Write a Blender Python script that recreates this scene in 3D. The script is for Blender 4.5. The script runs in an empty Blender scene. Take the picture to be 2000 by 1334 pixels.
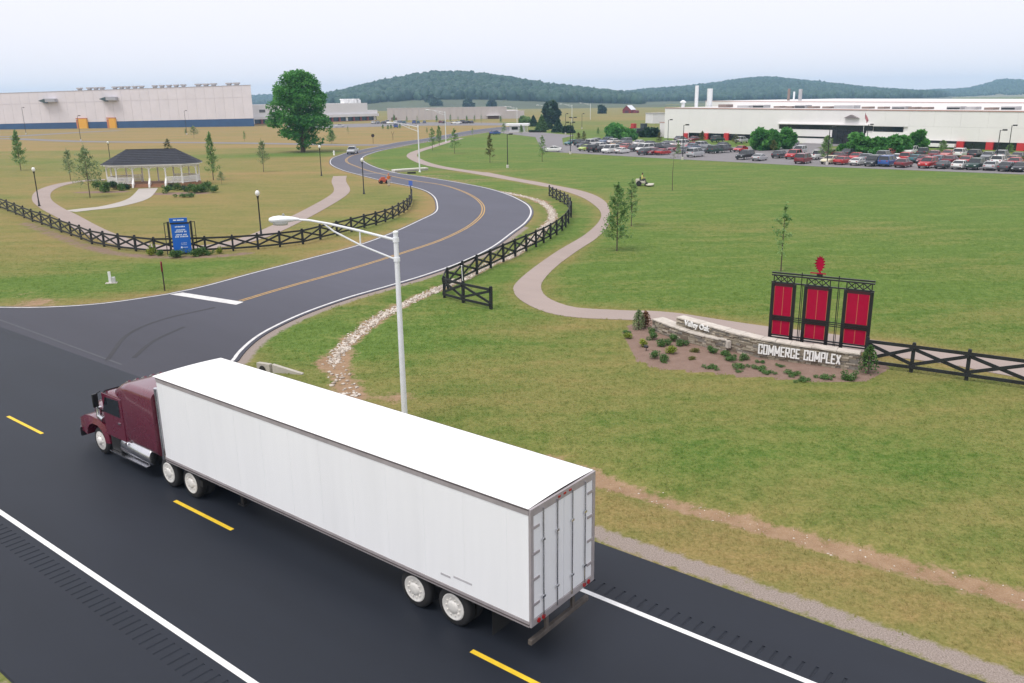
import bpy, bmesh, math, random
import numpy as np
from mathutils import Vector, Matrix, Euler
from mathutils.geometry import tessellate_polygon

R = math.radians
rng = np.random.default_rng(7)
random.seed(7)
scene = bpy.context.scene
COL = scene.collection

# ------------------------------------------------------------------ camera
CAM_F, CAM_PITCH, CAM_ROLL, CAM_H = 1662.8, 0.277396, -0.013454, 11.856   # focal length for a 2000 px wide picture
cF = np.array([0, math.cos(CAM_PITCH), -math.sin(CAM_PITCH)])
_u = np.array([0, math.sin(CAM_PITCH), math.cos(CAM_PITCH)])
_x = np.array([1.0, 0, 0])
cX = math.cos(CAM_ROLL)*_x + math.sin(CAM_ROLL)*_u
cU = -math.sin(CAM_ROLL)*_x + math.cos(CAM_ROLL)*_u
cam_data = bpy.data.cameras.new('camera')
cam = bpy.data.objects.new('camera', cam_data)
COL.objects.link(cam)
cam_data.sensor_fit = 'HORIZONTAL'
cam_data.sensor_width = 36
cam_data.lens = CAM_F/2000*36
cam_data.clip_start = 0.5
cam_data.clip_end = 30000
cam.matrix_world = Matrix(((cX[0], cU[0], -cF[0], 0), (cX[1], cU[1], -cF[1], 0), (cX[2], cU[2], -cF[2], CAM_H), (0, 0, 0, 1)))
scene.camera = cam

# ------------------------------------------------------------------ sky, sun, exposure
SUN_EL, SUN_AZ = R(62), R(228)          # azimuth clockwise from +Y
world = bpy.data.worlds.new('World')
scene.world = world
world.use_nodes = True
wn, wl = world.node_tree.nodes, world.node_tree.links
wn.clear()
w_out = wn.new('ShaderNodeOutputWorld')
w_bg = wn.new('ShaderNodeBackground')
w_sky = wn.new('ShaderNodeTexSky')
w_sky.sky_type = 'NISHITA'
w_sky.sun_disc = False
w_sky.sun_elevation = SUN_EL
w_sky.sun_rotation = SUN_AZ
w_sky.air_density = 1.0
w_sky.dust_density = 4.0
w_sky.ozone_density = 1.0
w_hs = wn.new('ShaderNodeHueSaturation')
w_hs.inputs['Saturation'].default_value = 0.30
w_mix = wn.new('ShaderNodeMixRGB')      # thin high overcast: the veil of cloud evens the sky out
w_mix.inputs['Fac'].default_value = 0.90
w_mix.inputs['Color2'].default_value = (9.15, 9.05, 9.65, 1)
wl.new(w_sky.outputs[0], w_hs.inputs['Color'])
wl.new(w_hs.outputs[0], w_mix.inputs['Color1'])
wl.new(w_mix.outputs[0], w_bg.inputs['Color'])
w_bg.inputs['Strength'].default_value = 0.10
wl.new(w_bg.outputs[0], w_out.inputs['Surface'])
sun_data = bpy.data.lights.new('sun', 'SUN')
sun_data.energy = 1.9
sun_data.angle = R(28)
sun_data.color = (1, 0.965, 0.91)
sun = bpy.data.objects.new('sun', sun_data)
COL.objects.link(sun)
sd = Vector((math.sin(SUN_AZ)*math.cos(SUN_EL), math.cos(SUN_AZ)*math.cos(SUN_EL), math.sin(SUN_EL)))
sun.rotation_euler = sd.to_track_quat('Z', 'Y').to_euler()
vs = scene.view_settings
scene.display_settings.display_device = 'sRGB'
vs.view_transform = 'Standard'
vs.look = 'None'
vs.gamma = 1
vs.exposure = 0.25
vs.use_curve_mapping = False
scene.cycles.volume_bounces = 2
scene.cycles.max_bounces = 6

# ------------------------------------------------------------------ survey helpers: from the photograph to the ground
def ray(px, py):
    return (px-1000)/CAM_F*cX - (py-667)/CAM_F*cU + cF
def G(px, py, z=0.0):                   # ground point seen at a pixel
    d = ray(px, py); t = (CAM_H-z)/-d[2]
    return np.array([d[0]*t, d[1]*t])
def GL(pts, z=0.0):
    return np.array([G(x, y, z) for x, y in pts])
HD = np.array([-0.77869574, 0.62740175]); HN = np.array([-HD[1], HD[0]]); HO = np.array([-0.99465, 16.35141])
H_ANG = math.atan2(HD[1], HD[0])
def HW(u, v):                           # highway frame: u along the lane, v to its left
    return HO + HD*u + HN*v
def smooth(pts, step=1.0):              # Catmull-Rom through 2-D points, about one vertex every `step` metres
    p = np.asarray(pts, float); out = []
    q = np.vstack([2*p[0]-p[1], p, 2*p[-1]-p[-2]])
    for i in range(1, len(q)-2):
        a, b, c, d = q[i-1], q[i], q[i+1], q[i+2]
        n = max(2, int(np.linalg.norm(c-b)/step))
        for t in np.linspace(0, 1, n, endpoint=False):
            out.append(0.5*((2*b)+(-a+c)*t+(2*a-5*b+4*c-d)*t*t+(-a+3*b-3*c+d)*t**3))
    out.append(p[-1])
    return np.array(out)
def offset(p, d):                       # offset a polyline to its left by d
    t = np.gradient(p, axis=0); t /= np.linalg.norm(t, axis=1)[:, None]+1e-9
    return p + np.stack([-t[:, 1], t[:, 0]], 1)*d
def dist_poly(X, Y, p):                 # distance of many points to a polyline
    D = np.full(X.shape, 1e9)
    for a, b in zip(p[:-1], p[1:]):
        e = b-a; L = e@e+1e-12
        t = np.clip(((X-a[0])*e[0]+(Y-a[1])*e[1])/L, 0, 1)
        D = np.minimum(D, np.hypot(X-a[0]-t*e[0], Y-a[1]-t*e[1]))
    return D
def inside(X, Y, poly):
    r = np.zeros(X.shape, bool); n = len(poly)
    for i in range(n):
        x1, y1 = poly[i]; x2, y2 = poly[(i+1) % n]
        if y1 == y2: continue
        r ^= ((y1 > Y) != (y2 > Y)) & (X < (x2-x1)*(Y-y1)/(y2-y1)+x1)
    return r

# ------------------------------------------------------------------ object helpers
def tag(o, label=None, cat=None, group=None, kind=None):
    if label: o['label'] = label
    if cat: o['category'] = cat
    if group: o['group'] = group
    if kind: o['kind'] = kind
    return o
def empty(name, loc=(0, 0, 0), rz=0, label=None, cat=None, group=None):
    o = bpy.data.objects.new(name, None); COL.objects.link(o)
    o.location = tuple(loc) if len(loc) == 3 else (loc[0], loc[1], 0)
    o.rotation_euler = (0, 0, rz); o.empty_display_size = 0.3
    return tag(o, label, cat, group)
def obj(name, me, parent=None, loc=None, rot=None, scale=None):
    o = bpy.data.objects.new(name, me); COL.objects.link(o)
    if parent: o.parent = parent
    if loc is not None: o.location = loc
    if rot is not None: o.rotation_euler = rot
    if scale is not None: o.scale = scale
    return o
def np_mesh(name, V, F, mat, smooth_=False, attrs=None):
    me = bpy.data.meshes.new(name)
    V = np.ascontiguousarray(V, np.float32); F = np.ascontiguousarray(F, np.int32)
    k = F.shape[1]
    me.vertices.add(len(V)); me.vertices.foreach_set('co', V.ravel())
    me.loops.add(F.size); me.loops.foreach_set('vertex_index', F.ravel())
    me.polygons.add(len(F)); me.polygons.foreach_set('loop_start', np.arange(0, F.size, k, dtype=np.int32))
    me.update(calc_edges=True)
    if smooth_: me.polygons.foreach_set('use_smooth', np.ones(len(F), bool))
    for kk, a in (attrs or {}).items():
        at = me.attributes.new(kk, 'FLOAT', 'POINT'); at.data.foreach_set('value', np.ascontiguousarray(a, np.float32))
    for m in (mat if isinstance(mat, (list, tuple)) else [mat]): me.materials.append(m)
    return me
class MB:
    def __init__(s): s.v = []; s.f = []; s.m = []; s.cm = 0
    def add(s, vs_, fs):
        b = len(s.v); s.v += [tuple(map(float, q)) for q in vs_]
        for f in fs: s.f.append([i+b for i in f]); s.m.append(s.cm)
        return s
    def box(s, c, d, rz=0, taper=1.0):
        x, y, z = d[0]/2, d[1]/2, d[2]/2; cs, sn = math.cos(rz), math.sin(rz); vs_ = []
        for sz in (-1, 1):
            k = taper if sz > 0 else 1
            for sx, sy in ((-1, -1), (1, -1), (1, 1), (-1, 1)):
                a, b = sx*x*k, sy*y*k
                vs_.append((c[0]+a*cs-b*sn, c[1]+a*sn+b*cs, c[2]+sz*z))
        return s.add(vs_, [(3, 2, 1, 0), (4, 5, 6, 7), (0, 1, 5, 4), (1, 2, 6, 5), (2, 3, 7, 6), (3, 0, 4, 7)])
    def bb(s, x0, x1, y0, y1, z0, z1):
        return s.box(((x0+x1)/2, (y0+y1)/2, (z0+z1)/2), (abs(x1-x0), abs(y1-y0), abs(z1-z0)))
    def beam(s, a, b, w, h):
        a, b = Vector(a), Vector(b); d = (b-a).normalized()
        up = Vector((0, 0, 1)) if abs(d.z) < 0.95 else Vector((1, 0, 0))
        r = d.cross(up).normalized()*w/2; u = r.cross(d).normalized()*h/2
        return s.add([a-r-u, a+r-u, a+r+u, a-r+u, b-r-u, b+r-u, b+r+u, b-r+u],
                     [(0, 1, 2, 3), (7, 6, 5, 4), (0, 4, 5, 1), (1, 5, 6, 2), (2, 6, 7, 3), (3, 7, 4, 0)])
    def tube(s, pts, r, n=8, cap=True):
        pts = [Vector(p) for p in pts]; rs = r if isinstance(r, (list, tuple)) else [r]*len(pts)
        vs_, fs = [], []; prev = None
        for i, p in enumerate(pts):
            d = (pts[min(i+1, len(pts)-1)]-pts[max(i-1, 0)]).normalized()
            if prev is None:
                up = Vector((0, 0, 1)) if abs(d.z) < 0.9 else Vector((1, 0, 0)); x = d.cross(up).normalized()
            else: x = (prev-d*prev.dot(d)).normalized()
            prev = x; y = d.cross(x)
            for k in range(n):
                a = 2*math.pi*k/n; vs_.append(p+(x*math.cos(a)+y*math.sin(a))*rs[i])
        for i in range(len(pts)-1):
            for k in range(n):
                k2 = (k+1) % n; fs.append((i*n+k, i*n+k2, (i+1)*n+k2, (i+1)*n+k))
        if cap: fs.append(tuple(range(n))[::-1]); fs.append(tuple((len(pts)-1)*n+k for k in range(n)))
        return s.add(vs_, fs)
    def lathe(s, prof, n=16, c=(0, 0, 0), axis='z'):
        vs_, fs = [], []
        for r, h in prof:
            for k in range(n):
                a = 2*math.pi*k/n; x, y, z = r*math.cos(a), r*math.sin(a), h
                if axis == 'y': x, y, z = x, h, y
                if axis == 'x': x, y, z = h, x, y
                vs_.append((c[0]+x, c[1]+y, c[2]+z))
        for i in range(len(prof)-1):
            for k in range(n):
                k2 = (k+1) % n; fs.append((i*n+k, i*n+k2, (i+1)*n+k2, (i+1)*n+k))
        fs.append(tuple(range(n))[::-1]); fs.append(tuple((len(prof)-1)*n+k for k in range(n)))
        return s.add(vs_, fs)
    def loft(s, secs, cap=True):
        n = len(secs[0]); vs_ = [p for q in secs for p in q]; fs = []
        for i in range(len(secs)-1):
            for k in range(n):
                k2 = (k+1) % n; fs.append((i*n+k, i*n+k2, (i+1)*n+k2, (i+1)*n+k))
        if cap: fs.append(tuple(range(n))[::-1]); fs.append(tuple((len(secs)-1)*n+k for k in range(n)))
        return s.add(vs_, fs)
    def plate(s, poly, z0, z1):           # extruded plan polygon
        p = [(q[0], q[1]) for q in poly]; n = len(p)
        A = sum(p[i][0]*p[(i+1) % n][1]-p[(i+1) % n][0]*p[i][1] for i in range(n))
        if A < 0: p = p[::-1]
        tri = tessellate_polygon([[Vector((a, b, 0)) for a, b in p]])
        def up(t):
            a, b, c = (p[i] for i in t)
            return t if (b[0]-a[0])*(c[1]-a[1])-(b[1]-a[1])*(c[0]-a[0]) > 0 else t[::-1]
        s.add([(a, b, z1) for a, b in p], [up(t) for t in tri])
        vs_ = [(a, b, z0) for a, b in p]+[(a, b, z1) for a, b in p]
        return s.add(vs_, [(i, (i+1) % n, n+(i+1) % n, n+i) for i in range(n)])
    def ribbon(s, p, w, z, close_ends=False):
        a, b = offset(p, w/2), offset(p, -w/2); n = len(p)
        zz = z if hasattr(z, '__len__') else [z]*n
        return s.add([(*a[i], zz[i]) for i in range(n)]+[(*b[i], zz[i]) for i in range(n)],
                     [(n+i, n+i+1, i+1, i) for i in range(n-1)])
    def mesh(s, name, mat, smooth_=False):
        me = bpy.data.meshes.new(name); me.from_pydata(s.v, [], s.f)
        for m in (mat if isinstance(mat, (list, tuple)) else [mat]): me.materials.append(m)
        if s.cm or any(s.m): me.polygons.foreach_set('material_index', s.m)
        me.validate()
        if smooth_:
            me.polygons.foreach_set('use_smooth', [True]*len(me.polygons))
            try: me.set_sharp_from_angle(angle=R(38))
            except Exception: pass
        me.update()
        return me
    def build(s, name, mat, parent=None, smooth_=False, bevel=0, loc=None, rot=None):
        o = obj(name, s.mesh(name, mat, smooth_), parent, loc, rot)
        if bevel:
            b = o.modifiers.new('bevel', 'BEVEL'); b.width = bevel; b.segments = 2; b.limit_method = 'ANGLE'; b.angle_limit = R(40)
        return o
def copy_tree(o, parent=None):
    c = o.copy(); COL.objects.link(c); c.parent = parent
    for ch in list(o.children): copy_tree(ch, c)
    return c

# ------------------------------------------------------------------ materials
def M(name, col, rough=0.6, metal=0.0, spec=0.5, var=0.0, scale=1.5, bump=0.0, bscale=25.0, coat=0.0, stretch=None, streak=0.0):
    m = bpy.data.materials.new(name); m.use_nodes = True
    nt = m.node_tree; b = nt.nodes['Principled BSDF']
    b.inputs['Base Color'].default_value = (*col, 1); b.inputs['Roughness'].default_value = rough
    b.inputs['Metallic'].default_value = metal; b.inputs['Specular IOR Level'].default_value = spec
    if coat: b.inputs['Coat Weight'].default_value = coat; b.inputs['Coat Roughness'].default_value = 0.08
    if var or bump:
        tc = nt.nodes.new('ShaderNodeTexCoord'); mp = nt.nodes.new('ShaderNodeMapping')
        nt.links.new(tc.outputs['Object'], mp.inputs['Vector'])
        if stretch: mp.inputs['Scale'].default_value = stretch
    if var:
        n = nt.nodes.new('ShaderNodeTexNoise'); n.inputs['Scale'].default_value = scale; n.inputs['Detail'].default_value = 6; n.inputs['Roughness'].default_value = 0.65
        nt.links.new(mp.outputs[0], n.inputs['Vector'])
        r = nt.nodes.new('ShaderNodeMapRange'); r.inputs['From Min'].default_value = 0.3; r.inputs['From Max'].default_value = 0.7
        r.inputs['To Min'].default_value = 1-var; r.inputs['To Max'].default_value = 1+var
        nt.links.new(n.outputs['Fac'], r.inputs['Value'])
        v = nt.nodes.new('ShaderNodeVectorMath'); v.operation = 'SCALE'; v.inputs[0].default_value = col
        nt.links.new(r.outputs[0], v.inputs['Scale']); nt.links.new(v.outputs[0], b.inputs['Base Color'])
        r2 = nt.nodes.new('ShaderNodeMapRange'); r2.inputs['To Min'].default_value = max(0.02, rough-0.12); r2.inputs['To Max'].default_value = min(1, rough+0.12)
        nt.links.new(n.outputs['Fac'], r2.inputs['Value']); nt.links.new(r2.outputs[0], b.inputs['Roughness'])
    if bump:
        n2 = nt.nodes.new('ShaderNodeTexNoise'); n2.inputs['Scale'].default_value = bscale; n2.inputs['Detail'].default_value = 4
        nt.links.new(mp.outputs[0], n2.inputs['Vector'])
        bp = nt.nodes.new('ShaderNodeBump'); bp.inputs['Strength'].default_value = bump; bp.inputs['Distance'].default_value = 0.05
        nt.links.new(n2.outputs['Fac'], bp.inputs['Height']); nt.links.new(bp.outputs[0], b.inputs['Normal'])
    return m
def leaf_mat(name, c1, c2, trans=0.25):
    m = bpy.data.materials.new(name); m.use_nodes = True
    nt = m.node_tree; b = nt.nodes['Principled BSDF']; b.inputs['Roughness'].default_value = 0.55; b.inputs['Specular IOR Level'].default_value = 0.3
    a = nt.nodes.new('ShaderNodeAttribute'); a.attribute_name = 'tint'
    mx = nt.nodes.new('ShaderNodeMixRGB'); mx.inputs['Color1'].default_value = (*c1, 1); mx.inputs['Color2'].default_value = (*c2, 1)
    nt.links.new(a.outputs['Fac'], mx.inputs['Fac']); nt.links.new(mx.outputs[0], b.inputs['Base Color'])
    t = nt.nodes.new('ShaderNodeBsdfTranslucent'); nt.links.new(mx.outputs[0], t.inputs['Color'])
    ms = nt.nodes.new('ShaderNodeMixShader'); ms.inputs[0].default_value = trans
    o = nt.nodes['Material Output']
    nt.links.new(b.outputs[0], ms.inputs[1]); nt.links.new(t.outputs[0], ms.inputs[2]); nt.links.new(ms.outputs[0], o.inputs['Surface'])
    return m
black_paint = M('black_fence_paint', (0.012, 0.014, 0.016), 0.55, var=0.35, scale=3)
black_metal = M('black_metal', (0.012, 0.013, 0.014), 0.4, var=0.2)
white_paint = M('white_paint', (0.80, 0.80, 0.79), 0.5, var=0.06, scale=2)
white_metal = M('white_pole_metal', (0.74, 0.76, 0.78), 0.42, var=0.06, scale=2)
concrete = M('concrete', (0.42, 0.39, 0.34), 0.85, var=0.18, scale=1.2, bump=0.3, bscale=12)
pale_concrete = M('pale_concrete', (0.55, 0.52, 0.47), 0.85, var=0.12, scale=1.2)
dark_glass = M('dark_glass', (0.012, 0.016, 0.02), 0.08, spec=0.8)
bark = M('bark', (0.10, 0.075, 0.055), 0.9, var=0.3, scale=6, bump=0.6, bscale=18)
rubber = M('tyre_rubber', (0.018, 0.018, 0.019), 0.8, var=0.2, scale=4)
chrome = M('polished_metal', (0.72, 0.72, 0.74), 0.22, metal=1.0, var=0.08)
alloy = M('wheel_alloy', (0.78, 0.76, 0.72), 0.38, metal=0.2, var=0.10, scale=6)
# ================================================================== the lie of the land (surveyed polylines)
road_left = smooth(GL([(-60,601),(0,601.5),(60,602),(120,600),(180,596),(240,589),(320,577),(340,573),(400,560),(500,533),(600,507),(700,480),(770,454),(820,431),(850.7,415),(854,400),(848,385),(830.6,373),(800,364),(763,356.6),(725.5,348),(695,340),(670,333),(650,324),(645,316.5),(650,309),(665,303),(680,298),(700.5,294),(725.5,289),(750.5,284),(775.6,278.5),(825.6,271.5),(875.7,262.7),(930,253.5),(985,247.5)]), 0.7)
road_right = smooth(GL([(455,705),(470,686),(500,660),(540,637),(600,610),(680,582),(760,559),(830,538),(900,513),(960,484),(1000,455),(1025,436),(1036.6,418),(1033,404),(1018,393),(990,380),(950,368),(900,358),(850,349.5),(812,344),(780,339.5),(760,335),(735.5,328),(715.5,319),(706.7,311.5),(711.7,305),(728,299),(750,293),(800,283),(850,275),(900,266.5),(960,257.5),(1020,250.5)]), 0.7)
road_mid = smooth(GL([(470,589),(560,562),(680,528),(780,497),(860,470),(912,445),(938,424),(944,410),(940,398),(925,385),(900,373),(862.6,361.6),(807.5,353),(750.5,341.6),(720,334),(695,325),(679,318),(676.7,311.5),(685,305.5),(700,301),(750,290),(825,277.5),(900,264.5),(1000,249)]), 0.7)
pave_left = offset(road_left, 0.22); pave_right = offset(road_right, -0.28)
_dmin = dist_poly(HW(14.5,-5.2)[0]*np.ones(1), HW(14.5,-5.2)[1]*np.ones(1), pave_right)
corner_in = smooth(np.array([HW(13.0,-5.6), HW(16.5,-5.75), HW(20.3,-6.9), HW(22.3,-8.2), pave_right[0]]), 0.5)[:-1]
side_road_poly = np.vstack([[HW(60,-2.5)], [HW(56,-5.2)], pave_left[pave_left[:,1]>0], pave_right[::-1], corner_in[::-1], [HW(13,-2.5)]])
SR_Z, HW_Z = 0.046, 0.050
path_out = GL([(2100,757),(2000,740),(1910,723.5),(1852,712),(1712,693),(1600,676),(1490,657),(1400,641),(1330,630),(1238,625.5),(1165.5,623),(1103,618),(1053,605.5),(1015,585),(1003,568),(1008,553),(1040,525),(1090,490),(1140.5,460),(1168,435),(1174,417.6),(1163,402.6),(1140.5,387.6),(1115,377.6),(1090,370),(1053,362.6),(990,351),(940,342),(897.6,334.5)])
path_in = GL([(2100,724),(2000,708),(1892,692),(1780,675),(1692,663),(1600,650),(1493,637.5),(1400,624),(1322,612),(1265,607.5),(1240.6,607.5),(1190.5,605.5),(1128,601.7),(1090,591.7),(1065,578),(1056.6,560),(1065,543),(1090,518),(1128,490),(1165.5,465),(1188,440),(1190.5,412.6),(1183,395),(1160.5,381),(1128,371),(1090,363.5),(1053,356),(1015,349.5),(952.7,337)])
path_poly = np.vstack([smooth(path_out, 0.7), smooth(path_in, 0.7)[::-1]])
path_far = smooth(GL([(932,337.5),(897,332.5),(860,326.5),(830,319),(810,310),(804.5,303),(815,296),(845,286.5),(872,278),(900,270)]), 1.0)
path_loop = smooth(GL([(206,351),(175,352.5),(137,357),(104,365),(84,376),(82,391),(101,407),(130,422),(165,442),(200,459),(240,473),(300,484),(370,485),(440,478),(500,463),(560,437),(622,405),(660,382),(668,370),(662,355),(664,344)]), 0.8)
path_gaz = smooth(GL([(136,413),(170,409),(210,404.5),(250,395.5),(272,387),(283,377),(290,368)]), 0.6)
riprap_line = smooth(GL([(648,705),(665,682),(690,656),(720,631),(750,611),(790,590),(830,572),(868,556),(905,541),(960,512),(1000,497),(1035,470),(1062,443),(1079,424),(1073,405),(1048,389),(1000,377),(950,369.5)]), 0.6)
wash_line = smooth(GL([(690,775),(672,745),(655,718),(648,705)]), 0.5)
ditch_line = smooth(GL([(1060,885),(1160,928),(1250,955),(1350,985),(1450,1010),(1550,1036),(1650,1066),(1750,1092),(1850,1118),(2000,1160),(2200,1225)]), 0.6)
bed_sign = smooth(GL([(1215,655),(1232,690),(1262,712),(1300,722),(1380,728),(1450,735),(1530,741),(1600,746),(1660,748),(1700,742),(1735,722),(1700,700),(1600,690),(1480,672),(1380,650),(1290,628),(1250,628),(1225,640),(1215,655)]), 0.5)
bed_fence = GL([(50,436),(100,456),(160,479),(220,495),(300,502),(360,503),(430,500),(480,495)])
access_road = smooth(GL([(-200,274),(0,271),(80,273.5),(160,276.5),(300,278),(420,279),(560,281),(660,283),(752,283.5)]), 4)
access_road2 = smooth(GL([(-200,266),(0,267),(90,262.5),(160,258.5),(235,255)]), 5)
office_lot = GL([(560,252),(700,248.5),(800,245.5),(985,245),(1010,241),(880,238.5),(760,240),(650,243),(560,246)])
lot_poly = GL([(1062,296),(1130,300),(1330,311.5),(1450,317.5),(1600,325.5),(2000,341),(2250,352),(2250,331),(2000,322),(1800,314),(1690,300),(1640,291),(1560,287),(1480,290),(1395,286),(1290,279),(1180,273.5),(1125,271),(1130,280),(1100,283),(1098,270),(1122,264.5),(1060,259),(1012,258.5),(985,251),(960,255.5),(985,261),(1018,264.5),(1046,268),(1050,277)])
drive_poly = GL([(1310,303),(1392,313),(1500,300),(1560,291),(1640,285),(1690,279),(1680,277),(1600,277),(1520,284),(1440,287),(1380,294)])

# ------------------------------------------------------------------ ground sheet
def axis_lines(segs):
    out = []
    for a, b, s in segs: out += list(np.arange(a, b, s))
    return np.array(out+[segs[-1][1]])
gx = axis_lines([(-3500,-1000,250),(-1000,-400,40),(-400,-70,6),(-70,-36,1.2),(-36,30,0.4),(30,75,1.2),(75,400,6),(400,1000,40),(1000,3500,250)])
gy = axis_lines([(-55,-20,5),(-20,8,4),(8,66,0.4),(66,130,0.8),(130,330,3),(330,900,10),(900,1600,60),(1600,4500,290)])
GX, GY = np.meshgrid(gx, gy)
X, Y = GX.ravel(), GY.ravel()
def fields(X, Y):
    """what grows where: dryness of the lawn, bare dirt, gravel and mulch, each 0..1"""
    near = (np.abs(X) < 90) & (Y > 5) & (Y < 340)
    def dp(line, cut=1e9):
        D = np.full(X.shape, 99.0); D[near] = dist_poly(X[near], Y[near], line); return D
    dr = np.minimum(dp(road_left[::3]), dp(road_right[::3]))
    U = (X-HO[0])*HD[0]+(Y-HO[1])*HD[1]; V = (X-HO[0])*HN[0]+(Y-HO[1])*HN[1]
    # side of the access road: left of it is dry parkland, right of it the watered lawn
    left = inside(X, Y, np.vstack([road_mid, [[-40, 900], [-2000, 900], [-2000, 45]], [HW(60,-6)]]))
    dry = np.where(left, 0.68, 0.04)
    t = np.clip((Y-52)/18, 0, 1); dry = np.where(left, 0.24+0.36*t, dry)
    dry = np.where(left & (Y > 235), 0.92, dry)
    dry = np.where(~left & (Y < 60), 0.04+0.38*np.clip((52-Y)/14, 0, 1), dry)
    dry = np.where(~left & (Y > 330), 0.36, dry)
    dry = np.where((Y > 470) & (X < 120), 0.72, dry)
    dry = np.where((Y > 560) & (Y < 1500) & (X < 170), 0.62, dry)
    for px, py, rx, ry, w in [(60,318,22,9,-.45),(120,335,26,8,-.25),(330,400,12,5,.2),(600,300,20,10,-.5),(480,306,22,5,-.35),(520,338,16,3,.45),(760,316,10,10,-.2),(250,345,14,6,.15),
                              (90,560,8,3,-.45),(250,545,6,3,-.35),(420,515,9,3,-.35),(200,585,9,1.5,.35),(600,470,8,2.5,.15),(760,430,8,5,-.3),(700,400,6,6,-.25),
                              (560,660,8,5,-.35),(880,650,9,5,-.15),(860,560,5,3,-.2),(1080,640,6,1.6,.35),(1160,395,7,2,.3),(1330,900,7,3,-.18),(1700,880,8,3,-.1),(900,335,12,4,.4),(870,300,10,5,.35),(1400,1010,3,1,.1),(1500,700,7,1.5,.15),
                              (1040,375,5,8,.25),(990,430,3,8,.35),(960,510,8,1.2,.35)]:
        c = G(px, py); dry = dry+w*np.exp(-((X-c[0])/rx)**2-((Y-c[1])/ry)**2)
    dpath = np.minimum(np.minimum(dp(path_in[::1]), dp(path_out)), dp(path_loop[::3]))
    dry += 0.38*np.exp(-(dpath/0.9)**2)+0.42*np.exp(-(dr/1.6)**2)+0.25*np.exp(-((V+8)/1.6)**2)*(V > -14)*(U < 16)
    dirt = 0.98*np.exp(-(dp(ditch_line)/np.interp(X, [2, 16], [0.42, 0.72]))**2)+0.9*np.exp(-(dp(riprap_line[::2])/0.75)**2)+0.95*np.exp(-(dp(wash_line)/0.8)**2)+0.55*np.exp(-(dr/0.75)**2)
    for px, py, r, w in [(75,590,1.6,.75),(45,575,1.2,.5),(300,584,1.2,.5),(780,775,.9,.8),(700,690,.8,.3),(930,352,5,.55),(860,343,4,.6),(1060,392,2,.4),(660,480,2.2,.4),(1150,920,.8,.5)]:
        c = G(px, py); dirt = dirt+w*np.exp(-((X-c[0])**2+(Y-c[1])**2)/r**2)
    for q in SAPLING_SPOTS: dirt = dirt+0.6*np.exp(-((X-q[0])**2+(Y-q[1])**2)/0.5**2)
    gravel = np.clip(1.25-np.abs(V+6.25)/0.50, 0, 1)*(U < 19)+np.clip(1.3-np.abs(V-7.6)/0.9, 0, 1)
    gp = smooth(np.vstack([corner_in[:, :], pave_right[:60]]), 0.6)
    gravel += np.clip(1.2-dp(gp[::2])/0.85, 0, 1)*0.95
    mulch = np.zeros(X.shape); mulch[near] = inside(X[near], Y[near], bed_sign)*1.0
    db = dp(bed_fence); mulch += np.clip(1.25-db/1.5, 0, 1)*0.62
    for px, py, rx, ry in [(200,375,5.2,2.0),(345,378,6.2,2.2)]:
        c = G(px, py); mulch += np.clip(1.6-1.4*np.sqrt(((X-c[0])/rx)**2+((Y-c[1])/ry)**2), 0, 1)
    return np.clip(dry, 0, 1), np.clip(dirt, 0, 1), np.clip(gravel, 0, 1), np.clip(mulch, 0, 1)
def ground_z(X, Y):
    near = (np.abs(X) < 90) & (Y > 5) & (Y < 200)
    Z = np.zeros(X.shape)
    x, y = X[near], Y[near]
    d1 = dist_poly(x, y, ditch_line[::2]); d2 = dist_poly(x, y, riprap_line[::2])
    z = -0.22*np.exp(-(d1/0.9)**2)-0.16*np.exp(-(d2/0.9)**2)
    Z[near] = z
    return Z
SAPLING_SPOTS = [G(1205,490), G(1233,442), G(1525,527), G(1313,372)]
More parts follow.
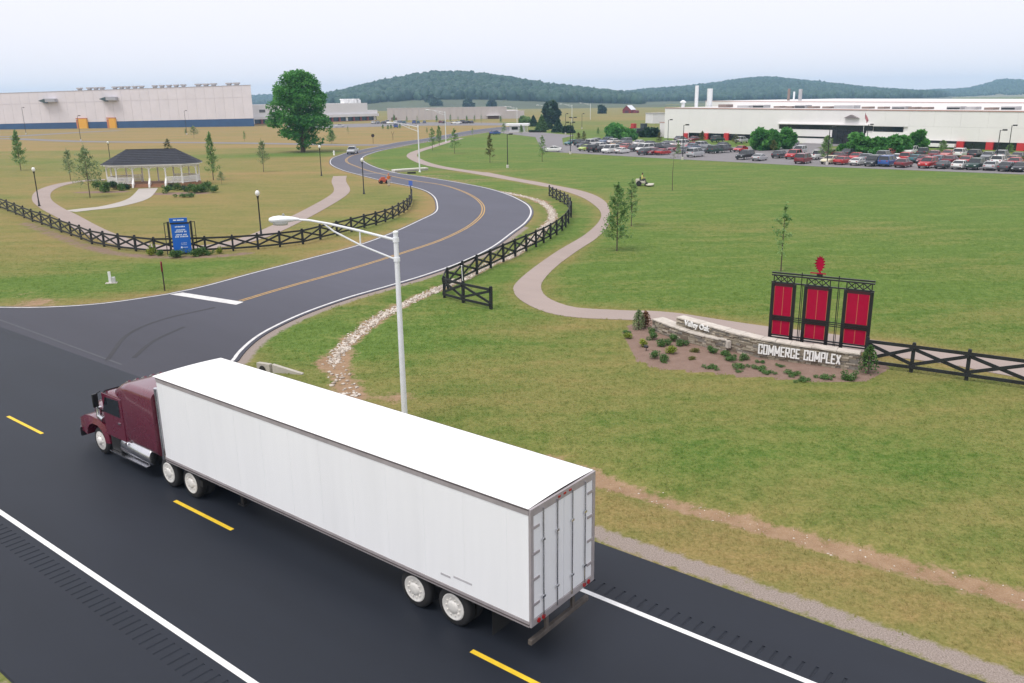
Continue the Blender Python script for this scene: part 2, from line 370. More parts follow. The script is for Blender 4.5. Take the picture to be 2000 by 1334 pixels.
def lawn_group():
    g = bpy.data.node_groups.new('lawn_colour', 'ShaderNodeTree')
    g.interface.new_socket('Color', in_out='OUTPUT', socket_type='NodeSocketColor')
    g.interface.new_socket('Height', in_out='OUTPUT', socket_type='NodeSocketFloat')
    N, L = g.nodes, g.links
    out = N.new('NodeGroupOutput'); geo = N.new('ShaderNodeNewGeometry')
    def noise(scale, det=5, rough=0.6, st=None):
        n = N.new('ShaderNodeTexNoise'); n.inputs['Scale'].default_value = scale; n.inputs['Detail'].default_value = det; n.inputs['Roughness'].default_value = rough
        if st:
            mp = N.new('ShaderNodeMapping'); mp.inputs['Scale'].default_value = st; L.new(geo.outputs['Position'], mp.inputs['Vector']); L.new(mp.outputs[0], n.inputs['Vector'])
        else: L.new(geo.outputs['Position'], n.inputs['Vector'])
        return n.outputs['Fac']
    def attr(nm):
        a = N.new('ShaderNodeAttribute'); a.attribute_name = nm; return a.outputs['Fac']
    def math_(op, a, b, c=None, clamp=False):
        m = N.new('ShaderNodeMath'); m.operation = op; m.use_clamp = clamp
        for i, q in enumerate((a, b, c)):
            if q is None: continue
            if isinstance(q, (int, float)): m.inputs[i].default_value = q
            else: L.new(q, m.inputs[i])
        return m.outputs[0]
    def rgb(c1, c2, f):
        m = N.new('ShaderNodeMixRGB')
        for i, q in zip((1, 2), (c1, c2)):
            if isinstance(q, tuple): m.inputs[i].default_value = (*q, 1)
            else: L.new(q, m.inputs[i])
        L.new(f, m.inputs[0]); return m.outputs[0]
    big = noise(0.055, 4, 0.55, (0.6, 1.3, 1)); mid = noise(0.38, 5, 0.6, (0.65, 1.5, 1)); small = noise(2.2, 4, 0.6); fine = noise(9, 3, 0.7); blade = noise(28, 2, 0.7)
    dryv = math_('ADD', attr('dry'), math_('MULTIPLY', math_('ADD', math_('MULTIPLY', math_('SUBTRACT', big, 0.5), 1.35), math_('MULTIPLY', math_('SUBTRACT', mid, 0.5), 0.9)), 0.95))
    dryv = math_('ADD', dryv, math_('MULTIPLY', math_('SUBTRACT', small, 0.5), 0.65))
    dryv = math_('ADD', dryv, math_('MULTIPLY', math_('SUBTRACT', fine, 0.5), 0.40), clamp=True)
    green = rgb((0.076, 0.134, 0.022), (0.172, 0.248, 0.056), math_('ADD', math_('ADD', math_('MULTIPLY', math_('SUBTRACT', fine, 0.30), 1.5), math_('MULTIPLY', math_('SUBTRACT', mid, 0.5), 0.8)), math_('MULTIPLY', math_('SUBTRACT', small, 0.5), 1.3), clamp=True))
    straw = rgb((0.215, 0.150, 0.056), (0.360, 0.258, 0.112), math_('MULTIPLY', math_('SUBTRACT', fine, 0.25), 1.8, clamp=True))
    lawn = rgb(green, straw, dryv)
    def mask(a, soft=3.0, w=1.0):
        v = math_('ADD', attr(a), math_('MULTIPLY', math_('SUBTRACT', math_('ADD', math_('MULTIPLY', small, 0.6), math_('MULTIPLY', mid, 0.4)), 0.5), w))
        v = math_('ADD', v, math_('MULTIPLY', math_('SUBTRACT', fine, 0.5), 0.5))
        return math_('MULTIPLY', math_('SUBTRACT', v, 0.42), soft, clamp=True)
    dirtc = rgb((0.23, 0.140, 0.080), (0.38, 0.26, 0.165), math_('MULTIPLY', math_('SUBTRACT', small, 0.2), 1.5, clamp=True))
    dirtc = rgb(dirtc, (0.42, 0.33, 0.25), math_('MULTIPLY', math_('SUBTRACT', blade, 0.56), 4.0, clamp=True))
    gravc = rgb((0.165, 0.130, 0.110), (0.42, 0.355, 0.315), math_('MULTIPLY', math_('SUBTRACT', blade, 0.25), 1.9, clamp=True))
    mulc = rgb((0.165, 0.105, 0.080), (0.31, 0.22, 0.18), math_('MULTIPLY', math_('SUBTRACT', math_('ADD', math_('MULTIPLY', blade, 0.6), math_('MULTIPLY', small, 0.4)), 0.25), 1.9, clamp=True))
    c = rgb(lawn, mulc, mask('mulch', 5, 0.5)); c = rgb(c, dirtc, mask('dirt', 3.0, 1.5)); c = rgb(c, gravc, mask('gravel', 4.0, 0.8))
    c = rgb(c, (0.04, 0.055, 0.016), math_('MULTIPLY', math_('SUBTRACT', 0.42, blade), 0.8, clamp=True))
    L.new(c, out.inputs[0]); L.new(math_('ADD', math_('MULTIPLY', fine, 0.5), math_('MULTIPLY', blade, 0.5)), out.inputs[1])
    return g
LAWN = lawn_group()
def lawn_mat(name, bump):
    m = bpy.data.materials.new(name); m.use_nodes = True; nt = m.node_tree; b = nt.nodes['Principled BSDF']
    g = nt.nodes.new('ShaderNodeGroup'); g.node_tree = LAWN; nt.links.new(g.outputs[0], b.inputs['Base Color'])
    b.inputs['Roughness'].default_value = 0.9; b.inputs['Specular IOR Level'].default_value = 0.12
    if not bump:
        up = nt.nodes.new('ShaderNodeCombineXYZ'); up.inputs[2].default_value = 1.0; nt.links.new(up.outputs[0], b.inputs['Normal'])
    if False:
        t = nt.nodes.new('ShaderNodeBsdfTranslucent'); nt.links.new(g.outputs[0], t.inputs['Color']); ms = nt.nodes.new('ShaderNodeMixShader'); ms.inputs[0].default_value = 0.45
        nt.links.new(b.outputs[0], ms.inputs[1]); nt.links.new(t.outputs[0], ms.inputs[2]); nt.links.new(ms.outputs[0], nt.nodes['Material Output'].inputs['Surface'])
    if bump:
        bp = nt.nodes.new('ShaderNodeBump'); bp.inputs['Strength'].default_value = bump; bp.inputs['Distance'].default_value = 0.08
        nt.links.new(g.outputs[1], bp.inputs['Height']); nt.links.new(bp.outputs[0], b.inputs['Normal'])
    return m
F4 = fields(X, Y)
Zg = ground_z(X, Y)
nx, ny = len(gx), len(gy)
idx = np.arange(nx*ny).reshape(ny, nx)
quads = np.stack([idx[:-1, :-1], idx[:-1, 1:], idx[1:, 1:], idx[1:, :-1]], -1).reshape(-1, 4)
ground_mat = lawn_mat('lawn', 0.55)
ground = obj('ground', np_mesh('ground', np.stack([X, Y, Zg], 1), quads, ground_mat, True, dict(zip(('dry', 'dirt', 'gravel', 'mulch'), F4))))
tag(ground, kind='structure')

# ------------------------------------------------------------------ asphalt
def asphalt(name, c, var, rough, tint=(1, 1, 1.12), fine=60, spec=0.35, apron=False):
    m = bpy.data.materials.new(name); m.use_nodes = True; nt = m.node_tree; b = nt.nodes['Principled BSDF']
    geo = nt.nodes.new('ShaderNodeNewGeometry')
    def noise(s, d, r=0.6, rot=None, st=None):
        n = nt.nodes.new('ShaderNodeTexNoise'); n.inputs['Scale'].default_value = s; n.inputs['Detail'].default_value = d; n.inputs['Roughness'].default_value = r
        if rot is not None:
            mp = nt.nodes.new('ShaderNodeMapping'); mp.vector_type = 'TEXTURE'; mp.inputs['Rotation'].default_value = (0, 0, rot); mp.inputs['Scale'].default_value = st
            nt.links.new(geo.outputs['Position'], mp.inputs['Vector']); nt.links.new(mp.outputs[0], n.inputs['Vector'])
        else: nt.links.new(geo.outputs['Position'], n.inputs['Vector'])
        return n.outputs['Fac']
    def mth(op, a, b_, cl=False):
        k = nt.nodes.new('ShaderNodeMath'); k.operation = op; k.use_clamp = cl
        for i, q in enumerate((a, b_)):
            if isinstance(q, (int, float)): k.inputs[i].default_value = q
            else: nt.links.new(q, k.inputs[i])
        return k.outputs[0]
    lng = noise(0.9, 4, 0.6, H_ANG, (14, 1, 1)); blot = noise(0.16, 4); agg = noise(fine, 2, 0.8); speck = noise(7, 2, 0.9)
    f = mth('ADD', mth('MULTIPLY', mth('SUBTRACT', lng, 0.5), 1.0), mth('MULTIPLY', mth('SUBTRACT', blot, 0.5), 1.2))
    f = mth('ADD', mth('MULTIPLY', f, var), mth('MULTIPLY', mth('SUBTRACT', agg, 0.5), 0.35))
    f = mth('ADD', f, 1.0)
    f = mth('ADD', f, mth('MULTIPLY', mth('SUBTRACT', speck, 0.74), 9, True))
    if apron:      # the mouth of the road was resurfaced together with the highway: darker, newer asphalt there
        dt = nt.nodes.new('ShaderNodeVectorMath'); dt.operation = 'DOT_PRODUCT'; dt.inputs[1].default_value = (HN[0], HN[1], 0); nt.links.new(geo.outputs['Position'], dt.inputs[0])
        mr = nt.nodes.new('ShaderNodeMapRange'); o_ = float(HO@HN); mr.inputs['From Min'].default_value = o_-26; mr.inputs['From Max'].default_value = o_-9; mr.inputs['To Min'].default_value = 1.0; mr.inputs['To Max'].default_value = 0.52
        nt.links.new(mth('ADD', dt.outputs['Value'], mth('MULTIPLY', mth('SUBTRACT', blot, 0.5), 9.0)), mr.inputs['Value']); f = mth('MULTIPLY', f, mr.outputs[0])
    v = nt.nodes.new('ShaderNodeVectorMath'); v.operation = 'SCALE'; v.inputs[0].default_value = (c*tint[0], c*tint[1], c*tint[2])
    nt.links.new(f, v.inputs['Scale']); nt.links.new(v.outputs[0], b.inputs['Base Color'])
    b.inputs['Roughness'].default_value = rough; b.inputs['Specular IOR Level'].default_value = spec
    bp = nt.nodes.new('ShaderNodeBump'); bp.inputs['Strength'].default_value = 0.25; bp.inputs['Distance'].default_value = 0.01
    nt.links.new(agg, bp.inputs['Height']); nt.links.new(bp.outputs[0], b.inputs['Normal'])
    return m
asph_new = asphalt('new_asphalt', 0.019, 0.36, 0.56, (0.82, 1.0, 1.45), spec=0.27)
asph_road = asphalt('older_asphalt', 0.086, 0.26, 0.66, (0.95, 0.95, 1.24), apron=True)
asph_far = asphalt('far_asphalt', 0.20, 0.15, 0.85, (1.0, 0.93, 0.95))
path_mat = asphalt('path_asphalt', 0.28, 0.22, 0.85, (1.18, 0.95, 0.85))
conc_path = asphalt('path_concrete', 0.40, 0.14, 0.85, (1.05, 0.96, 0.88))
# highway: flat sheets with two corrugated rumble strips between them
hb = MB()
U0, U1 = -45, 160
def hsheet(v0, v1, step=5):
    us = np.arange(U0, U1+.1, step); n = len(us)
    hb.add([(*HW(u, v0), HW_Z) for u in us]+[(*HW(u, v1), HW_Z) for u in us], [(i+1, i, n+i, n+i+1) for i in range(n-1)])
hsheet(-5.75, -4.12); hsheet(-3.68, 3.92); hsheet(4.44, 6.75)
def rumble(v0, v1, ua, ub):
    us, zs = [U0], [HW_Z]
    u = ua
    while u < ub:
        us += [u, u+0.025, u+0.055, u+0.08]; zs += [HW_Z, HW_Z-0.020, HW_Z-0.020, HW_Z]; u += 0.30
    us.append(U1); zs.append(HW_Z); n = len(us)
    hb.add([(*HW(a, v0), z) for a, z in zip(us, zs)]+[(*HW(a, v1), z) for a, z in zip(us, zs)], [(i+1, i, n+i, n+i+1) for i in range(n-1)])
    hb.add([(*HW(U0, v0), HW_Z-.05), (*HW(U1, v0), HW_Z-.05), (*HW(U1, v1), HW_Z-.05), (*HW(U0, v1), HW_Z-.05)], [(0, 3, 2, 1)])
    for v in (v0, v1):
        hb.add([(*HW(a, v), z) for a, z in zip(us, zs)]+[(*HW(a, v), HW_Z) for a, z in zip(us, zs)], [(i, i+1, n+i+1, n+i) for i in range(n-1)])
rumble(-4.12, -3.68, -12, 6); rumble(3.92, 4.44, -8, 24)
hb.add([(*HW(U0, -5.75), HW_Z), (*HW(U1, -5.75), HW_Z), (*HW(U1, -5.83), -0.08), (*HW(U0, -5.83), -0.08)], [(0, 1, 2, 3)])
hb.add([(*HW(U0, 6.75), HW_Z), (*HW(U1, 6.75), HW_Z), (*HW(U1, 6.83), -0.08), (*HW(U0, 6.83), -0.08)], [(3, 2, 1, 0)])
highway = hb.build('highway', asph_new); tag(highway, kind='structure')
side_road = MB().plate(side_road_poly, -0.06, SR_Z).build('side_road', asph_road); tag(side_road, kind='structure')
foot_path = MB().plate(path_poly, -0.04, 0.03).build('footpath', path_mat); tag(foot_path, kind='structure')
tag(MB().ribbon(path_far, 2.3, 0.027).build('footpath', path_mat), kind='structure')
tag(MB().ribbon(path_loop, 2.2, 0.030).build('footpath', path_mat), kind='structure')
tag(MB().ribbon(path_gaz, 2.6, 0.026).build('footpath', conc_path), kind='structure')
tag(MB().ribbon(access_road, 7, 0.03).build('access_road', asph_far), kind='structure')
tag(MB().ribbon(access_road2, 9, 0.034).build('access_road', asph_far), kind='structure')
tag(MB().plate(lot_poly, -0.05, 0.038).build('parking_lot', asph_far), kind='structure')
tag(MB().plate(drive_poly, -0.05, 0.042).build('factory_drive', asph_far), kind='structure')
tag(MB().plate(office_lot, -0.05, 0.034).build('office_parking_lot', asph_far), kind='structure')
# painted markings: each line is a strip of paint lying on its road
line_white = M('road_paint_white', (0.78, 0.78, 0.77), 0.6, var=0.10, scale=6)
line_worn = M('worn_road_paint_white', (0.62, 0.61, 0.60), 0.7, var=0.22, scale=2.5)
line_yellow = M('road_paint_yellow', (0.74, 0.50, 0.025), 0.6, var=0.10, scale=5)
line_ochre = M('faded_road_paint_yellow', (0.48, 0.29, 0.085), 0.7, var=0.22, scale=3)
def hline(name, u0, u1, v, w, mat):
    p = np.array([HW(u, v) for u in np.linspace(u0, u1, max(2, int(abs(u1-u0)/4)))])
    return MB().ribbon(p, w, HW_Z+0.004).build(name, mat, highway)
hline('edge_line', -45, 150, 3.64, 0.15, line_white)
hline('edge_line', -45, 9.5, -3.52, 0.15, line_white)
for k in range(-2, 9): hline('centre_dash', k*12.19-3.05, k*12.19, 0, 0.13, line_yellow)
MB().ribbon(road_left, 0.14, SR_Z+0.004).build('edge_line', line_worn, side_road)
_rr = smooth(np.vstack([offset(corner_in, 0.28)[6:-2], road_right]), 0.7)
MB().ribbon(_rr, 0.17, SR_Z+0.004).build('edge_line', line_worn, side_road)
MB().ribbon(offset(road_mid, 0.13), 0.12, SR_Z+0.004).build('centre_line', line_ochre, side_road)
MB().ribbon(offset(road_mid, -0.13), 0.12, SR_Z+0.004).build('centre_line', line_ochre, side_road)
sb = GL([(332,575),(357,571.5),(476,590),(461,595.5)], SR_Z)
MB().add([(*q, SR_Z+0.008) for q in sb], [(0, 3, 2, 1)]).build('stop_bar', line_worn, side_road)
seam_mat = M('asphalt_seam', (0.075, 0.078, 0.088), 0.8, var=0.2)
MB().ribbon(smooth(GL([(-40,612),(60,648),(140,678),(238,714)]), 0.6), 0.10, SR_Z+0.004).build('asphalt_seam', seam_mat, side_road)
xw = M('crossing_patch', (0.17, 0.16, 0.17), 0.8, var=0.15)
MB().ribbon(smooth(GL([(697,341),(740,338.5),(775,338)]), 0.7), 1.6, SR_Z+0.003).build('crossing_patch', xw, side_road)
# tyre scuffs where lorries turn
scuff = M('tyre_scuff', (0.034, 0.034, 0.040), 0.8, var=0.3, scale=1.0)
for pts in ([(210,705),(250,655),(320,625),(420,602)], [(262,700),(300,668),(360,640)]):
    MB().ribbon(smooth(GL(pts), 0.6), 0.22, SR_Z+0.0065).build('tyre_mark', scuff, side_road)

# ------------------------------------------------------------------ grass tufts near the camera
def grass(n, xr, yr, size):
    x = rng.uniform(*xr, n); y = rng.uniform(*yr, n)
    # only what the lens can see, thinned with distance
    keep = (np.abs(x) < y*0.66+4) & (rng.random(n) < np.clip((30/np.maximum(y, 20))**1.6, 0.05, 1)*np.clip((88-y)/45, 0, 1))
    x, y = x[keep], y[keep]
    bad = inside(x, y, side_road_poly) | inside(x, y, path_poly)
    V = (x-HO[0])*HN[0]+(y-HO[1])*HN[1]
    bad |= (V > -6.4) & (V < 8)
    bad |= dist_poly(x, y, path_loop[::3]) < 1.15
    bad |= dist_poly(x, y, path_gaz[::3]) < 1.3
    x, y = x[~bad], y[~bad]
    f = fields(x, y)
    bare = np.maximum(np.maximum(f[1], f[2]), f[3])
    k = rng.random(len(x)) > bare*1.35
    x, y = x[k], y[k]; f = [q[k] for q in f]
    z = ground_z(x, y)
    n = len(x); s = size*rng.uniform(0.6, 1.5, n)*np.clip(np.sqrt(y/30), 1, 1.7)
    V3, A = [], []
    for b in range(3):
        a = rng.uniform(0, 2*np.pi, n); w = s*0.28; h = s*rng.uniform(0.6, 1.2, n)
        ox, oy = rng.normal(0, 0.5, n)*s, rng.normal(0, 0.5, n)*s
        dx, dy = w, np.sin(a)*w*0.5; lx, ly = rng.normal(0, 0.45, n)*h, rng.uniform(0.7, 1.5, n)*h   # blades all lean away from the camera, shaped so only lit faces show
        nz = dx*ly-dy*lx                   # wind every blade so that its lit face looks up
        dx, dy = np.where(nz < 0, -dx, dx), np.where(nz < 0, -dy, dy)
        V3 += [np.stack([x+ox-dx, y+oy-dy, z-0.01], 1), np.stack([x+ox+dx, y+oy+dy, z-0.01], 1), np.stack([x+ox+lx, y+oy+ly, z+h], 1)]
    V3 = np.stack(V3, 1).reshape(-1, 3)
    F = np.arange(len(V3)).reshape(-1, 3)
    at = {nm: np.repeat(q, 9) for nm, q in zip(('dry', 'dirt', 'gravel', 'mulch'), (f[0], f[1]*0, f[2]*0, f[3]*0))}
    return np_mesh('grass', V3, F, lawn_mat('grass_blades', 0), False, at)
g1 = obj('grass', grass(420000, (-62, 62), (12, 90), 0.05))
tag(g1, 'short green and straw coloured lawn grass around the roads', 'grass', kind='stuff')
# ================================================================== articulated lorry
maroon = M('maroon_truck_paint', (0.115, 0.009, 0.028), 0.28, spec=0.6, coat=0.7, var=0.03, scale=1.2)
trailer_white = M('trailer_white', (0.83, 0.84, 0.86), 0.38, var=0.035, scale=0.9, stretch=(1.6, 1.6, 0.12))
trailer_roof_m = M('trailer_roof_white', (0.84, 0.84, 0.83), 0.5, var=0.03, scale=0.8)
rail_grey = M('trailer_rail', (0.42, 0.385, 0.395), 0.42, metal=0.3, var=0.12, scale=3)
rail_dark = M('trailer_rail_dark', (0.10, 0.085, 0.085), 0.6, var=0.15)
chassis_m = M('chassis_black', (0.014, 0.014, 0.015), 0.6, var=0.3)
amber = M('amber_lens', (0.75, 0.42, 0.10), 0.25)
red_lens = M('red_lens', (0.35, 0.015, 0.015), 0.25)
clear_lens = M('headlight_lens', (0.6, 0.62, 0.64), 0.12, spec=0.8)
mud = M('grimy_bumper', (0.10, 0.085, 0.075), 0.7, var=0.35, scale=4)
tc = HW(0, -1.5)
truck = empty('semi_truck', (*tc, HW_Z), H_ANG, 'maroon long-nosed lorry cab pulling a plain white box trailer along the highway', 'truck')
W2 = 1.20
def wheel(x, y, dual, hubside, r=0.5):
    w = MB(); wd = 0.56 if dual else 0.29
    # tyre profile: rounded shoulders, hollow centre where the rim sits
    def tyre(y0, y1):
        w.lathe([(r*0.56, y0), (r*0.86, y0-0.0), (r*0.97, y0+(y1-y0)*0.14), (r, y0+(y1-y0)*0.3), (r, y0+(y1-y0)*0.7), (r*0.97, y0+(y1-y0)*0.86), (r*0.86, y1), (r*0.56, y1)], 28, (x, 0, r), 'y')
    s = hubside
    ya, yb = (y-s*wd, y) if s > 0 else (y, y+wd)
    if dual: tyre(ya, ya+0.26); tyre(yb-0.26, yb)
    else: tyre(ya, yb)
    root = w.build('wheel', rubber, truck, True)
    h = MB()
    f = yb if s > 0 else ya
    if dual: prof = [(0.34, f-s*0.03), (0.335, f+s*0.012), (0.31, f+s*0.022), (0.27, f+s*0.008), (0.17, f+s*0.006), (0.15, f+s*0.03), (0.10, f+s*0.05), (0.01, f+s*0.05)]
    else: prof = [(0.34, f-s*0.03), (0.335, f+s*0.008), (0.31, f+s*0.012), (0.25, f+s*0.02), (0.16, f+s*0.035), (0.13, f+s*0.08), (0.09, f+s*0.10), (0.01, f+s*0.10)]
    if s < 0: prof = prof[::-1]
    h.lathe(prof, 24, (x, 0, r), 'y')
    for k in range(10):
        a = 2*math.pi*k/10; h.box((x+0.205*math.cos(a), f-s*(-0.012 if dual else -0.03), r+0.205*math.sin(a)), (0.03, 0.05, 0.03))
    h.build('rim', alloy, root, True)
for x, d in ((17.62, 0), (13.2, 1), (11.92, 1), (2.2, 1), (0.95, 1)):
    wheel(x, 1.04, d, 1); wheel(x, -1.04, d, -1)
# --- trailer
XF, XB, ZT, ZB = 13.15, -1.40, 3.80, 1.02
def nose(x, inset, z0, z1, w, r=0.22):
    return None
pl = [(XB, -W2), (XF-0.22, -W2), (XF-0.07, -W2+0.07), (XF, -W2+0.22), (XF, W2-0.22), (XF-0.07, W2-0.07), (XF-0.22, W2), (XB, W2)]
body = MB().plate(pl, ZB+0.14, ZT-0.16).build('trailer_body', trailer_white, truck, bevel=0.01)
def ring(z0, z1, grow, name, mat, par):
    p = [(x+(grow if x > 0 else -grow*0.4), y+math.copysign(grow, y)) for x, y in pl]
    return MB().plate(p, z0, z1).build(name, mat, par)
ring(ZB, ZB+0.137, 0.012, 'bottom_rail', rail_grey, body)
ring(ZB+0.045, ZB+0.075, 0.024, 'rub_rail', rail_dark, body)
ring(ZT-0.157, ZT-0.05, 0.012, 'top_rail', rail_grey, body)
ring(ZT-0.047, ZT-0.02, 0.018, 'top_rail_lip', rail_dark, body)
rf = MB()
nseg = 7
for i in range(29):
    xa, xb = XB+i*(XF-XB)/29, XB+(i+1)*(XF-XB)/29
    ysn = np.linspace(-W2, W2, nseg); zz = ZT-0.018+0.035*(1-(ysn/W2)**2)
    dz = 0.0008*(i % 2)
    rf.add([(xa, y, z+dz) for y, z in zip(ysn, zz)]+[(xb, y, z+dz) for y, z in zip(ysn, zz)], [(k, k+nseg, k+nseg+1, k+1) for k in range(nseg-1)])
rf.add([(XF, y, z) for y, z in zip(ysn, zz)]+[(XF, W2, ZT-.05), (XF, -W2, ZT-.05)], [tuple(range(nseg+2))[::-1]])
rf.build('trailer_roof', trailer_roof_m, body, True)
for s in (1, -1):
    for k in range(12):       # panel joint strips with their rivet lines
        x = XB+0.6+k*1.22
        MB().bb(x-0.02, x+0.02, s*W2, s*(W2+0.004), ZB+0.14, ZT-0.16).build('side_seam', trailer_white, body)
for x0, x1, z in ((0.2, 0.75, 1.42), (0.85, 1.15, 1.36)):
    MB().bb(x0, x1, W2+0.001, W2+0.006, z, z+0.05).build('marking_strip', M('faded_grey_decal', (0.45, 0.44, 0.46), 0.6, var=0.2), body)
# rear frame, doors, lock rods
fr = MB()
fr.bb(XB-0.06, XB-0.002, -W2, -W2+0.1, ZB, ZT-.02); fr.bb(XB-0.06, XB-0.002, W2-0.1, W2, ZB, ZT-.02)
fr.bb(XB-0.06, XB-0.002, -W2+0.1, W2-0.1, ZT-0.2, ZT-.02); fr.bb(XB-0.06, XB-0.002, -W2+0.1, W2-0.1, ZB, ZB+0.16)
rear = fr.build('rear_frame', rail_grey, truck, bevel=0.008)
for s in (1, -1):
    dr_ = MB().bb(XB-0.045, XB-0.001, s*0.006, s*(W2-0.105), ZB+0.165, ZT-0.205).build('rear_door', trailer_white, truck, bevel=0.008)
    for y in (0.28, 0.78):
        lr = MB().tube([(XB-0.075, s*y, ZB+0.1), (XB-0.075, s*y, ZT-0.12)], 0.017, 8); lr.bb(XB-0.09, XB-0.05, s*y-0.06, s*y+0.06, ZB+0.55, ZB+0.6); lr.bb(XB-0.09, XB-0.05, s*y-0.05, s*y+0.05, ZB+1.9, ZB+1.95)
        lr.build('lock_rod', chrome, dr_)
    for z in (1.5, 2.1, 2.7, 3.3): MB().bb(XB-0.066, XB-0.046, s*(W2-0.3), s*(W2-0.02), z, z+0.06).build('hinge', rail_grey, dr_)
    MB().lathe([(0.055, XB-0.085), (0.055, XB-0.062)], 12, (0, s*0.95, ZB+0.08), 'x').build('tail_light', red_lens, rear)
    MB().lathe([(0.055, XB-0.085), (0.055, XB-0.062)], 12, (0, s*0.78, ZB+0.08), 'x').build('tail_light', red_lens, rear)
    MB().bb(-0.25, -0.24, s*0.45, s*1.05, 0.25, 0.95).build('mud_flap', rubber, truck)
for y in (-0.2, 0, 0.2): MB().bb(XB-0.075, XB-0.062, y-0.04, y+0.04, ZT-0.12, ZT-0.08).build('marker_light', red_lens, rear)
g_ = MB().bb(XB+0.02, XB+0.12, -1.1, 1.1, 0.50, 0.62)
for s in (1, -1): g_.bb(XB+0.03, XB+0.1, s*0.5-0.05, s*0.5+0.05, 0.6, ZB)
g_.build('under_ride_bumper', mud, truck, bevel=0.01)
uf = MB()
for s in (1, -1): uf.bb(XB+0.1, XF-1.0, s*0.42-0.06, s*0.42+0.06, 0.86, ZB-.002)
for k in range(12): uf.bb(XB+0.5+k*1.1, XB+0.58+k*1.1, -W2+0.05, W2-0.05, 0.93, ZB-.004)
uf.bb(0.2, 3.0, -0.55, 0.55, 0.70, 0.85)
for x in (2.2, 0.95): uf.tube([(x, -0.9, 0.5), (x, 0.9, 0.5)], 0.075, 10)
uf.build('trailer_underframe', chassis_m, truck)
lg = MB()
for s in (1, -1): lg.bb(9.5, 9.64, s*0.75-0.07, s*0.75+0.07, 0.42, ZB-.01); lg.bb(9.42, 9.72, s*0.75-0.12, s*0.75+0.12, 0.38, 0.42)
lg.tube([(9.57, -0.75, 0.7), (9.57, 0.75, 0.7)], 0.03)
lg.build('landing_gear', chassis_m, truck)
# --- tractor
ch = MB()
for s in (1, -1): ch.bb(11.2, 18.6, s*0.43-0.05, s*0.43+0.05, 0.62, 0.88)
for x in (13.2, 11.92, 17.62): ch.tube([(x, -0.9, 0.5), (x, 0.9, 0.5)], 0.09, 10)
ch.box((12.55, 0, 0.96), (1.1, 0.9, 0.1)); ch.bb(11.15, 11.3, -1.1, 1.1, 0.6, 0.8)
ch.bb(13.9, 18.3, -0.75, 0.75, 0.55, 0.95)
ch.build('chassis', chassis_m, truck)
def rrect(x, y0, y1, z0, z1, r, n=4):
    p = []
    for cy, cz, a0 in ((y1-r, z1-r, 0), (y0+r, z1-r, 90), (y0+r, z0+r, 180), (y1-r, z0+r, 270)):
        for k in range(n+1):
            a = R(a0+90*k/n); p.append((x, cy+r*math.cos(a), cz+r*math.sin(a)))
    return p
# sleeper box with raised roof fairing
sl = MB().loft([rrect(13.5, -1.16, 1.16, 0.95, 3.12, 0.22), rrect(15.1, -1.16, 1.16, 0.95, 3.10, 0.24), rrect(15.65, -1.12, 1.12, 0.95, 2.98, 0.3), rrect(16.25, -1.04, 1.04, 0.95, 2.66, 0.26)])
sleeper = sl.build('sleeper', maroon, truck, True)
# cab, raked windscreen
cb = MB().loft([rrect(15.3, -1.12, 1.12, 0.90, 2.60, 0.14), rrect(16.35, -1.12, 1.12, 0.90, 2.60, 0.16), rrect(16.75, -1.08, 1.08, 0.90, 2.50, 0.16), rrect(17.10, -1.04, 1.04, 0.92, 1.80, 0.12), rrect(17.2, -1.0, 1.0, 0.95, 1.72, 0.1)])
cab = cb.build('cab', maroon, truck, True)
# windscreen: two panes following the rake, slightly proud
ws = MB()
for s in (1, -1):
    ws.add([(17.135, s*0.03, 1.84), (17.10, s*0.95, 1.84), (16.83, s*0.93, 2.40), (16.86, s*0.03, 2.40)], [(0, 1, 2, 3) if s > 0 else (3, 2, 1, 0)])
    ws.add([(17.12, s*0.03, 1.83), (17.085, s*0.95, 1.83), (16.81, s*0.93, 2.41), (16.84, s*0.03, 2.41)], [(3, 2, 1, 0) if s > 0 else (0, 1, 2, 3)])
ws.build('windscreen', dark_glass, cab)
for s in (1, -1):
    door = MB().bb(15.55, 16.85, s*1.121, s*1.145, 0.98, 2.47).build('cab_door', maroon, cab, bevel=0.01)
    sw = MB(); q = [(15.72, 1.80), (16.88, 1.80), (16.62, 2.36), (15.72, 2.40)]
    sw.add([(x, s*1.147, z) for x, z in q]+[(x, s*1.152, z) for x, z in q], [(0, 1, 2, 3), (7, 6, 5, 4), (0, 4, 5, 1), (1, 5, 6, 2), (2, 6, 7, 3), (3, 7, 4, 0)])
    sw.build('side_window', dark_glass, door)
    MB().bb(15.75, 15.9, s*1.146, s*1.175, 1.55, 1.60).build('door_handle', chrome, door)
    mr = MB().beam((16.95, s*1.1, 2.5), (17.02, s*1.26, 2.40), 0.03, 0.03).beam((16.95, s*1.1, 1.75), (17.02, s*1.26, 1.95), 0.03, 0.03).bb(16.99, 17.07, s*1.20, s*1.38, 1.95, 2.42)
    mr.build('mirror', black_metal, cab, bevel=0.01)
    MB().tube([(15.45, s*1.2, 0.9), (15.45, s*1.2, 1.0)], 0.05, 8).build('grab_bracket', chrome, cab)
visor = MB().add([(16.80, -1.02, 2.50), (16.80, 1.02, 2.50), (17.08, 0.98, 2.36), (17.08, -0.98, 2.36), (16.80, -1.02, 2.53), (16.80, 1.02, 2.53), (17.08, 0.98, 2.39), (17.08, -0.98, 2.39)], [(0, 3, 2, 1), (4, 5, 6, 7), (0, 1, 5, 4), (1, 2, 6, 5), (2, 3, 7, 6), (3, 0, 4, 7)])
visor.build('sun_visor', black_metal, cab)
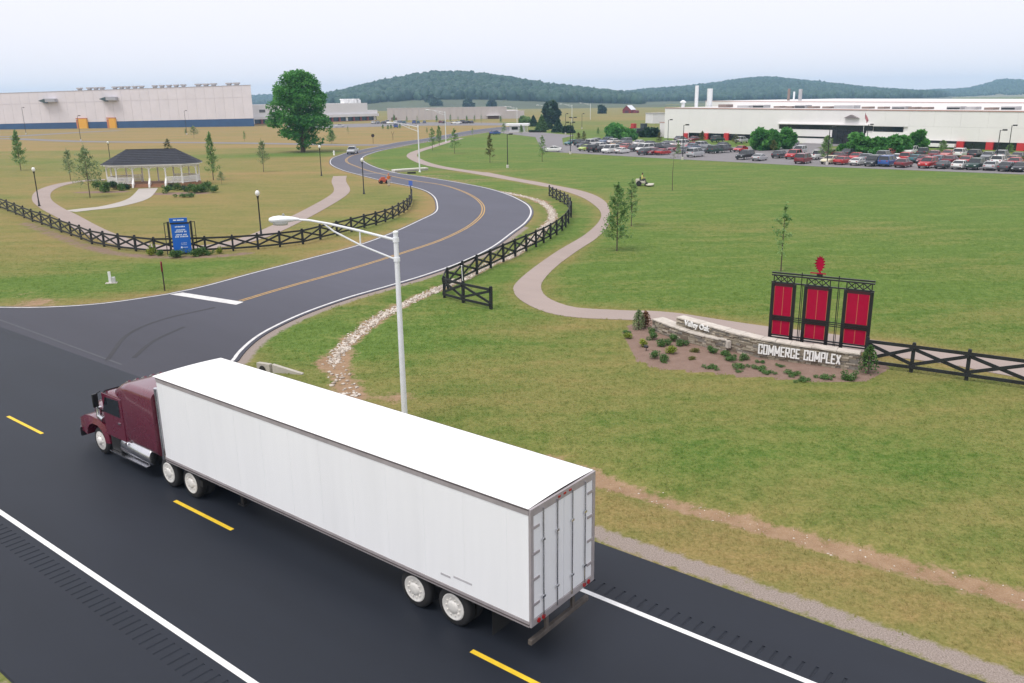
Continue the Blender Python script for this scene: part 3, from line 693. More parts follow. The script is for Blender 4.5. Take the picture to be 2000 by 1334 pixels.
for k, y in enumerate((-0.8, -0.4, 0, 0.4, 0.8)):
    MB().loft([rrect(15.95, y*.7-0.06, y*.7+0.06, 2.78, 2.93, 0.05, 2), rrect(16.20, y*.7-0.045, y*.7+0.045, 2.68, 2.82, 0.04, 2)]).build('marker_light', chrome, sleeper)
hood = MB().loft([rrect(17.0, -0.98, 0.98, 0.95, 1.78, 0.16), rrect(17.6, -0.86, 0.86, 0.95, 1.74, 0.2), rrect(18.3, -0.70, 0.70, 0.92, 1.66, 0.24), rrect(18.75, -0.60, 0.60, 0.92, 1.58, 0.26), rrect(18.86, -0.54, 0.54, 0.98, 1.48, 0.22)])
hood.build('hood', maroon, truck, True)
gr = MB().bb(18.83, 18.91, -0.46, 0.46, 0.80, 1.44)
gr = gr.build('grille', chassis_m, truck, bevel=0.02)
for k in range(9): MB().bb(18.905, 18.93, -0.44, 0.44, 0.84+k*0.066, 0.865+k*0.066).build('grille_bar', chrome, gr)
for s in (1, -1):
    fd = MB(); prof = []
    for k in range(9):
        a = R(8+k*20.5); prof.append((17.62+0.66*math.cos(a), 0.52+0.66*math.sin(a)))
    pts_o = [(18.86, 0.62), (18.82, 1.12), (18.45, 1.30), (18.05, 1.36), (17.4, 1.34), (17.0, 1.22), (16.85, 0.95), (16.80, 0.6)]
    pts_i = [(18.28, 0.62), (18.22, 0.86), (18.03, 1.04), (17.80, 1.14), (17.42, 1.14), (17.18, 1.02), (17.02, 0.84), (16.98, 0.6)]
    def rib(y, pts): return [(x, s*y, z) for x, z in pts]
    n = len(pts_o)
    vsx = rib(0.62, pts_o)+rib(1.10, pts_o)+rib(1.17, pts_i)+rib(0.66, pts_i)
    fs = []
    for b in range(4):
        c = (b+1) % 4
        for i in range(n-1): fs.append((b*n+i, b*n+i+1, c*n+i+1, c*n+i) if s > 0 else (b*n+i+1, b*n+i, c*n+i, c*n+i+1))
    fd.add(vsx, fs+[(0, n, 2*n, 3*n), (n-1, 2*n-1, 3*n-1, 4*n-1)])
    fdo = fd.build('front_fender', maroon, truck, True)
    MB().bb(18.80, 18.90, s*0.66, s*1.0, 0.92, 1.10).build('headlight', clear_lens, fdo, bevel=0.02)
    MB().lathe([(0.02, 14.05), (0.30, 14.07), (0.33, 14.12), (0.33, 15.88), (0.30, 15.93), (0.02, 15.95)], 24, (0, s*0.88, 0.78), 'x').build('fuel_tank', chrome, truck, True)
    st = MB().bb(14.3, 16.7, s*1.02, s*1.2, 0.40, 0.44)
    for x in (14.5, 15.5, 16.5): st.bb(x-0.04, x+0.04, s*0.95, s*1.0, 0.4, 0.7)
    st.build('running_step', chrome, truck)
    MB().tube([(13.42, s*1.0, 0.9), (13.42, s*1.0, 3.0), (13.36, s*1.02, 3.3)], 0.07, 12).build('exhaust_stack', chrome, truck, True)
    MB().bb(16.1, 16.7, s*0.7, s*1.1, 0.45, 0.95).build('battery_box', chassis_m, truck, bevel=0.02)
bm_ = MB().loft([rrect(18.80, -1.18, 1.18, 0.42, 0.76, 0.05, 2), rrect(18.98, -1.10, 1.10, 0.44, 0.76, 0.05, 2)])
bm_.build('front_bumper', M('dark_bumper', (0.05, 0.05, 0.055), 0.4, metal=0.4), truck, True)
MB().tube([(17.55, 0.98, 1.76), (17.55, 1.0, 1.42), (17.1, 1.05, 1.40)], 0.10, 12).build('air_cleaner', chrome, truck, True)

# ================================================================== street lamps
def cobra(name, base, H, arm, ang, label, cat='street lamp', group='white cobra-head street lamps', s=1.0):
    root = empty(name, (*base, 0), ang, label, cat, group)
    MB().lathe([(0.24*s, 0), (0.24*s, 0.05), (0.15*s, 0.08), (0.13*s, 0.3)], 14).build('base_plate', white_metal, root)
    MB().tube([(0, 0, 0.05), (0, 0, H*0.5), (0, 0, H)], [0.125*s, 0.108*s, 0.092*s], 16).build('pole', white_metal, root, True)
    MB().lathe([(0.11*s, H-0.002), (0.11*s, H+0.05), (0.03, H+0.09)], 14).build('pole_cap', white_metal, root)
    MB().lathe([(0.125*s, H-0.32), (0.125*s, H-0.16)], 14).build('clamp', white_metal, root); MB().lathe([(0.13*s, H-1.02), (0.13*s, H-0.88)], 14).build('clamp', white_metal, root)
    top = [(0.05, 0, H-0.24), (arm*0.30, 0, H+0.10), (arm*0.55, 0, H+0.36), (arm*0.72, 0, H+0.50), (arm*0.86, 0, H+0.54)]
    MB().tube(top, [0.055*s, 0.05*s, 0.047*s, 0.044*s, 0.04*s], 10).build('arm', white_metal, root, True)
    low = [(0.05, 0, H-0.95), (arm*0.30, 0, H-0.42), (arm*0.52, 0, H+0.10), (arm*0.60, 0, H+0.385)]
    MB().tube(low, 0.036*s, 8).build('arm_brace', white_metal, root, True)
    MB().tube([(arm*0.30, 0, H-0.42), (arm*0.30, 0, H+0.10)], 0.03*s, 8).build('strut', white_metal, root)
    hs = []
    for x, w, zt, zb in ((arm*0.80, 0.05, 0.58, 0.50), (arm*0.86, 0.10, 0.64, 0.46), (arm*0.92, 0.16, 0.67, 0.42), (arm*0.97, 0.185, 0.68, 0.40), (arm*1.02, 0.175, 0.65, 0.41), (arm*1.05, 0.10, 0.60, 0.46)):
        hs.append([(x, w*math.cos(R(a)), H+(zt+zb)/2+(zt-zb)/2*math.sin(R(a))) for a in range(0, 360, 30)])
    hd = MB().loft(hs).build('lamp_head', white_metal, root, True)
    MB().loft([[(x, w*math.cos(R(a)), H+z+0.10*math.sin(R(a))*(1 if math.sin(R(a)) < 0 else 0.2)) for a in range(0, 360, 30)] for x, w, z in ((arm*0.90, 0.06, 0.44), (arm*0.94, 0.14, 0.42), (arm*0.99, 0.14, 0.42), (arm*1.02, 0.07, 0.44))]).build('lens', M('lamp_lens', (0.55, 0.55, 0.52), 0.2), hd, True)
    MB().lathe([(0.04, 0), (0.045, 0.06), (0.02, 0.085)], 10, (arm*0.93, 0, H+0.67)).build('photocell', M('photocell_grey', (0.3, 0.3, 0.28), 0.5), hd)
    return root
lb = G(791.3, 828)
cobra('street_lamp', lb, 7.30, 4.25, R(180), 'tall white street lamp right behind the trailer, its arm reaching over the near road', s=0.92)
cobra('street_lamp', G(820,336), 7.75, 5.0, R(182), 'white street lamp rising from the concrete culvert slab beside the road bend')
cobra('street_lamp', G(871,277.5), 8.6, 5.4, R(176), 'white street lamp between leafy saplings beyond the far road bend')
cobra('street_lamp', G(1010,248.5), 8.2, 5.2, R(176), 'white street lamp standing behind the guard booth')
cobra('street_lamp', G(1071.5,243), 8.4, 5.6, R(176), 'white street lamp rising among the dark conifers')
cobra('street_lamp', G(1117,239.5), 8.6, 6.0, R(176), 'white street lamp in the field just right of the conifers')
cobra('street_lamp', G(1153,233), 8.6, 6.0, R(176), 'faint white street lamp out in the field left of the red barn')
globe = M('lamp_globe', (0.80, 0.80, 0.76), 0.25)
def lantern(px, py, H, label):
    root = empty('lantern_post', (*G(px, py), 0), 0, label, 'lamp post', 'black globe lantern posts along the footpaths')
    MB().lathe([(0.16, 0), (0.16, 0.1), (0.11, 0.18), (0.085, 0.7), (0.07, 0.75), (0.055, H-0.75), (0.075, H-0.70), (0.10, H-0.55), (0.13, H-0.50), (0.10, H-0.46)], 12).build('post', black_metal, root, True)
    gl = MB().lathe([(0.08, H-0.46), (0.17, H-0.36), (0.205, H-0.22), (0.18, H-0.08), (0.10, H+0.02), (0.02, H+0.05)], 14).build('globe', globe, root, True)
    MB().lathe([(0.05, H+0.04), (0.03, H+0.08), (0.005, H+0.16)], 8).build('finial', black_metal, gl)
    return root
lantern(77, 403, 4.65, 'black lantern post with white globe beside the path, nearest the left edge')
lantern(510.5, 461.5, 4.15, 'black lantern post with white globe right behind the curved fence')
lantern(711, 379, 4.65, 'black lantern post with white globe on the grass inside the road bend')
lantern(628, 343.5, 4.95, 'black lantern post with white globe near the path end under the big tree')
lantern(216, 318, 4.4, 'black lantern post with white globe showing above the gazebo roof')
def lot_light(px, py, ptop, label, heads=1, dark=True):
    b = G(px, py); H = 1.0
    lo, hi = 0.5, 20
    for _ in range(40):
        m = (lo+hi)/2; v = np.array([b[0], b[1], m-CAM_H]); yy = 667-CAM_F*(v@cU)/(v@cF)
        if yy > ptop: lo = m
        else: hi = m
    H = lo; mt = black_metal
    root = empty('car_park_light', (*b, 0), rng.uniform(-0.4, 0.4), label, 'lamp post', 'slim dark car park lights')
    MB().lathe([(0.25, 0), (0.25, 0.5), (0.22, 0.55)], 10).build('footing', pale_concrete, root)
    MB().tube([(0, 0, 0.5), (0, 0, H)], [0.085, 0.06], 8).build('pole', mt, root)
    for k in range(heads):
        s = 1 if k == 0 else -1
        h = MB().beam((0, 0, H-0.1), (s*0.5, 0, H-0.02), 0.06, 0.06).bb(s*0.35, s*1.0, -0.22, 0.22, H-0.10, H+0.14)
        h.build('lamp_head', mt, root)
lot_light(1304,285,234,'dark car park light at the left end of the white factory wall')
lot_light(1333,312,244,'dark car park light among the cars in front of the left factory wall')
lot_light(1467,272,237,'dark car park light above the clump of round trees')
lot_light(1944,325,254,'nearer of two dark car park lights at the right edge')
lot_light(1968,306,245,'farther of two dark car park lights at the right edge')
lot_light(1615,322,248,'dark car park light with pale head in front of the factory entrance')
lot_light(1691,296,243,'dark lamp post right of the dark factory entrance')
lot_light(1114,301,239,'dark twin-headed car park light by the drive, nearest the lawn', 2)
lot_light(1118.5,285,229.5,'dark twin-headed car park light right behind the nearest twin light', 2)
lot_light(1104.5,262,222,'slim dark pole light just right of the conifers')
lot_light(1136.5,252,222,'slim dark pole light standing alone in the far field')
lot_light(991.5,328,262,'thin dark pole standing alone on the lawn below the guard booth')
lot_light(365,263,216,'slim pole light before the blue striped warehouse wall')
lot_light(51,262,210,'slim pole light before the left end of the warehouse')
lot_light(158,275,226,'slim pole light on a pale footing before the yellow doors')

# ================================================================== fences
post_me = MB().box((0, 0, 0.69), (0.15, 0.15, 1.38)).box((0, 0, 1.40), (0.11, 0.11, 0.04)).mesh('post', black_paint)
board_me = MB().bb(0, 1, -0.022, 0.022, -0.075, 0.075).mesh('rail', black_paint)
def fence(pts, label, skip=(), scale=1.0):
    P = GL(pts); b = P[0]
    root = empty('crossbuck_fence', (*b, 0), 0, label, 'fence')
    for i, p in enumerate(P):
        a = math.atan2(*(P[min(i+1, len(P)-1)]-P[max(i-1, 0)])[::-1])
        obj('post', post_me, root, (p[0]-b[0], p[1]-b[1], -0.04+rng.uniform(-0.02, 0.02)), (rng.normal(0, 0.008), rng.normal(0, 0.008), a))
    for i in range(len(P)-1):
        if i in skip: continue
        a, c = P[i]-b, P[i+1]-b; e = c-a; L = np.linalg.norm(e); an = math.atan2(e[1], e[0])
        nrm = np.array([-e[1], e[0]])/L
        def bar(nm, z0, z1, off):
            LL = math.hypot(L, z1-z0); o = a+nrm*off
            obj(nm, board_me, root, (o[0], o[1], z0), (0, -math.atan2(z1-z0, L), an), (LL, 1, 1))
        bar('top_rail', 1.20, 1.20, -0.099); bar('bottom_rail', 0.26, 0.26, -0.099)
        bar('cross_brace', 0.38, 1.09, -0.10); bar('cross_brace', 1.09, 0.38, -0.052)
    return root
fence([(-18,399),(0,406.5),(15.5,412.5),(31,419),(47.5,426),(64,433),(82,439),(100.6,446),(120,454),(139.5,461),(159,468),(180,477),(204,482),(233,487.6),(266,491),(303,495),(352,494),(402,492.7),(456,490.5),(504.6,487),(547,482.6),(592,477),(626,468),(658.6,460),(686.6,452.6),(712,445.6),(734.5,440),(753,434),(767.5,427.6),(779,421),(789,415.5),(796,410),(800.5,404),(803.5,396),(804,390)], 'long black crossbuck fence curving past the blue sign to the road bend')
fence([(1073,383),(1079.6,387),(1086.6,390.5),(1094,394.6),(1102.4,399),(1109,403.6),(1113.5,410),(1115.8,418),(1115.4,425),(1110.4,436.4),(1105,444),(1098,450.5),(1087.4,459),(1075.4,466.5),(1062,474),(1047,481.5),(1028,490),(1006.5,499.8),(983.5,510.5),(958.7,522.8),(931.6,535.3),(903.8,549),(875,563),(868,581.6),(905,591.6),(959,604)], 'black crossbuck fence snaking between the road bend and the footpath')
fence([(1690,715),(1779,727),(1887,742.5),(2008,760),(2150,781)], 'black crossbuck fence running right from the stone entrance wall')

# ================================================================== blue sign on its black frame
blue = M('sign_blue', (0.005, 0.115, 0.52), 0.45, var=0.05)
sign_white = M('sign_lettering_white', (0.75, 0.80, 0.85), 0.5)
bs = empty('blue_sign', (*G(359, 497), 0), R(16), 'tall blue sign with white lettering on a black frame, in the long fence', 'sign')
MB().bb(-0.72, 0.66, -0.05, 0.05, 0.16, 2.50).build('panel', blue, bs, bevel=0.01)
MB().bb(-0.80, 0.56, -0.045, 0.045, 2.62, 2.98).build('header_panel', blue, bs, bevel=0.01)
MB().bb(-0.78, 0.74, -0.07, 0.07, 2.505, 2.615).build('cross_bar', black_metal, bs)
for x in (-0.92, 0.80): MB().bb(x-0.08, x+0.08, -0.09, 0.09, -0.05, 2.72).build('post', black_metal, bs)
for x in (-1.22, 1.10):
    fr2 = MB().bb(x-0.03, x+0.03, -0.03, 0.03, 0.0, 2.66); s = 1 if x < 0 else -1
    for z in (0.4, 1.5, 2.6): fr2.bb(min(x, x+s*0.25), max(x, x+s*0.25), -0.02, 0.02, z, z+0.05)
    fr2.build('side_frame', black_metal, bs)
MB().bb(-0.80, 0.70, -0.09, 0.09, 0.03, 0.155).build('base_rail', black_metal, bs)
def fake_line(z, x0, x1, h, words):      # lettering too small to read in the picture: strokes of its size and rhythm
    m = MB(); x = x0; tot = sum(words)+0.6*(len(words)-1); k = (x1-x0)/tot
    for w in words:
        nn = max(2, int(w)); 
        for q in range(nn):
            xa = x+q*w*k/nn; m.bb(xa, xa+w*k/nn*0.66, -0.056, -0.052, z, z+h*(1 if (q % 3) else 0.8))
        x += (w+0.6)*k
    m.build('lettering', sign_white, bs)
fake_line(2.23, -0.42, 0.36, 0.11, [7]); fake_line(1.97, -0.36, 0.36, 0.10, [7]); fake_line(1.82, -0.46, 0.44, 0.11, [6, 2]); fake_line(1.58, -0.42, 0.44, 0.10, [5, 3]); fake_line(1.42, -0.48, 0.52, 0.11, [3, 6])
fake_line(0.92, -0.10, 0.35, 0.05, [2, 5]); fake_line(0.80, -0.10, 0.35, 0.03, [8])
lo_ = MB().lathe([(0.075, -0.058), (0.075, -0.052)], 14, (-0.08, 0, 0.60), 'y'); lo_.build('round_logo', sign_white, bs)
fake_line(0.57, 0.04, 0.40, 0.055, [6])
m_ = MB()
for x0, w in ((-0.5, 0.22), (-0.22, 0.3), (0.12, 0.18)): m_.bb(x0, x0+w, -0.05, -0.047, 2.77, 2.86)
m_.build('lettering', sign_white, bs)

# ================================================================== small roadside things
def octagon(r, y0, y1, c, n=8):
    return MB().lathe([(r, y0), (r, y1)], n, c, 'y')
ss = empty('stop_sign', (*G(322, 568), 0), R(-68), 'maroon octagonal sign seen nearly edge-on on a dark post by the stop line', 'sign')
MB().bb(-0.04, 0.04, -0.04, 0.04, -0.02, 1.35).build('post', M('dark_timber', (0.035, 0.02, 0.018), 0.7), ss)
maroon_sign = M('maroon_sign', (0.22, 0.012, 0.022), 0.45)
octagon(0.36, -0.07, -0.045, (0, 0, 1.62)).build('plate', maroon_sign, ss)
octagon(0.36, -0.0445, -0.04, (0, 0, 1.62)).build('plate_back', maroon_sign, ss)
MB().bb(-0.05, 0.05, -0.039, 0.039, 1.30, 1.95).build('post_top', maroon_sign, ss)
wm = empty('utility_marker', (*G(217, 553), 0), 0.3, 'short white utility marker post with a grey box in the grass corner', 'marker')
MB().bb(-0.13, 0.05, -0.05, 0.05, 0, 0.80).build('post', white_paint, wm, bevel=0.01)
MB().bb(0.08, 0.30, -0.1, 0.1, 0, 0.42).build('box', M('grey_plastic', (0.5, 0.5, 0.5), 0.6), wm, bevel=0.02)
MB().plate([(-0.35, -0.25), (0.4, -0.25), (0.4, 0.25), (-0.35, 0.25)], -0.02, 0.03).build('pad', concrete, wm)
bsn = empty('small_blue_sign', (*G(803, 386.5), 0), 0.2, 'small blue sign on a dark post at the far end of the long fence', 'sign')
MB().bb(-0.05, 0.05, -0.05, 0.05, 0, 1.75).build('post', black_metal, bsn); MB().bb(-0.24, 0.24, -0.075, -0.055, 1.55, 2.15).build('plate', M('pale_blue_sign', (0.08, 0.16, 0.55), 0.5), bsn)
def back_sign(px, py, h, label, diamond=True):
    r = empty('road_sign', (*G(px, py), 0), 0.2, label, 'sign')
    MB().bb(-0.05, 0.05, -0.05, 0.05, 0, h).build('post', black_metal, r); octagon(0.5, 0.06, 0.09, (0, 0, h-0.35), 4 if not diamond else 8).build('plate', M('sign_back', (0.05, 0.03, 0.025), 0.6), r)
back_sign(729, 280.5, 2.6, 'dark sign on a post at the mouth of the far access road')
r_ = empty('mailbox_post', (*G(767.5, 273), 0), 0, 'thin forked post standing in the brown grass beyond the road', 'post')
MB().tube([(0, 0, 0), (0, 0, 1.7)], 0.06, 6).tube([(0, 0, 1.5), (-0.45, 0, 2.5)], 0.05, 6).tube([(0, 0, 1.5), (0.45, 0, 2.5)], 0.05, 6).build('forked_post', M('weathered_post', (0.09, 0.06, 0.05), 0.8), r_)
hy = empty('white_hydrant', (*G(652.5, 303), 0), 0, 'small white hydrant in the grass just left of the far bend', 'hydrant')
MB().lathe([(0.22, 0), (0.16, 0.1), (0.14, 0.75), (0.18, 0.8), (0.13, 0.95), (0.03, 1.05)], 10).build('barrel', white_paint, hy, True); MB().tube([(-0.26, 0, 0.6), (0.26, 0, 0.6)], 0.08, 8).build('nozzle', white_paint, hy)
# culvert headwall near the road corner
cv = empty('culvert_headwall', (*G(528, 722), 0), 0, 'pale concrete culvert headwall with sloping wing beside the near kerb', 'culvert')
c0 = G(528, 722); cA, cB, cC = G(508, 722)-c0, G(530, 727)-c0, G(592, 731)-c0
def wall_seg(a, b, h0, h1, t, name):
    e = (b-a)/np.linalg.norm(b-a); nrm = np.array([-e[1], e[0]])*t/2
    p = [a-nrm, b-nrm, b+nrm, a+nrm]; h = [h0, h1, h1, h0]
    MB().add([(*q, -0.3) for q in p]+[(*q, z) for q, z in zip(p, h)], [(3, 2, 1, 0), (4, 5, 6, 7), (0, 1, 5, 4), (1, 2, 6, 5), (2, 3, 7, 6), (3, 0, 4, 7)]).build(name, concrete, cv, bevel=0.02)
wall_seg(cA+np.array([-.1, .1]), cB, 0.34, 0.40, 0.2, 'headwall'); wall_seg(cB+np.array([0.1, 0]), cC, 0.40, 0.05, 0.18, 'wing_wall')
mid_ = (cA+cB)/2; e_ = (cB-cA)/np.linalg.norm(cB-cA); an_ = math.atan2(e_[1], e_[0])
pp = MB().lathe([(0.19, -0.16), (0.19, -0.125), (0.15, -0.125), (0.15, 0.1)], 18, (0, 0, 0.08), 'y').build('pipe_mouth', M('pipe_dark', (0.02, 0.02, 0.02), 0.8), cv, loc=(mid_[0]-0.05, mid_[1]+0.05, 0), rot=(0, 0, an_))
# concrete culvert slab at the far bend
sl_ = empty('culvert_slab', (*G(800, 337), 0), 0, 'long pale concrete slab with a dark culvert mouth beside the road bend', 'culvert')
s0 = G(800, 337); a1, a2 = G(768, 336.5)-s0, G(833, 332)-s0; e_ = (a2-a1)/np.linalg.norm(a2-a1); n_ = np.array([-e_[1], e_[0]])*0.6
MB().plate([a1-n_, a2-n_, a2+n_, a1+n_], 0.25, 0.45).build('slab', M('slab_white', (0.66, 0.63, 0.57), 0.8, var=0.1), sl_)
MB().plate([a1-n_*.9, a2-n_*.9, a2+n_*.9, a1+n_*.9], -0.2, 0.249).build('footing', concrete, sl_)
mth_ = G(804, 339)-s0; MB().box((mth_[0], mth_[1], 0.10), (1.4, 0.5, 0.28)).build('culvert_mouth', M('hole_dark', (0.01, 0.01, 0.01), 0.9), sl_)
# ================================================================== stone entrance wall
def height_at(b, ptop):                 # how tall something standing at b must be for its top to show at row ptop
    lo, hi = 0.02, 60
    for _ in range(50):
        m = (lo+hi)/2; v = np.array([b[0], b[1], m-CAM_H]); yy = 667-CAM_F*(v@cU)/(v@cF)
        if yy > ptop: lo = m
        else: hi = m
    return lo
stone_m = [M('ledge_stone_'+n, c, 0.9, var=0.25, scale=4.0, bump=0.5, bscale=20) for n, c in (('buff', (0.30, 0.26, 0.20)), ('grey', (0.22, 0.20, 0.175)), ('brown', (0.17, 0.135, 0.10)), ('pale', (0.42, 0.37, 0.30)))]
mortar_m = M('dark_joint', (0.085, 0.075, 0.065), 0.95, var=0.2)
cap_m = M('cap_stone', (0.52, 0.475, 0.42), 0.85, var=0.18, scale=2.2, bump=0.35, bscale=10)
letter_m = M('white_letters', (0.82, 0.82, 0.81), 0.4)
top_px = [(1322,618),(1360,628.5),(1400,639.5),(1440,650),(1484,660.5),(1530,668),(1580,675.5),(1630,683),(1680,690)]
mz = np.linspace(1.08, 0.80, len(top_px))
main_line = smooth(np.array([G(x, y, z) for (x, y), z in zip(top_px, mz)]), 0.15)
bench_px = [(1275,622),(1299,631),(1325.6,640.5),(1352,648),(1382,655.5),(1407,661),(1420,663.5)]
bz = np.linspace(0.66, 0.56, len(bench_px))
bench_line = smooth(np.array([G(x, y, z) for (x, y), z in zip(bench_px, bz)]), 0.15)
wb = main_line[0]
swall = empty('stone_entrance_wall', (*wb, 0), 0, 'low curved stone entrance wall with white lettering in a mulched bed', 'wall')
def stone_wall(line, zt, thick, parent, seed):
    r = np.random.default_rng(seed); line = line-wb; n = len(line)
    back = offset(line, thick); S = np.r_[0, np.cumsum(np.linalg.norm(np.diff(line, axis=0), axis=1))]; L = S[-1]
    ztop = np.interp(S, [0, L], zt)
    core = MB(); f2, b2 = offset(line, 0.05), offset(line, thick-0.05)
    vs_ = [(*q, -0.1) for q in f2]+[(*q, z-0.1) for q, z in zip(f2, ztop)]+[(*q, z-0.1) for q, z in zip(b2, ztop)]+[(*q, -0.1) for q in b2]
    core.add(vs_, [(i, i+1, n+i+1, n+i) for i in range(n-1)]+[(n+i, n+i+1, 2*n+i+1, 2*n+i) for i in range(n-1)]+[(2*n+i, 2*n+i+1, 3*n+i+1, 3*n+i) for i in range(n-1)]+[(0, n, 2*n, 3*n), (4*n-1, 3*n-1, 2*n-1, n-1)])
    c = core.build('wall_core', mortar_m, parent)
    def at(ln, s): return np.array([np.interp(s, S, ln[:, 0]), np.interp(s, S, ln[:, 1])])
    sb_ = MB()
    for ln, sgn in ((line, -1), (back, 1)):
        z = -0.06
        while z < max(zt)-0.09:
            h = r.uniform(0.045, 0.105); s = -0.05
            while s < L:
                w = r.uniform(0.12, 0.5); a, b = max(0, s), min(L, s+w-0.012); s += w
                zz = np.interp((a+b)/2, [0, L], zt)-0.08
                z1 = min(z+h-0.012, zz)
                if b-a < 0.03 or z1-z < 0.02: continue
                p, q = at(ln, a), at(ln, b); e = (q-p)/np.linalg.norm(q-p); nn = np.array([-e[1], e[0]])
                o = sgn*r.uniform(0.0, 0.05); i_ = -sgn*0.10
                lo_ = [p+nn*o, q+nn*o, q+nn*i_, p+nn*i_] if sgn < 0 else [p+nn*i_, q+nn*i_, q+nn*o, p+nn*o]
                j = r.uniform(-0.006, 0.006, 2); sb_.cm = int(r.choice(4, p=(.35, .3, .2, .15)))
                sb_.add([(*k, z) for k in lo_]+[(*k, z1+j[0]) for k in lo_], [(3, 2, 1, 0), (4, 5, 6, 7), (0, 1, 5, 4), (1, 2, 6, 5), (2, 3, 7, 6), (3, 0, 4, 7)])
            z += h
    so = sb_.build('stone_courses', stone_m, parent); tag(so, kind='stuff')
    for e0, ln_pair in ((0, (line[0], back[0])), (1, (line[-1], back[-1]))):       # end faces
        a, b = ln_pair; z = -0.05
        eb = MB(); t = (line[1]-line[0]) if e0 == 0 else (line[-2]-line[-1]); t = t/np.linalg.norm(t)
        while z < zt[e0]-0.1:
            h = r.uniform(0.05, 0.1); k0 = 0
            while k0 < 1:
                k1 = min(1, k0+r.uniform(0.3, 0.7)); p, q = a+(b-a)*k0, a+(b-a)*(k1-0.02); o = -t*r.uniform(0, 0.035); k0 = k1; eb.cm = int(r.integers(4))
                ps = [p+o, q+o, q+t*0.08, p+t*0.08]; z1 = min(z+h-0.01, zt[e0]-0.08)
                if z1 > z+.015: eb.add([(*k, z) for k in ps]+[(*k, z1) for k in ps], [(3, 2, 1, 0), (4, 5, 6, 7), (0, 1, 5, 4), (1, 2, 6, 5), (2, 3, 7, 6), (3, 0, 4, 7)])
            z += h
        tag(eb.build('end_stones', stone_m, parent), kind='stuff')
    s = 0.0                                                                          # cap stones, one by one
    f3, b3 = offset(line, -0.06), offset(line, thick+0.05)
    while s < L-0.05:
        w = min(r.uniform(0.55, 1.1), L-s); 
        if L-s-w < 0.25: w = L-s
        ss_ = np.linspace(s+0.008, s+w-0.008, 5); cm = MB(); dz = r.uniform(-0.012, 0.012)
        zc = [np.interp(k, [0, L], zt)+dz for k in ss_]
        secs = [[(*at(f3, k)+r.normal(0, 0.008, 2), z-0.078), (*at(b3, k), z-0.078), (*at(b3, k), z+r.normal(0, .005)), (*at(f3, k)+r.normal(0, 0.008, 2), z+r.normal(0, .005))] for k, z in zip(ss_, zc)]
        cm.loft(secs); cm.build('cap_stone', cap_m, parent, bevel=0.012); s += w
    return S, L
stone_wall(main_line, (1.08, 0.80), 0.46, swall, 3)
stone_wall(bench_line, (0.66, 0.56), 0.62, swall, 4)
def text_mesh(txt, w, h, depth, mat, bold=0.0, space=1.0):
    cu = bpy.data.curves.new('t', 'FONT'); cu.body = txt; cu.extrude = depth/2; cu.offset = bold; cu.space_character = space; cu.resolution_u = 3
    o = bpy.data.objects.new('t', cu); COL.objects.link(o)
    bpy.context.view_layer.update()
    me = bpy.data.meshes.new_from_object(o.evaluated_get(bpy.context.evaluated_depsgraph_get()))
    bpy.data.objects.remove(o); bpy.data.curves.remove(cu)
    n = len(me.vertices); co = np.zeros(n*3, np.float32); me.vertices.foreach_get('co', co); co = co.reshape(-1, 3)
    mn, mx = co.min(0), co.max(0)
    co[:, 0] = (co[:, 0]-mn[0])/(mx[0]-mn[0])*w; hb_ = (co[:, 1]-mn[1])/(mx[1]-mn[1])*h
    co = np.stack([co[:, 0], -co[:, 2], hb_], 1)     # stand it up, facing -y
    me.vertices.foreach_set('co', co.astype(np.float32).ravel()); me.update(); me.materials.clear(); me.materials.append(mat)
    return me
def on_line(line, px, z):                # point on a wall's face seen in picture column px
    best = min(range(len(line)), key=lambda i: abs((lambda v: 1000+CAM_F*(v@cX)/(v@cF))(np.array([*line[i], z-CAM_H]))-px))
    return line[best]
def letters(txt, line, px0, px1, z0, h, bold, space, proud, name, tilt=0):
    a, b = on_line(line, px0, z0), on_line(line, px1, z0); w = np.linalg.norm(b-a); an = math.atan2(*(b-a)[::-1])
    e = (b-a)/w; nn = np.array([e[1], -e[0]])*proud
    obj(name, text_mesh(txt, w, h, 0.05, letter_m, bold, space), swall, (*(a+nn-wb), z0), (0, tilt, an))
# heavy condensed capitals, cut as blocks
STK = {'C': [(0, 0, 0, 1), (0, 1, 1, 1), (0, 0, 1, 0), (1, 1, 1, .70), (1, 0, 1, .30)], 'O': [(0, 0, 0, 1), (1, 0, 1, 1), (0, 1, 1, 1), (0, 0, 1, 0)], 'M': [(0, 0, 0, 1), (1.35, 0, 1.35, 1), (0, 1, .675, .2), (1.35, 1, .675, .2)],
       'E': [(0, 0, 0, 1), (0, 1, .85, 1), (0, .5, .72, .5), (0, 0, .85, 0)], 'R': [(0, 0, 0, 1), (0, 1, 1, 1), (0, .48, 1, .48), (1, 1, 1, .5), (.5, .46, 1.05, 0)], 'P': [(0, 0, 0, 1), (0, 1, 1, 1), (0, .44, 1, .44), (1, 1, 1, .46)], 'L': [(0, 0, 0, 1), (0, 0, .85, 0)], 'X': [(0, 0, 1.05, 1), (0, 1, 1.05, 0)]}
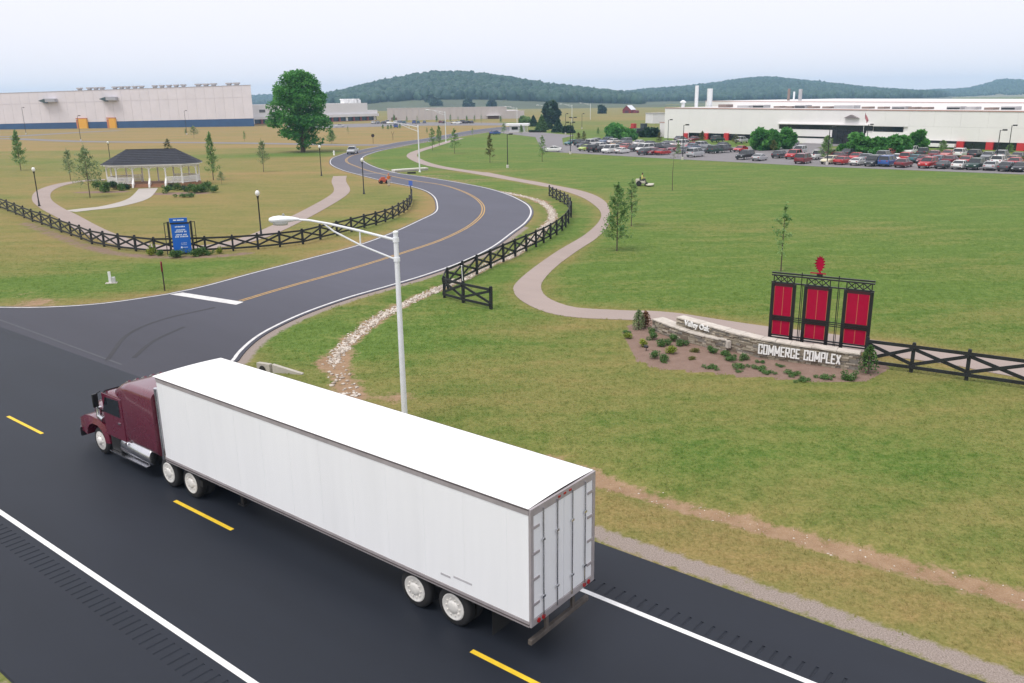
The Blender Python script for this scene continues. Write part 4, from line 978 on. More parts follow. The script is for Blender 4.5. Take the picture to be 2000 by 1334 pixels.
def block_letters(txt, line, px0, px1, z0, h, proud):
    a, b = on_line(line, px0, z0), on_line(line, px1, z0); w = np.linalg.norm(b-a); e = (b-a)/w; an = math.atan2(e[1], e[0]); nn = np.array([e[1], -e[0]])*proud
    adv = {'M': 1.35, 'X': 1.05, 'R': 1.05, 'E': .85, 'L': .85, ' ': .45}; gap = .62; tot = sum(adv.get(c, 1.0)+gap for c in txt)-gap; u = w/(tot+0.30); th = u*0.46; x = 0.15*u
    for ch in txt:
        if ch != ' ':
            m = MB(); t2 = th/2; hz_ = h-th*0.8
            for i, (x0, y0, x1, y1) in enumerate(STK[ch]):
                p, q = np.array([x+x0*u, th*0.4+y0*hz_]), np.array([x+x1*u, th*0.4+y1*hz_]); d = q-p; L = np.linalg.norm(d); d = d/L
                tt = th if abs(d[1]) > 0.5 else th*0.78
                k = t2*0.98 if abs(d[0]) < .01 else (t2*0.9 if abs(d[1]) < .01 else 0.0); kz = t2*0.72
                ext = kz if abs(d[0]) < .01 else k
                p, q = p-d*ext, q+d*ext
                y_ = -0.0015*i; m.beam((p[0], y_, p[1]), (q[0], y_, q[1]), 0.05, tt)
            m.build('wall_letter', letter_m, swall, loc=(*(a+nn-wb), z0), rot=(0, R(0.6), an))
        x += (adv.get(ch, 1.0)+gap)*u
block_letters('COMMERCE COMPLEX', main_line, 1480, 1645, 0.225, 0.47, 0.115)
letters('Valley Oak', main_line, 1339, 1387, 0.70, 0.36, 0.026, 1.0, 0.15, 'wall_lettering', R(1.5))
bl = on_line(bench_line, 1419, 0.5)-wb
MB().box((bl[0]+0.05, bl[1]-0.10, 0.36), (0.2, 0.2, 0.36), 0.3).build('end_block', cap_m, swall, bevel=0.015)

# ================================================================== banner frame behind the wall
red_banner = M('crimson_banner', (0.36, 0.001, 0.034), 0.6, spec=0.2, var=0.06, scale=1.5)
banner_trim = M('banner_trim', (0.50, 0.16, 0.07), 0.6)
fl, frr = G(1501.5, 681), G(1689.5, 707)
FW = float(np.linalg.norm(frr-fl)); FA = math.atan2(*(frr-fl)[::-1])
bf = empty('banner_frame', (*fl, 0), FA, 'tall black metal frame with three crimson banner panels behind the stone wall', 'sign')
zsc = height_at(fl, 532)/3.8
def Z(z): return z*zsc
def fx(t): return t*FW
for t in (0.0, 0.225, 0.345, 0.59, 0.745, 1.0):
    MB().bb(fx(t)-0.075, fx(t)+0.075, -0.06, 0.06, -0.05, Z(3.30)).build('post', black_metal, bf)
for t in (0.300, 0.675):
    MB().tube([(fx(t)-0.03, 0, 0), (fx(t)-0.03, 0, Z(3.92))], 0.022, 6).build('slim_bar', black_metal, bf)
    MB().tube([(fx(t)+0.03, 0.05, 0), (fx(t)+0.03, 0.05, Z(3.3))], 0.016, 6).build('slim_bar', black_metal, bf)
for z, h in ((3.80, 0.07), (3.69, 0.06), (3.345, 0.06)):
    MB().bb(-0.09, FW+0.09, -0.045, 0.045, Z(z)-h/2, Z(z)+h/2).build('top_rail', black_metal, bf)
for z in (0.72, 0.60): MB().bb(0.06, FW-0.06, -0.035, 0.035, Z(z), Z(z)+0.06).build('bottom_rail', black_metal, bf)
for z in (1.50, 1.59, 1.68): MB().bb(0.06, FW-0.06, -0.075, -0.062, Z(z), Z(z)+0.045).build('mid_rail', black_metal, bf)
dkband = M('band_dark_maroon', (0.045, 0.006, 0.012), 0.6)
for a, b in ((0.0, 0.225), (0.345, 0.59), (0.745, 1.0)):
    x0, x1 = fx(a)+0.06, fx(b)-0.06
    for z0, z1 in ((1.735, 3.16), (0.79, 1.47)):
        pnl = MB().bb(x0, x1, -0.02, 0.02, Z(z0), Z(z1)).build('banner_panel', red_banner, bf)
        for xx in ((x0+x1)/2, x1-0.03, x0+0.03):
            MB().bb(xx-0.010, xx+0.010, -0.027, -0.021, Z(z0)+0.01, Z(z1)-0.01).build('trim_stripe', banner_trim, pnl)
    MB().bb(x0, x1, -0.03, 0.03, Z(3.17), Z(3.30)).build('banner_roll', dkband, bf)
    MB().bb(x0, x1, -0.03, 0.03, Z(1.475), Z(1.73)).build('band', dkband, bf)
    lt = MB(); nX = 3 
    for t in range(nX):
        xa, xb = x0+(x1-x0)*t/nX, x0+(x1-x0)*(t+1)/nX
        lt.beam((xa, 0, Z(3.37)), (xb, 0, Z(3.67)), 0.035, 0.045).beam((xa, 0.012, Z(3.67)), (xb, 0.012, Z(3.37)), 0.035, 0.045)
        if t: lt.bb(xa-0.012, xa+0.012, -0.02, 0.02, Z(3.37), Z(3.67))
    lt.bb(x0-0.06, x0-0.02, -0.03, 0.03, Z(3.37), Z(3.67)); lt.bb(x1+0.02, x1+0.06, -0.03, 0.03, Z(3.37), Z(3.67))
    lt.build('lattice', black_metal, bf)
em = [(0, 0), (0.10, 0.02), (0.06, 0.10), (0.20, 0.14), (0.16, 0.20), (0.29, 0.27), (0.22, 0.32), (0.32, 0.42), (0.23, 0.46), (0.30, 0.57), (0.20, 0.58), (0.23, 0.70), (0.13, 0.68), (0.10, 0.80), (0.02, 0.72), (-0.06, 0.82), (-0.10, 0.70), (-0.22, 0.72), (-0.19, 0.61), (-0.31, 0.58), (-0.23, 0.50), (-0.34, 0.42), (-0.23, 0.37), (-0.31, 0.28), (-0.19, 0.27), (-0.22, 0.18), (-0.10, 0.17), (-0.12, 0.08), (-0.05, 0.09)]
ems = [(a*(1.0 if i % 2 else 0.80)*0.80, -b*1.02) for i, (a, b) in enumerate(em)]
eo = MB().plate(ems, -0.02, 0.02).build('tree_emblem', red_banner, bf, loc=(fx(0.465), 0, Z(3.82)+0.14), rot=(R(-90), 0, 0))
MB().bb(fx(0.465)-0.40, fx(0.465)+0.30, -0.02, 0.02, Z(3.82)+0.10, Z(3.82)+0.15).build('emblem_ground_bar', red_banner, bf)
MB().bb(fx(0.465)-0.10, fx(0.465)+0.16, -0.05, 0.05, Z(3.82)+0.0, Z(3.82)+0.10).build('emblem_base', black_metal, bf)

# ================================================================== leaves, shrubs, trees
def leaf_quads(c, size, r, up=0.35):
    n = len(c); nrm = r.normal(0, 1, (n, 3)); nrm[:, 2] = np.abs(nrm[:, 2])+up; nrm /= np.linalg.norm(nrm, axis=1)[:, None]
    t = np.cross(nrm, r.normal(0, 1, (n, 3))); t /= np.linalg.norm(t, axis=1)[:, None]+1e-9; b = np.cross(nrm, t)
    s = size*r.uniform(0.6, 1.35, n)[:, None]
    V = np.stack([c-t*s*0.5, c-b*s*0.33+nrm*s*0.06, c+t*s*0.5, c+b*s*0.33+nrm*s*0.06], 1).reshape(-1, 3)
    return V, np.arange(4*n).reshape(-1, 4)
def foliage(name, pts, size, mat, r, tint=None):
    V, F = leaf_quads(pts, size, r)
    t = r.random(len(pts)) if tint is None else np.clip(tint+r.normal(0, 0.18, len(pts)), 0, 1)
    return np_mesh(name, V, F, mat, False, {'tint': np.repeat(t, 4)})
def blob_pts(lobes, n, r, shell=0.55):
    w = np.array([q[3]*q[4]*0.5+q[3]*q[5] for q in lobes]); w = w/w.sum(); P, T = [], []
    for q, k in zip(lobes, (w*n).astype(int)):
        d = r.normal(0, 1, (k, 3)); d /= np.linalg.norm(d, axis=1)[:, None]
        rr = r.uniform(shell, 1.05, k)**0.7
        P.append(np.array(q[:3])+d*np.array(q[3:6])*rr[:, None]); T.append(np.full(k, r.uniform(0.1, 0.9)))
    return np.vstack(P), np.concatenate(T)
lf_tree = leaf_mat('tree_leaves', (0.050, 0.205, 0.045), (0.150, 0.385, 0.085), 0.45)
lf_sap = leaf_mat('sapling_leaves', (0.125, 0.255, 0.080), (0.290, 0.42, 0.150), 0.45)
lf_yel = leaf_mat('yellowing_leaves', (0.085, 0.11, 0.025), (0.21, 0.20, 0.06), 0.35)
lf_dark = leaf_mat('dark_evergreen', (0.014, 0.050, 0.024), (0.036, 0.090, 0.042), 0.15)
lf_lime = leaf_mat('lime_shrub_leaves', (0.13, 0.21, 0.02), (0.32, 0.36, 0.05), 0.3)
lf_shrub = leaf_mat('green_shrub_leaves', (0.040, 0.120, 0.030), (0.125, 0.22, 0.060), 0.3)
lf_grey = leaf_mat('grey_green_leaves', (0.150, 0.215, 0.100), (0.290, 0.37, 0.175), 0.45)
lf_forest = leaf_mat('forest_leaves', (0.014, 0.050, 0.036), (0.044, 0.096, 0.060), 0.1)
def shrub_variant(kind, seed):
    r = np.random.default_rng(seed)
    if kind == 'round': lob = [(r.normal(0, .18), r.normal(0, .18), .42+r.normal(0, .1), .34, .34, .34) for _ in range(7)]
    elif kind == 'spread': lob = [(r.normal(0, .42), r.normal(0, .3), .20+r.normal(0, .04), .34, .3, .17) for _ in range(9)]
    else: lob = [(r.normal(0, .3), r.normal(0, .3), .30+r.normal(0, .1), .3, .3, .26) for _ in range(8)]
    p, t = blob_pts(lob, 700, r, 0.3); p[:, 2] = np.maximum(p[:, 2], 0.01)
    return p, t, r
def shrub_mesh(kind, mat, seed):
    p, t, r = shrub_variant(kind, seed); return foliage('foliage', p, 0.13, mat, r, t)
SH = {}
def shrub(px, py, kind, mat, matname, rad, label, group, squash=1.0):
    key = (kind, matname, int(px) % 3)
    if key not in SH: SH[key] = shrub_mesh(kind, mat, 50+len(SH))
    root = empty('shrub', (*G(px, py), 0), rng.uniform(0, 6.28), label, 'shrub', group)
    obj('foliage', SH[key], root, scale=(rad/0.55, rad/0.55, rad/0.55*squash*rng.uniform(0.9, 1.1)))
    obj('stem', STEM, root, scale=(rad, rad, rad))
STEM = MB().tube([(0, 0, -0.05), (0.01, 0, 0.35)], [0.05, 0.025], 6).mesh('stem', bark)
ORD = ['first', 'second', 'third', 'fourth', 'fifth', 'sixth', 'seventh', 'eighth', 'ninth', 'tenth', 'eleventh', 'twelfth', 'thirteenth', 'fourteenth', 'fifteenth', 'sixteenth', 'seventeenth', 'eighteenth', 'nineteenth', 'twentieth', 'twenty-first', 'twenty-second', 'twenty-third', 'twenty-fourth', 'twenty-fifth', 'twenty-sixth', 'twenty-seventh', 'twenty-eighth', 'twenty-ninth', 'thirtieth']
bed = [(1228,661,'L',.30),(1222,650,'S',.22),(1256,677,'L',.34),(1274,663,'D',.34),(1272,650,'G',.28),(1297,675,'G',.42),(1313,666,'D',.34),(1333,675,'G',.36),(1309,690,'L',.36),(1356,687,'Y',.28),(1279,699,'D',.32),(1296,706,'D',.34),(1392,689,'G',.34),(1417,695,'G',.32),(1430,705,'G',.34),(1452,703,'D',.30),(1350,702,'Y',.22),(1390,718,'S',.32),(1441,717,'S',.34),(1441,726,'S',.16),(1486,720,'S',.32),(1498,730,'S',.30),(1552,731,'S',.36),(1571,744,'S',.30),(1523,716,'S',.18),(1615,740,'S',.34),(1658,740,'G',.40),(1485,708,'S',.2)]
KM = {'L': ('round', lf_lime, 'lime', 'bright lime green rounded'), 'D': ('round', lf_shrub, 'dark', 'dark green rounded'), 'G': ('loose', lf_shrub, 'green', 'mid green loose'), 'S': ('spread', lf_shrub, 'spread', 'low spreading green'), 'Y': ('loose', lf_yel, 'yellow', 'sparse yellowish')}
bed.sort(); cnt = {k: 0 for k in KM}; tot = {k: sum(1 for b in bed if b[2] == k) for k in KM}
for px, py, k, rad in bed:
    kd, mt, mn, ds = KM[k]
    shrub(px, py, kd, mt, mn, rad*0.78, f'{ds} shrub, {ORD[cnt[k]]} such from the left, stone wall bed', 'shrubs in the entrance wall bed', 0.9 if k != 'S' else 0.8); cnt[k] += 1
for i, (px, py, k, rad) in enumerate([(297,498,'L',.45),(312,499,'G',.35),(345,503,'G',.55),(384,501,'G',.48),(396,498,'D',.4),(410,498,'G',.3),(432,495,'L',.34)]):
    kd, mt, mn, ds = KM[k]
    shrub(px, py, kd, mt, mn, rad, f'{ds} shrub, {ORD[i]} from left along the fence by the blue sign', 'shrubs at the blue sign')
for i, (px, py, k, rad) in enumerate([(191,370,'D',.75),(207,375,'D',.95),(222,370,'E',.75),(237,372,'D',.7),(248,370,'E',.6),(326,377,'D',.7),(335,371,'E',.6),(348,372,'D',.65),(362.5,374,'E',.62),(375,376,'D',.7),(385,377,'D',.75),(396,375,'D',.75),(407.5,372,'D',.8),(418,376,'D',.6),(365,385.5,'S',.7)]):
    kd, mt, mn, ds = KM.get(k, ('round', lf_dark, 'evergreen', 'very dark green clipped'))
    shrub(px, py, kd, mt, mn, rad, f'{ds} bush, {ORD[i]} from the left before the white gazebo', 'bushes around the gazebo', 1.05)
def weeping(px, py, h, label, mat):
    r = np.random.default_rng(int(px)); root = empty('weeping_shrub', (*G(px, py), 0), 0, label, 'shrub')
    P = []
    for k in range(70):
        a = r.uniform(0, 6.28); R1 = r.uniform(0.1, 0.34)*h; top = h*r.uniform(0.85, 1.0)
        for t in np.linspace(0, 1, 16): P.append((math.cos(a)*R1*math.sin(t*1.57), math.sin(a)*R1*math.sin(t*1.57), top-(t**1.8)*top*r.uniform(0.75, 0.95)))
    P = np.array(P)+r.normal(0, 0.02, (len(P), 3)); P[:, 2] = np.maximum(P[:, 2], 0.03)
    obj('foliage', foliage('foliage', P, 0.09, mat, r), root)
    MB().tube([(0, 0, -0.05), (0.02, 0.01, h*0.5), (0, 0, h*0.92)], [0.04, 0.03, 0.015], 6).build('trunk', bark, root)
weeping(1247, 643, 1.05, 'grey green weeping shrub at the left end of the stone wall', lf_grey)
weeping(1260, 640, 0.9, 'rusty brown dying weeping shrub next to the stone wall end', leaf_mat('rusty_leaves', (0.14, 0.07, 0.035), (0.27, 0.15, 0.08), 0.3))
weeping(1695, 730, 1.30, 'dark green weeping shrub at the right end of the stone wall', lf_shrub)
sp = empty('spotlight', (*G(1262, 685), 0), 0.6, 'small black ground spotlight in the mulch bed', 'spotlight')
MB().tube([(0, 0, 0), (0, 0, 0.16)], 0.02, 6).build('stake', black_metal, sp); MB().lathe([(0.05, -0.1), (0.08, 0.08), (0.085, 0.1)], 12, (0, 0, 0.2), 'y').build('lamp_can', black_metal, sp)

def limb_tree(name, base, H, label, group, lobes, n, size, mat, trunk_r, limbs, r, trunk_top=0.75, cat='tree'):
    root = empty(name, (*base, 0), 0, label, cat, group)
    p, t = blob_pts(lobes, n, r)
    obj('crown', foliage('crown', p, size, mat, r, t), root)
    tr = MB().tube([(0, 0, -0.1), (trunk_r*0.2, 0, H*0.08), (trunk_r*0.3, trunk_r*0.2, H*0.35), (0, 0, H*trunk_top)], [trunk_r*1.35, trunk_r, trunk_r*0.8, trunk_r*0.25], 10)
    for z0, a, L, z1 in limbs:
        tr.tube([(0, 0, z0), (math.cos(a)*L*0.5, math.sin(a)*L*0.5, z0+(z1-z0)*0.6), (math.cos(a)*L, math.sin(a)*L, z1)], [trunk_r*0.5, trunk_r*0.35, trunk_r*0.12], 6)
    tr.build('trunk', bark, root, True)
    return root
# the big tree
r = np.random.default_rng(21)
tb = G(592, 297); TH = height_at(tb, 138)
lob = []
prof_z = [0.07, 0.16, 0.30, 0.42, 0.55, 0.68, 0.80, 0.90, 0.97]; prof_r = [0.14, 0.27, 0.345, 0.365, 0.345, 0.315, 0.265, 0.19, 0.09]
for k in range(150):
    z = r.uniform(0.10, 0.96)**0.9; a = r.uniform(0, 6.28); rad = np.interp(z, prof_z, prof_r)*TH*r.uniform(0.7, 1.0)
    s = r.uniform(0.055, 0.095)*TH
    lob.append((math.cos(a)*rad-0.3, math.sin(a)*rad, z*TH, s, s, s*0.8))
for k in range(30):
    z = r.uniform(0.2, 0.9); a = r.uniform(0, 6.28); rad = np.interp(z, prof_z, prof_r)*TH*r.uniform(0, 0.5); s = 0.10*TH
    lob.append((math.cos(a)*rad-0.3, math.sin(a)*rad, z*TH, s, s, s))
for k in range(9):
    lob.append((r.normal(0, .5), r.normal(0, .5), r.uniform(0.8, 3.6), .7, .7, .7))
limb_tree('big_tree', tb, TH, 'single large full-crowned green tree standing on the lawn left of the road', None, lob, 24000, 0.55, lf_tree, 0.48, [(TH*0.15, a, TH*0.25, TH*0.4) for a in (0.3, 1.6, 2.9, 4.1, 5.2)]+[(TH*0.3, a, TH*0.22, TH*0.6) for a in (0.9, 2.2, 3.6, 5.0)], r)

# young staked trees: a leader with open whorls of thin branches
def young_meshes(seed, H, wid, nb, lpb, size, mat, bare=0.16, droop=0.15, taper=1.0):
    r = np.random.default_rng(seed); tr = MB().tube([(0, 0, -0.05), (r.normal(0, .03), r.normal(0, .03), H*0.5), (r.normal(0, .04), r.normal(0, .04), H)], [0.055*H/5, 0.038*H/5, 0.01], 7); P, T = [], []
    for k in range(nb):
        f = bare+(1-bare)*(k+r.random())/nb; z = f*H; L = wid*((1-f)/(1-bare)*0.95+0.08)**taper*r.uniform(0.55, 1.15); a = k*2.4+r.normal(0, .4)
        e = np.array([math.cos(a)*L, math.sin(a)*L, L*r.uniform(0.15, 0.7)]); p0 = np.array([0, 0, z]); p1 = p0+e
        tr.tube([p0, p0+e*0.5+np.array([0, 0, 0.05*L]), p1], [0.016*H/5, 0.010*H/5, 0.004], 4)
        tt = r.uniform(0.25, 1.1, lpb)**0.8; q = p0+e*tt[:, None]+r.normal(0, 0.10*L+0.05, (lpb, 3)); P.append(q); T.append(np.full(lpb, r.uniform(0.1, 0.9)))
    k = int(lpb*1.2); q = np.array([0, 0, H])+r.normal(0, 1, (k, 3))*np.array([.06, .06, .22])*H/5; P.append(q); T.append(np.full(k, .5))
    P = np.vstack(P); P[:, 2] = np.maximum(P[:, 2], 0.15)
    return foliage('crown', P, size, mat, r, np.concatenate(T)), tr.mesh('trunk', bark, True)
YV = {'dense': young_meshes(1, 5, 1.35, 36, 64, 0.20, lf_sap, taper=0.75), 'open': young_meshes(2, 5, 1.15, 28, 40, 0.18, lf_sap, 0.22, taper=0.7), 'thin': young_meshes(3, 5, 1.25, 12, 40, 0.19, lf_sap, 0.30),
      'yellow': young_meshes(4, 5, 1.1, 28, 46, 0.20, lf_yel, 0.2, taper=0.7), 'bushy': young_meshes(5, 5, 1.9, 44, 70, 0.24, lf_sap, 0.16, taper=0.6), 'bare': young_meshes(6, 5, 0.7, 5, 10, 0.10, lf_yel, 0.86), 'grey': young_meshes(8, 5, 1.5, 32, 44, 0.19, lf_grey, 0.25, taper=0.6)}
def young(px, py, ptop, var, label, wid=1.0, group='young trees on the lawns'):
    b = G(px, py); s = height_at(b, ptop)/5.2; cm, tm = YV[var]
    root = empty('young_tree', (*b, 0), (px*1.7) % 6.28, label, 'tree', group)
    obj('crown', cm, root, scale=(s*wid, s*wid, s)); obj('trunk', tm, root, scale=(s, s, s))
young(1205,490,360,'dense','nearer of two bright green young trees beside the footpath curve',0.9)
young(1233,442,352,'open','farther, thinner of two young trees beside the footpath curve',1.05)
young(1525,530,402,'thin','thin nearly bare sapling right behind the banner frame',1.05)
young(1313,372,298,'bare','bare sapling trunk on the lawn right of the mower')
young(957,318,262,'yellow','half yellowed young tree on the lawn below the guard booth',0.9)
young(1059,316,266,'open','small green young tree at the lawn edge by the drive mouth',1.0)
young(845,294,250,'open','young tree left of its neighbour by the far street lamp',1.1)
young(858,284,246,'dense','fuller young tree close to the far street lamp',0.8)
young(888,300,252,'open','leafy young tree right of the far street lamp',1.3)
young(41,333,256,'dense','tall dense young tree nearest the left edge of the picture',0.8)
young(138,352,293,'grey','small greyish young tree left of the gazebo',0.8)
young(176,386,288,'grey','airy young tree in the mulch ring just left of the gazebo',1.05)
young(330,305,271,'yellow','young tree whose top shows over the gazebo roof',1.4)
young(417,352,260,'dense','slender young tree right of the gazebo',0.55)
young(433,360,335,'grey','tiny wispy sapling close to the right end of the gazebo',1.3)
young(515,336,275,'grey','thin airy young tree between gazebo and big tree',0.8)
young(478,276,256,'open','small young tree before the warehouse, left of the big tree',0.9)
young(379,270,246,'grey','pale young tree under the warehouse wall',1.6)
young(363,263,251,'dense','small dark young evergreen under the warehouse wall',0.7)
young(648,281,254,'bushy','little spreading tree just right of the big tree',1.1)
young(834,262,249,'open','tiny young tree in the brown field by the office lot',1.0)
young(680,262,246,'thin','spindly sapling in the brown field below the offices',1.0)
young(923,266,250,'thin','spindly sapling on the far verge left of the guard booth',1.2)
young(984,262,241,'open','young tree touching the left side of the guard booth',1.6)
young(1018,262,244,'dense','young tree right in front of the guard booth',1.2)
young(1613,312,265,'bushy','young tree below the factory entrance, left of the big round tree',0.9,'trees in the factory car park')
young(1287,283,258,'yellow','small bright tree at the left factory corner',1.5,'trees in the factory car park')
young(1371,282,256,'yellow','yellow green tree before the red columns of the factory',1.6,'trees in the factory car park')
young(1436,283,262,'yellow','wide yellow green tree left of the round clump',2.0,'trees in the factory car park')
young(1510,297,273,'yellow','small yellowish tree in front of the round clump',1.7,'trees in the factory car park')
young(1840,302,274,'bushy','small tree before the right factory glazing',1.1,'trees in the factory car park')
young(1971,303,281,'bushy','small tree at the far right before the red columns',1.2,'trees in the factory car park')
young(1130,282,259,'yellow','light green young tree at the drive mouth',1.9,'trees in the factory car park')
young(1140,281,256,'yellow','pale upright young tree right of the twin lights',1.3,'trees in the factory car park')
young(1168,264,249,'dense','small dark tree on the far bank above the car park',1.0,'trees in the factory car park')
young(1324,308,275,'open','sapling standing among the left rows of cars',1.0,'trees in the factory car park')
for i, x in enumerate((770, 795, 815, 853, 880, 895, 912, 927, 940, 978)):
    young(x, 240+(i % 3)*0.7, 224+((i*7) % 4), ('dense', 'open', 'thin')[i % 3], f'small sapling, {ORD[i]} from the left along the front of the long low building', 0.9, 'saplings before the long low building')
for i, (x, y) in enumerate(((748, 253), (758, 254), (764, 253), (781, 252))):
    young(x, y, y-10, 'dense', f'dark little tree, {ORD[i]} from the left by the parked blue van', 1.3, 'little trees by the blue van')
def round_tree(px, py, ptop, wpx, label, mat=lf_tree, group='trees in the factory car park', name='round_tree', n=3200, low=0.08):
    b = G(px, py); H = height_at(b, ptop); r = np.random.default_rng(int(px*3+py)); d = math.hypot(*b); w = wpx/2*d/CAM_F; lob = []
    for k in range(34):
        z = r.uniform(low, 0.95); a = r.uniform(0, 6.28); rad = w*math.sqrt(max(0.05, 1-((z-0.45)/0.58)**2))*r.uniform(0.3, 0.9); s = w*r.uniform(0.22, 0.36)
        lob.append((math.cos(a)*rad, math.sin(a)*rad, z*H*0.93, s, s, s*0.9))
    limb_tree(name, b, H, label, group, lob, n, 0.034*d/7+0.15, mat, 0.12, [(H*0.3, a, w*0.5, H*0.6) for a in (0.5, 2.6, 4.6)], r)
round_tree(1485,294,250,36,'leftmost tree of the round clump on the factory lawn')
round_tree(1508,293,254,30,'middle tree of the round clump on the factory lawn')
round_tree(1534,291,251,32,'rightmost tree of the round clump on the factory lawn')
round_tree(1673,303,261,42,'broad round tree right of the dark factory entrance')
round_tree(1712,304,271,36,'round tree second right of the factory entrance')
round_tree(1752,303,266,38,'round tree third right of the factory entrance')
round_tree(1790,301,254,34,'taller pointed tree fourth right of the factory entrance')
round_tree(1648,302,284,22,'low round bush at the factory entrance walk',low=0.05)
round_tree(1204,275,244,42,'large spreading tree left of the white factory above the cars')
round_tree(1228,273,255,28,'smaller tree right of the spreading tree above the cars')
round_tree(1270,268,254,34,'dark bush at the corner of the white factory',lf_dark)
round_tree(1076,243,196,36,'tall round tree far behind the conifers',lf_forest,'far field trees')
round_tree(1025,243,229,18,'small round tree just left of the conifers',lf_sap,'far field trees')
round_tree(1110,260,249,22,'low dark bush at the right foot of the conifers',lf_dark,'conifers by the guard booth',low=0.03)
def conifer(px, py, ptop, wpx, label, mat=lf_dark):
    b = G(px, py); H = height_at(b, ptop); d = math.hypot(*b); w = wpx/2*d/CAM_F; r = np.random.default_rng(int(px)); n = 3200
    f = 1-np.sqrt(r.random(n)); a = r.uniform(0, 6.28, n); lob = 1+0.16*np.sin(a*5+f*40)
    rad = w*(1-f)**0.85*lob*r.uniform(0.55, 1.05, n)
    P = np.stack([np.cos(a)*rad, np.sin(a)*rad, 0.25+f*(H-0.25)-rad*0.12], 1)
    root = empty('conifer', (*b, 0), 0, label, 'tree', 'conifers by the guard booth')
    obj('crown', foliage('crown', P, 0.75, mat, r), root); MB().tube([(0, 0, -0.1), (0, 0, H*0.9)], [0.2, 0.03], 7).build('trunk', bark, root)
conifer(1042,247,225,17,'leftmost dark conifer right of the guard booth')
conifer(1058,254,224,24,'broad bright conifer second from the left in the conifer group',lf_shrub)
conifer(1072,252,231,18,'narrow dark conifer in the middle of the conifer group')
conifer(1090,258.5,232,24,'rightmost broad dark conifer of the group')
conifer(1324,270,251,8,'slim dark conifer against the white factory wall')

# ================================================================== riprap and small stones
def pebbles(line, n, wid, smin, smax, mat, name, label, zoff=0.0):
    r = np.random.default_rng(n); S = np.r_[0, np.cumsum(np.linalg.norm(np.diff(line, axis=0), axis=1))]
    u = r.random(n)*S[-1]; off = np.clip(r.normal(0, wid*0.42, n), -wid, wid); t = np.gradient(line, axis=0); t /= np.linalg.norm(t, axis=1)[:, None]
    px = np.interp(u, S, line[:, 0]); py = np.interp(u, S, line[:, 1]); tx = np.interp(u, S, t[:, 0]); ty = np.interp(u, S, t[:, 1])
    x, y = px-ty*off, py+tx*off; z = ground_z(x, y)
    ico = bmesh.new(); bmesh.ops.create_icosphere(ico, subdivisions=1, radius=1); iv = np.array([v.co[:] for v in ico.verts]); fi = np.array([[v.index for v in f.verts] for f in ico.faces]); ico.free()
    s = r.uniform(smin, smax, n)*r.uniform(0.7, 1.3, n)
    V = iv[None]*(1+r.normal(0, 0.16, (n, len(iv), 1)))*s[:, None, None]*np.stack([r.uniform(.8, 1.5, n), r.uniform(.7, 1.1, n), r.uniform(.45, .8, n)], 1)[:, None, :]
    a = r.uniform(0, 6.28, n); c, sn = np.cos(a)[:, None], np.sin(a)[:, None]
    V = np.stack([V[..., 0]*c-V[..., 1]*sn, V[..., 0]*sn+V[..., 1]*c, V[..., 2]], -1)+np.stack([x, y, z+s*0.25+zoff], 1)[:, None, :]
    F = (fi[None]+(np.arange(n)*len(iv))[:, None, None]).reshape(-1, 3)
    o = obj(name, np_mesh(name, V.reshape(-1, 3), F, mat, False, {'tint': np.repeat(r.random(n), len(iv))}))
    return tag(o, label, 'stones', kind='stuff')
rock_m = leaf_mat('pale_limestone', (0.34, 0.28, 0.22), (0.66, 0.60, 0.53), 0.0)
pebbles(riprap_line, 5600, 0.50, 0.03, 0.095, rock_m, 'riprap_stones', 'band of pale broken stones lining the drainage channel by the fence')
pebbles(wash_line, 60, 0.6, 0.04, 0.10, rock_m, 'washed_stones', 'loose pale stones scattered on the bare wash below the channel')
pebbles(ditch_line, 160, 0.6, 0.010, 0.03, rock_m, 'ditch_stones', 'small loose stones lying in the bare dirt ditch beside the highway')
# ================================================================== gazebo
gz = empty('gazebo', (*G(303, 362), 0), R(9), 'long white gazebo with dark hipped roof on the lawn', 'gazebo')
gwhite = M('gazebo_white', (0.82, 0.80, 0.79), 0.5, var=0.04)
shingle = M('dark_shingles', (0.030, 0.032, 0.042), 0.85, var=0.35, scale=3, bump=0.5, bscale=8)
deck_m = M('brick_deck', (0.32, 0.17, 0.10), 0.85, var=0.25, scale=3)
A_, S_, B_, C_ = 6.35, 4.6, 2.7, 1.1
plan = [(-S_, -B_), (-2.3, -B_), (0, -B_), (2.3, -B_), (S_, -B_), (A_, -C_), (A_, C_), (S_, B_), (2.3, B_), (0, B_), (-2.3, B_), (-S_, B_), (-A_, C_), (-A_, -C_)]
MB().plate([(x*1.03, y*1.05) for x, y in plan if abs(x) not in (2.3, 0)], -0.05, 0.45).build('deck', deck_m, gz)
for k in range(2): MB().bb(-2.25, 2.25, -B_-0.18-0.32*(k+1), -B_-0.15-0.32*k+0.02, -0.02, 0.30-0.15*k).build('step', deck_m, gz)
EZ = 3.15
for i, (x, y) in enumerate(plan):
    p = MB().box((x, y, (0.45+EZ)/2), (0.17, 0.17, EZ-0.45)); p.box((x, y, 0.55), (0.24, 0.24, 0.2))
    pst = p.build('post', gwhite, gz)
n = len(plan)
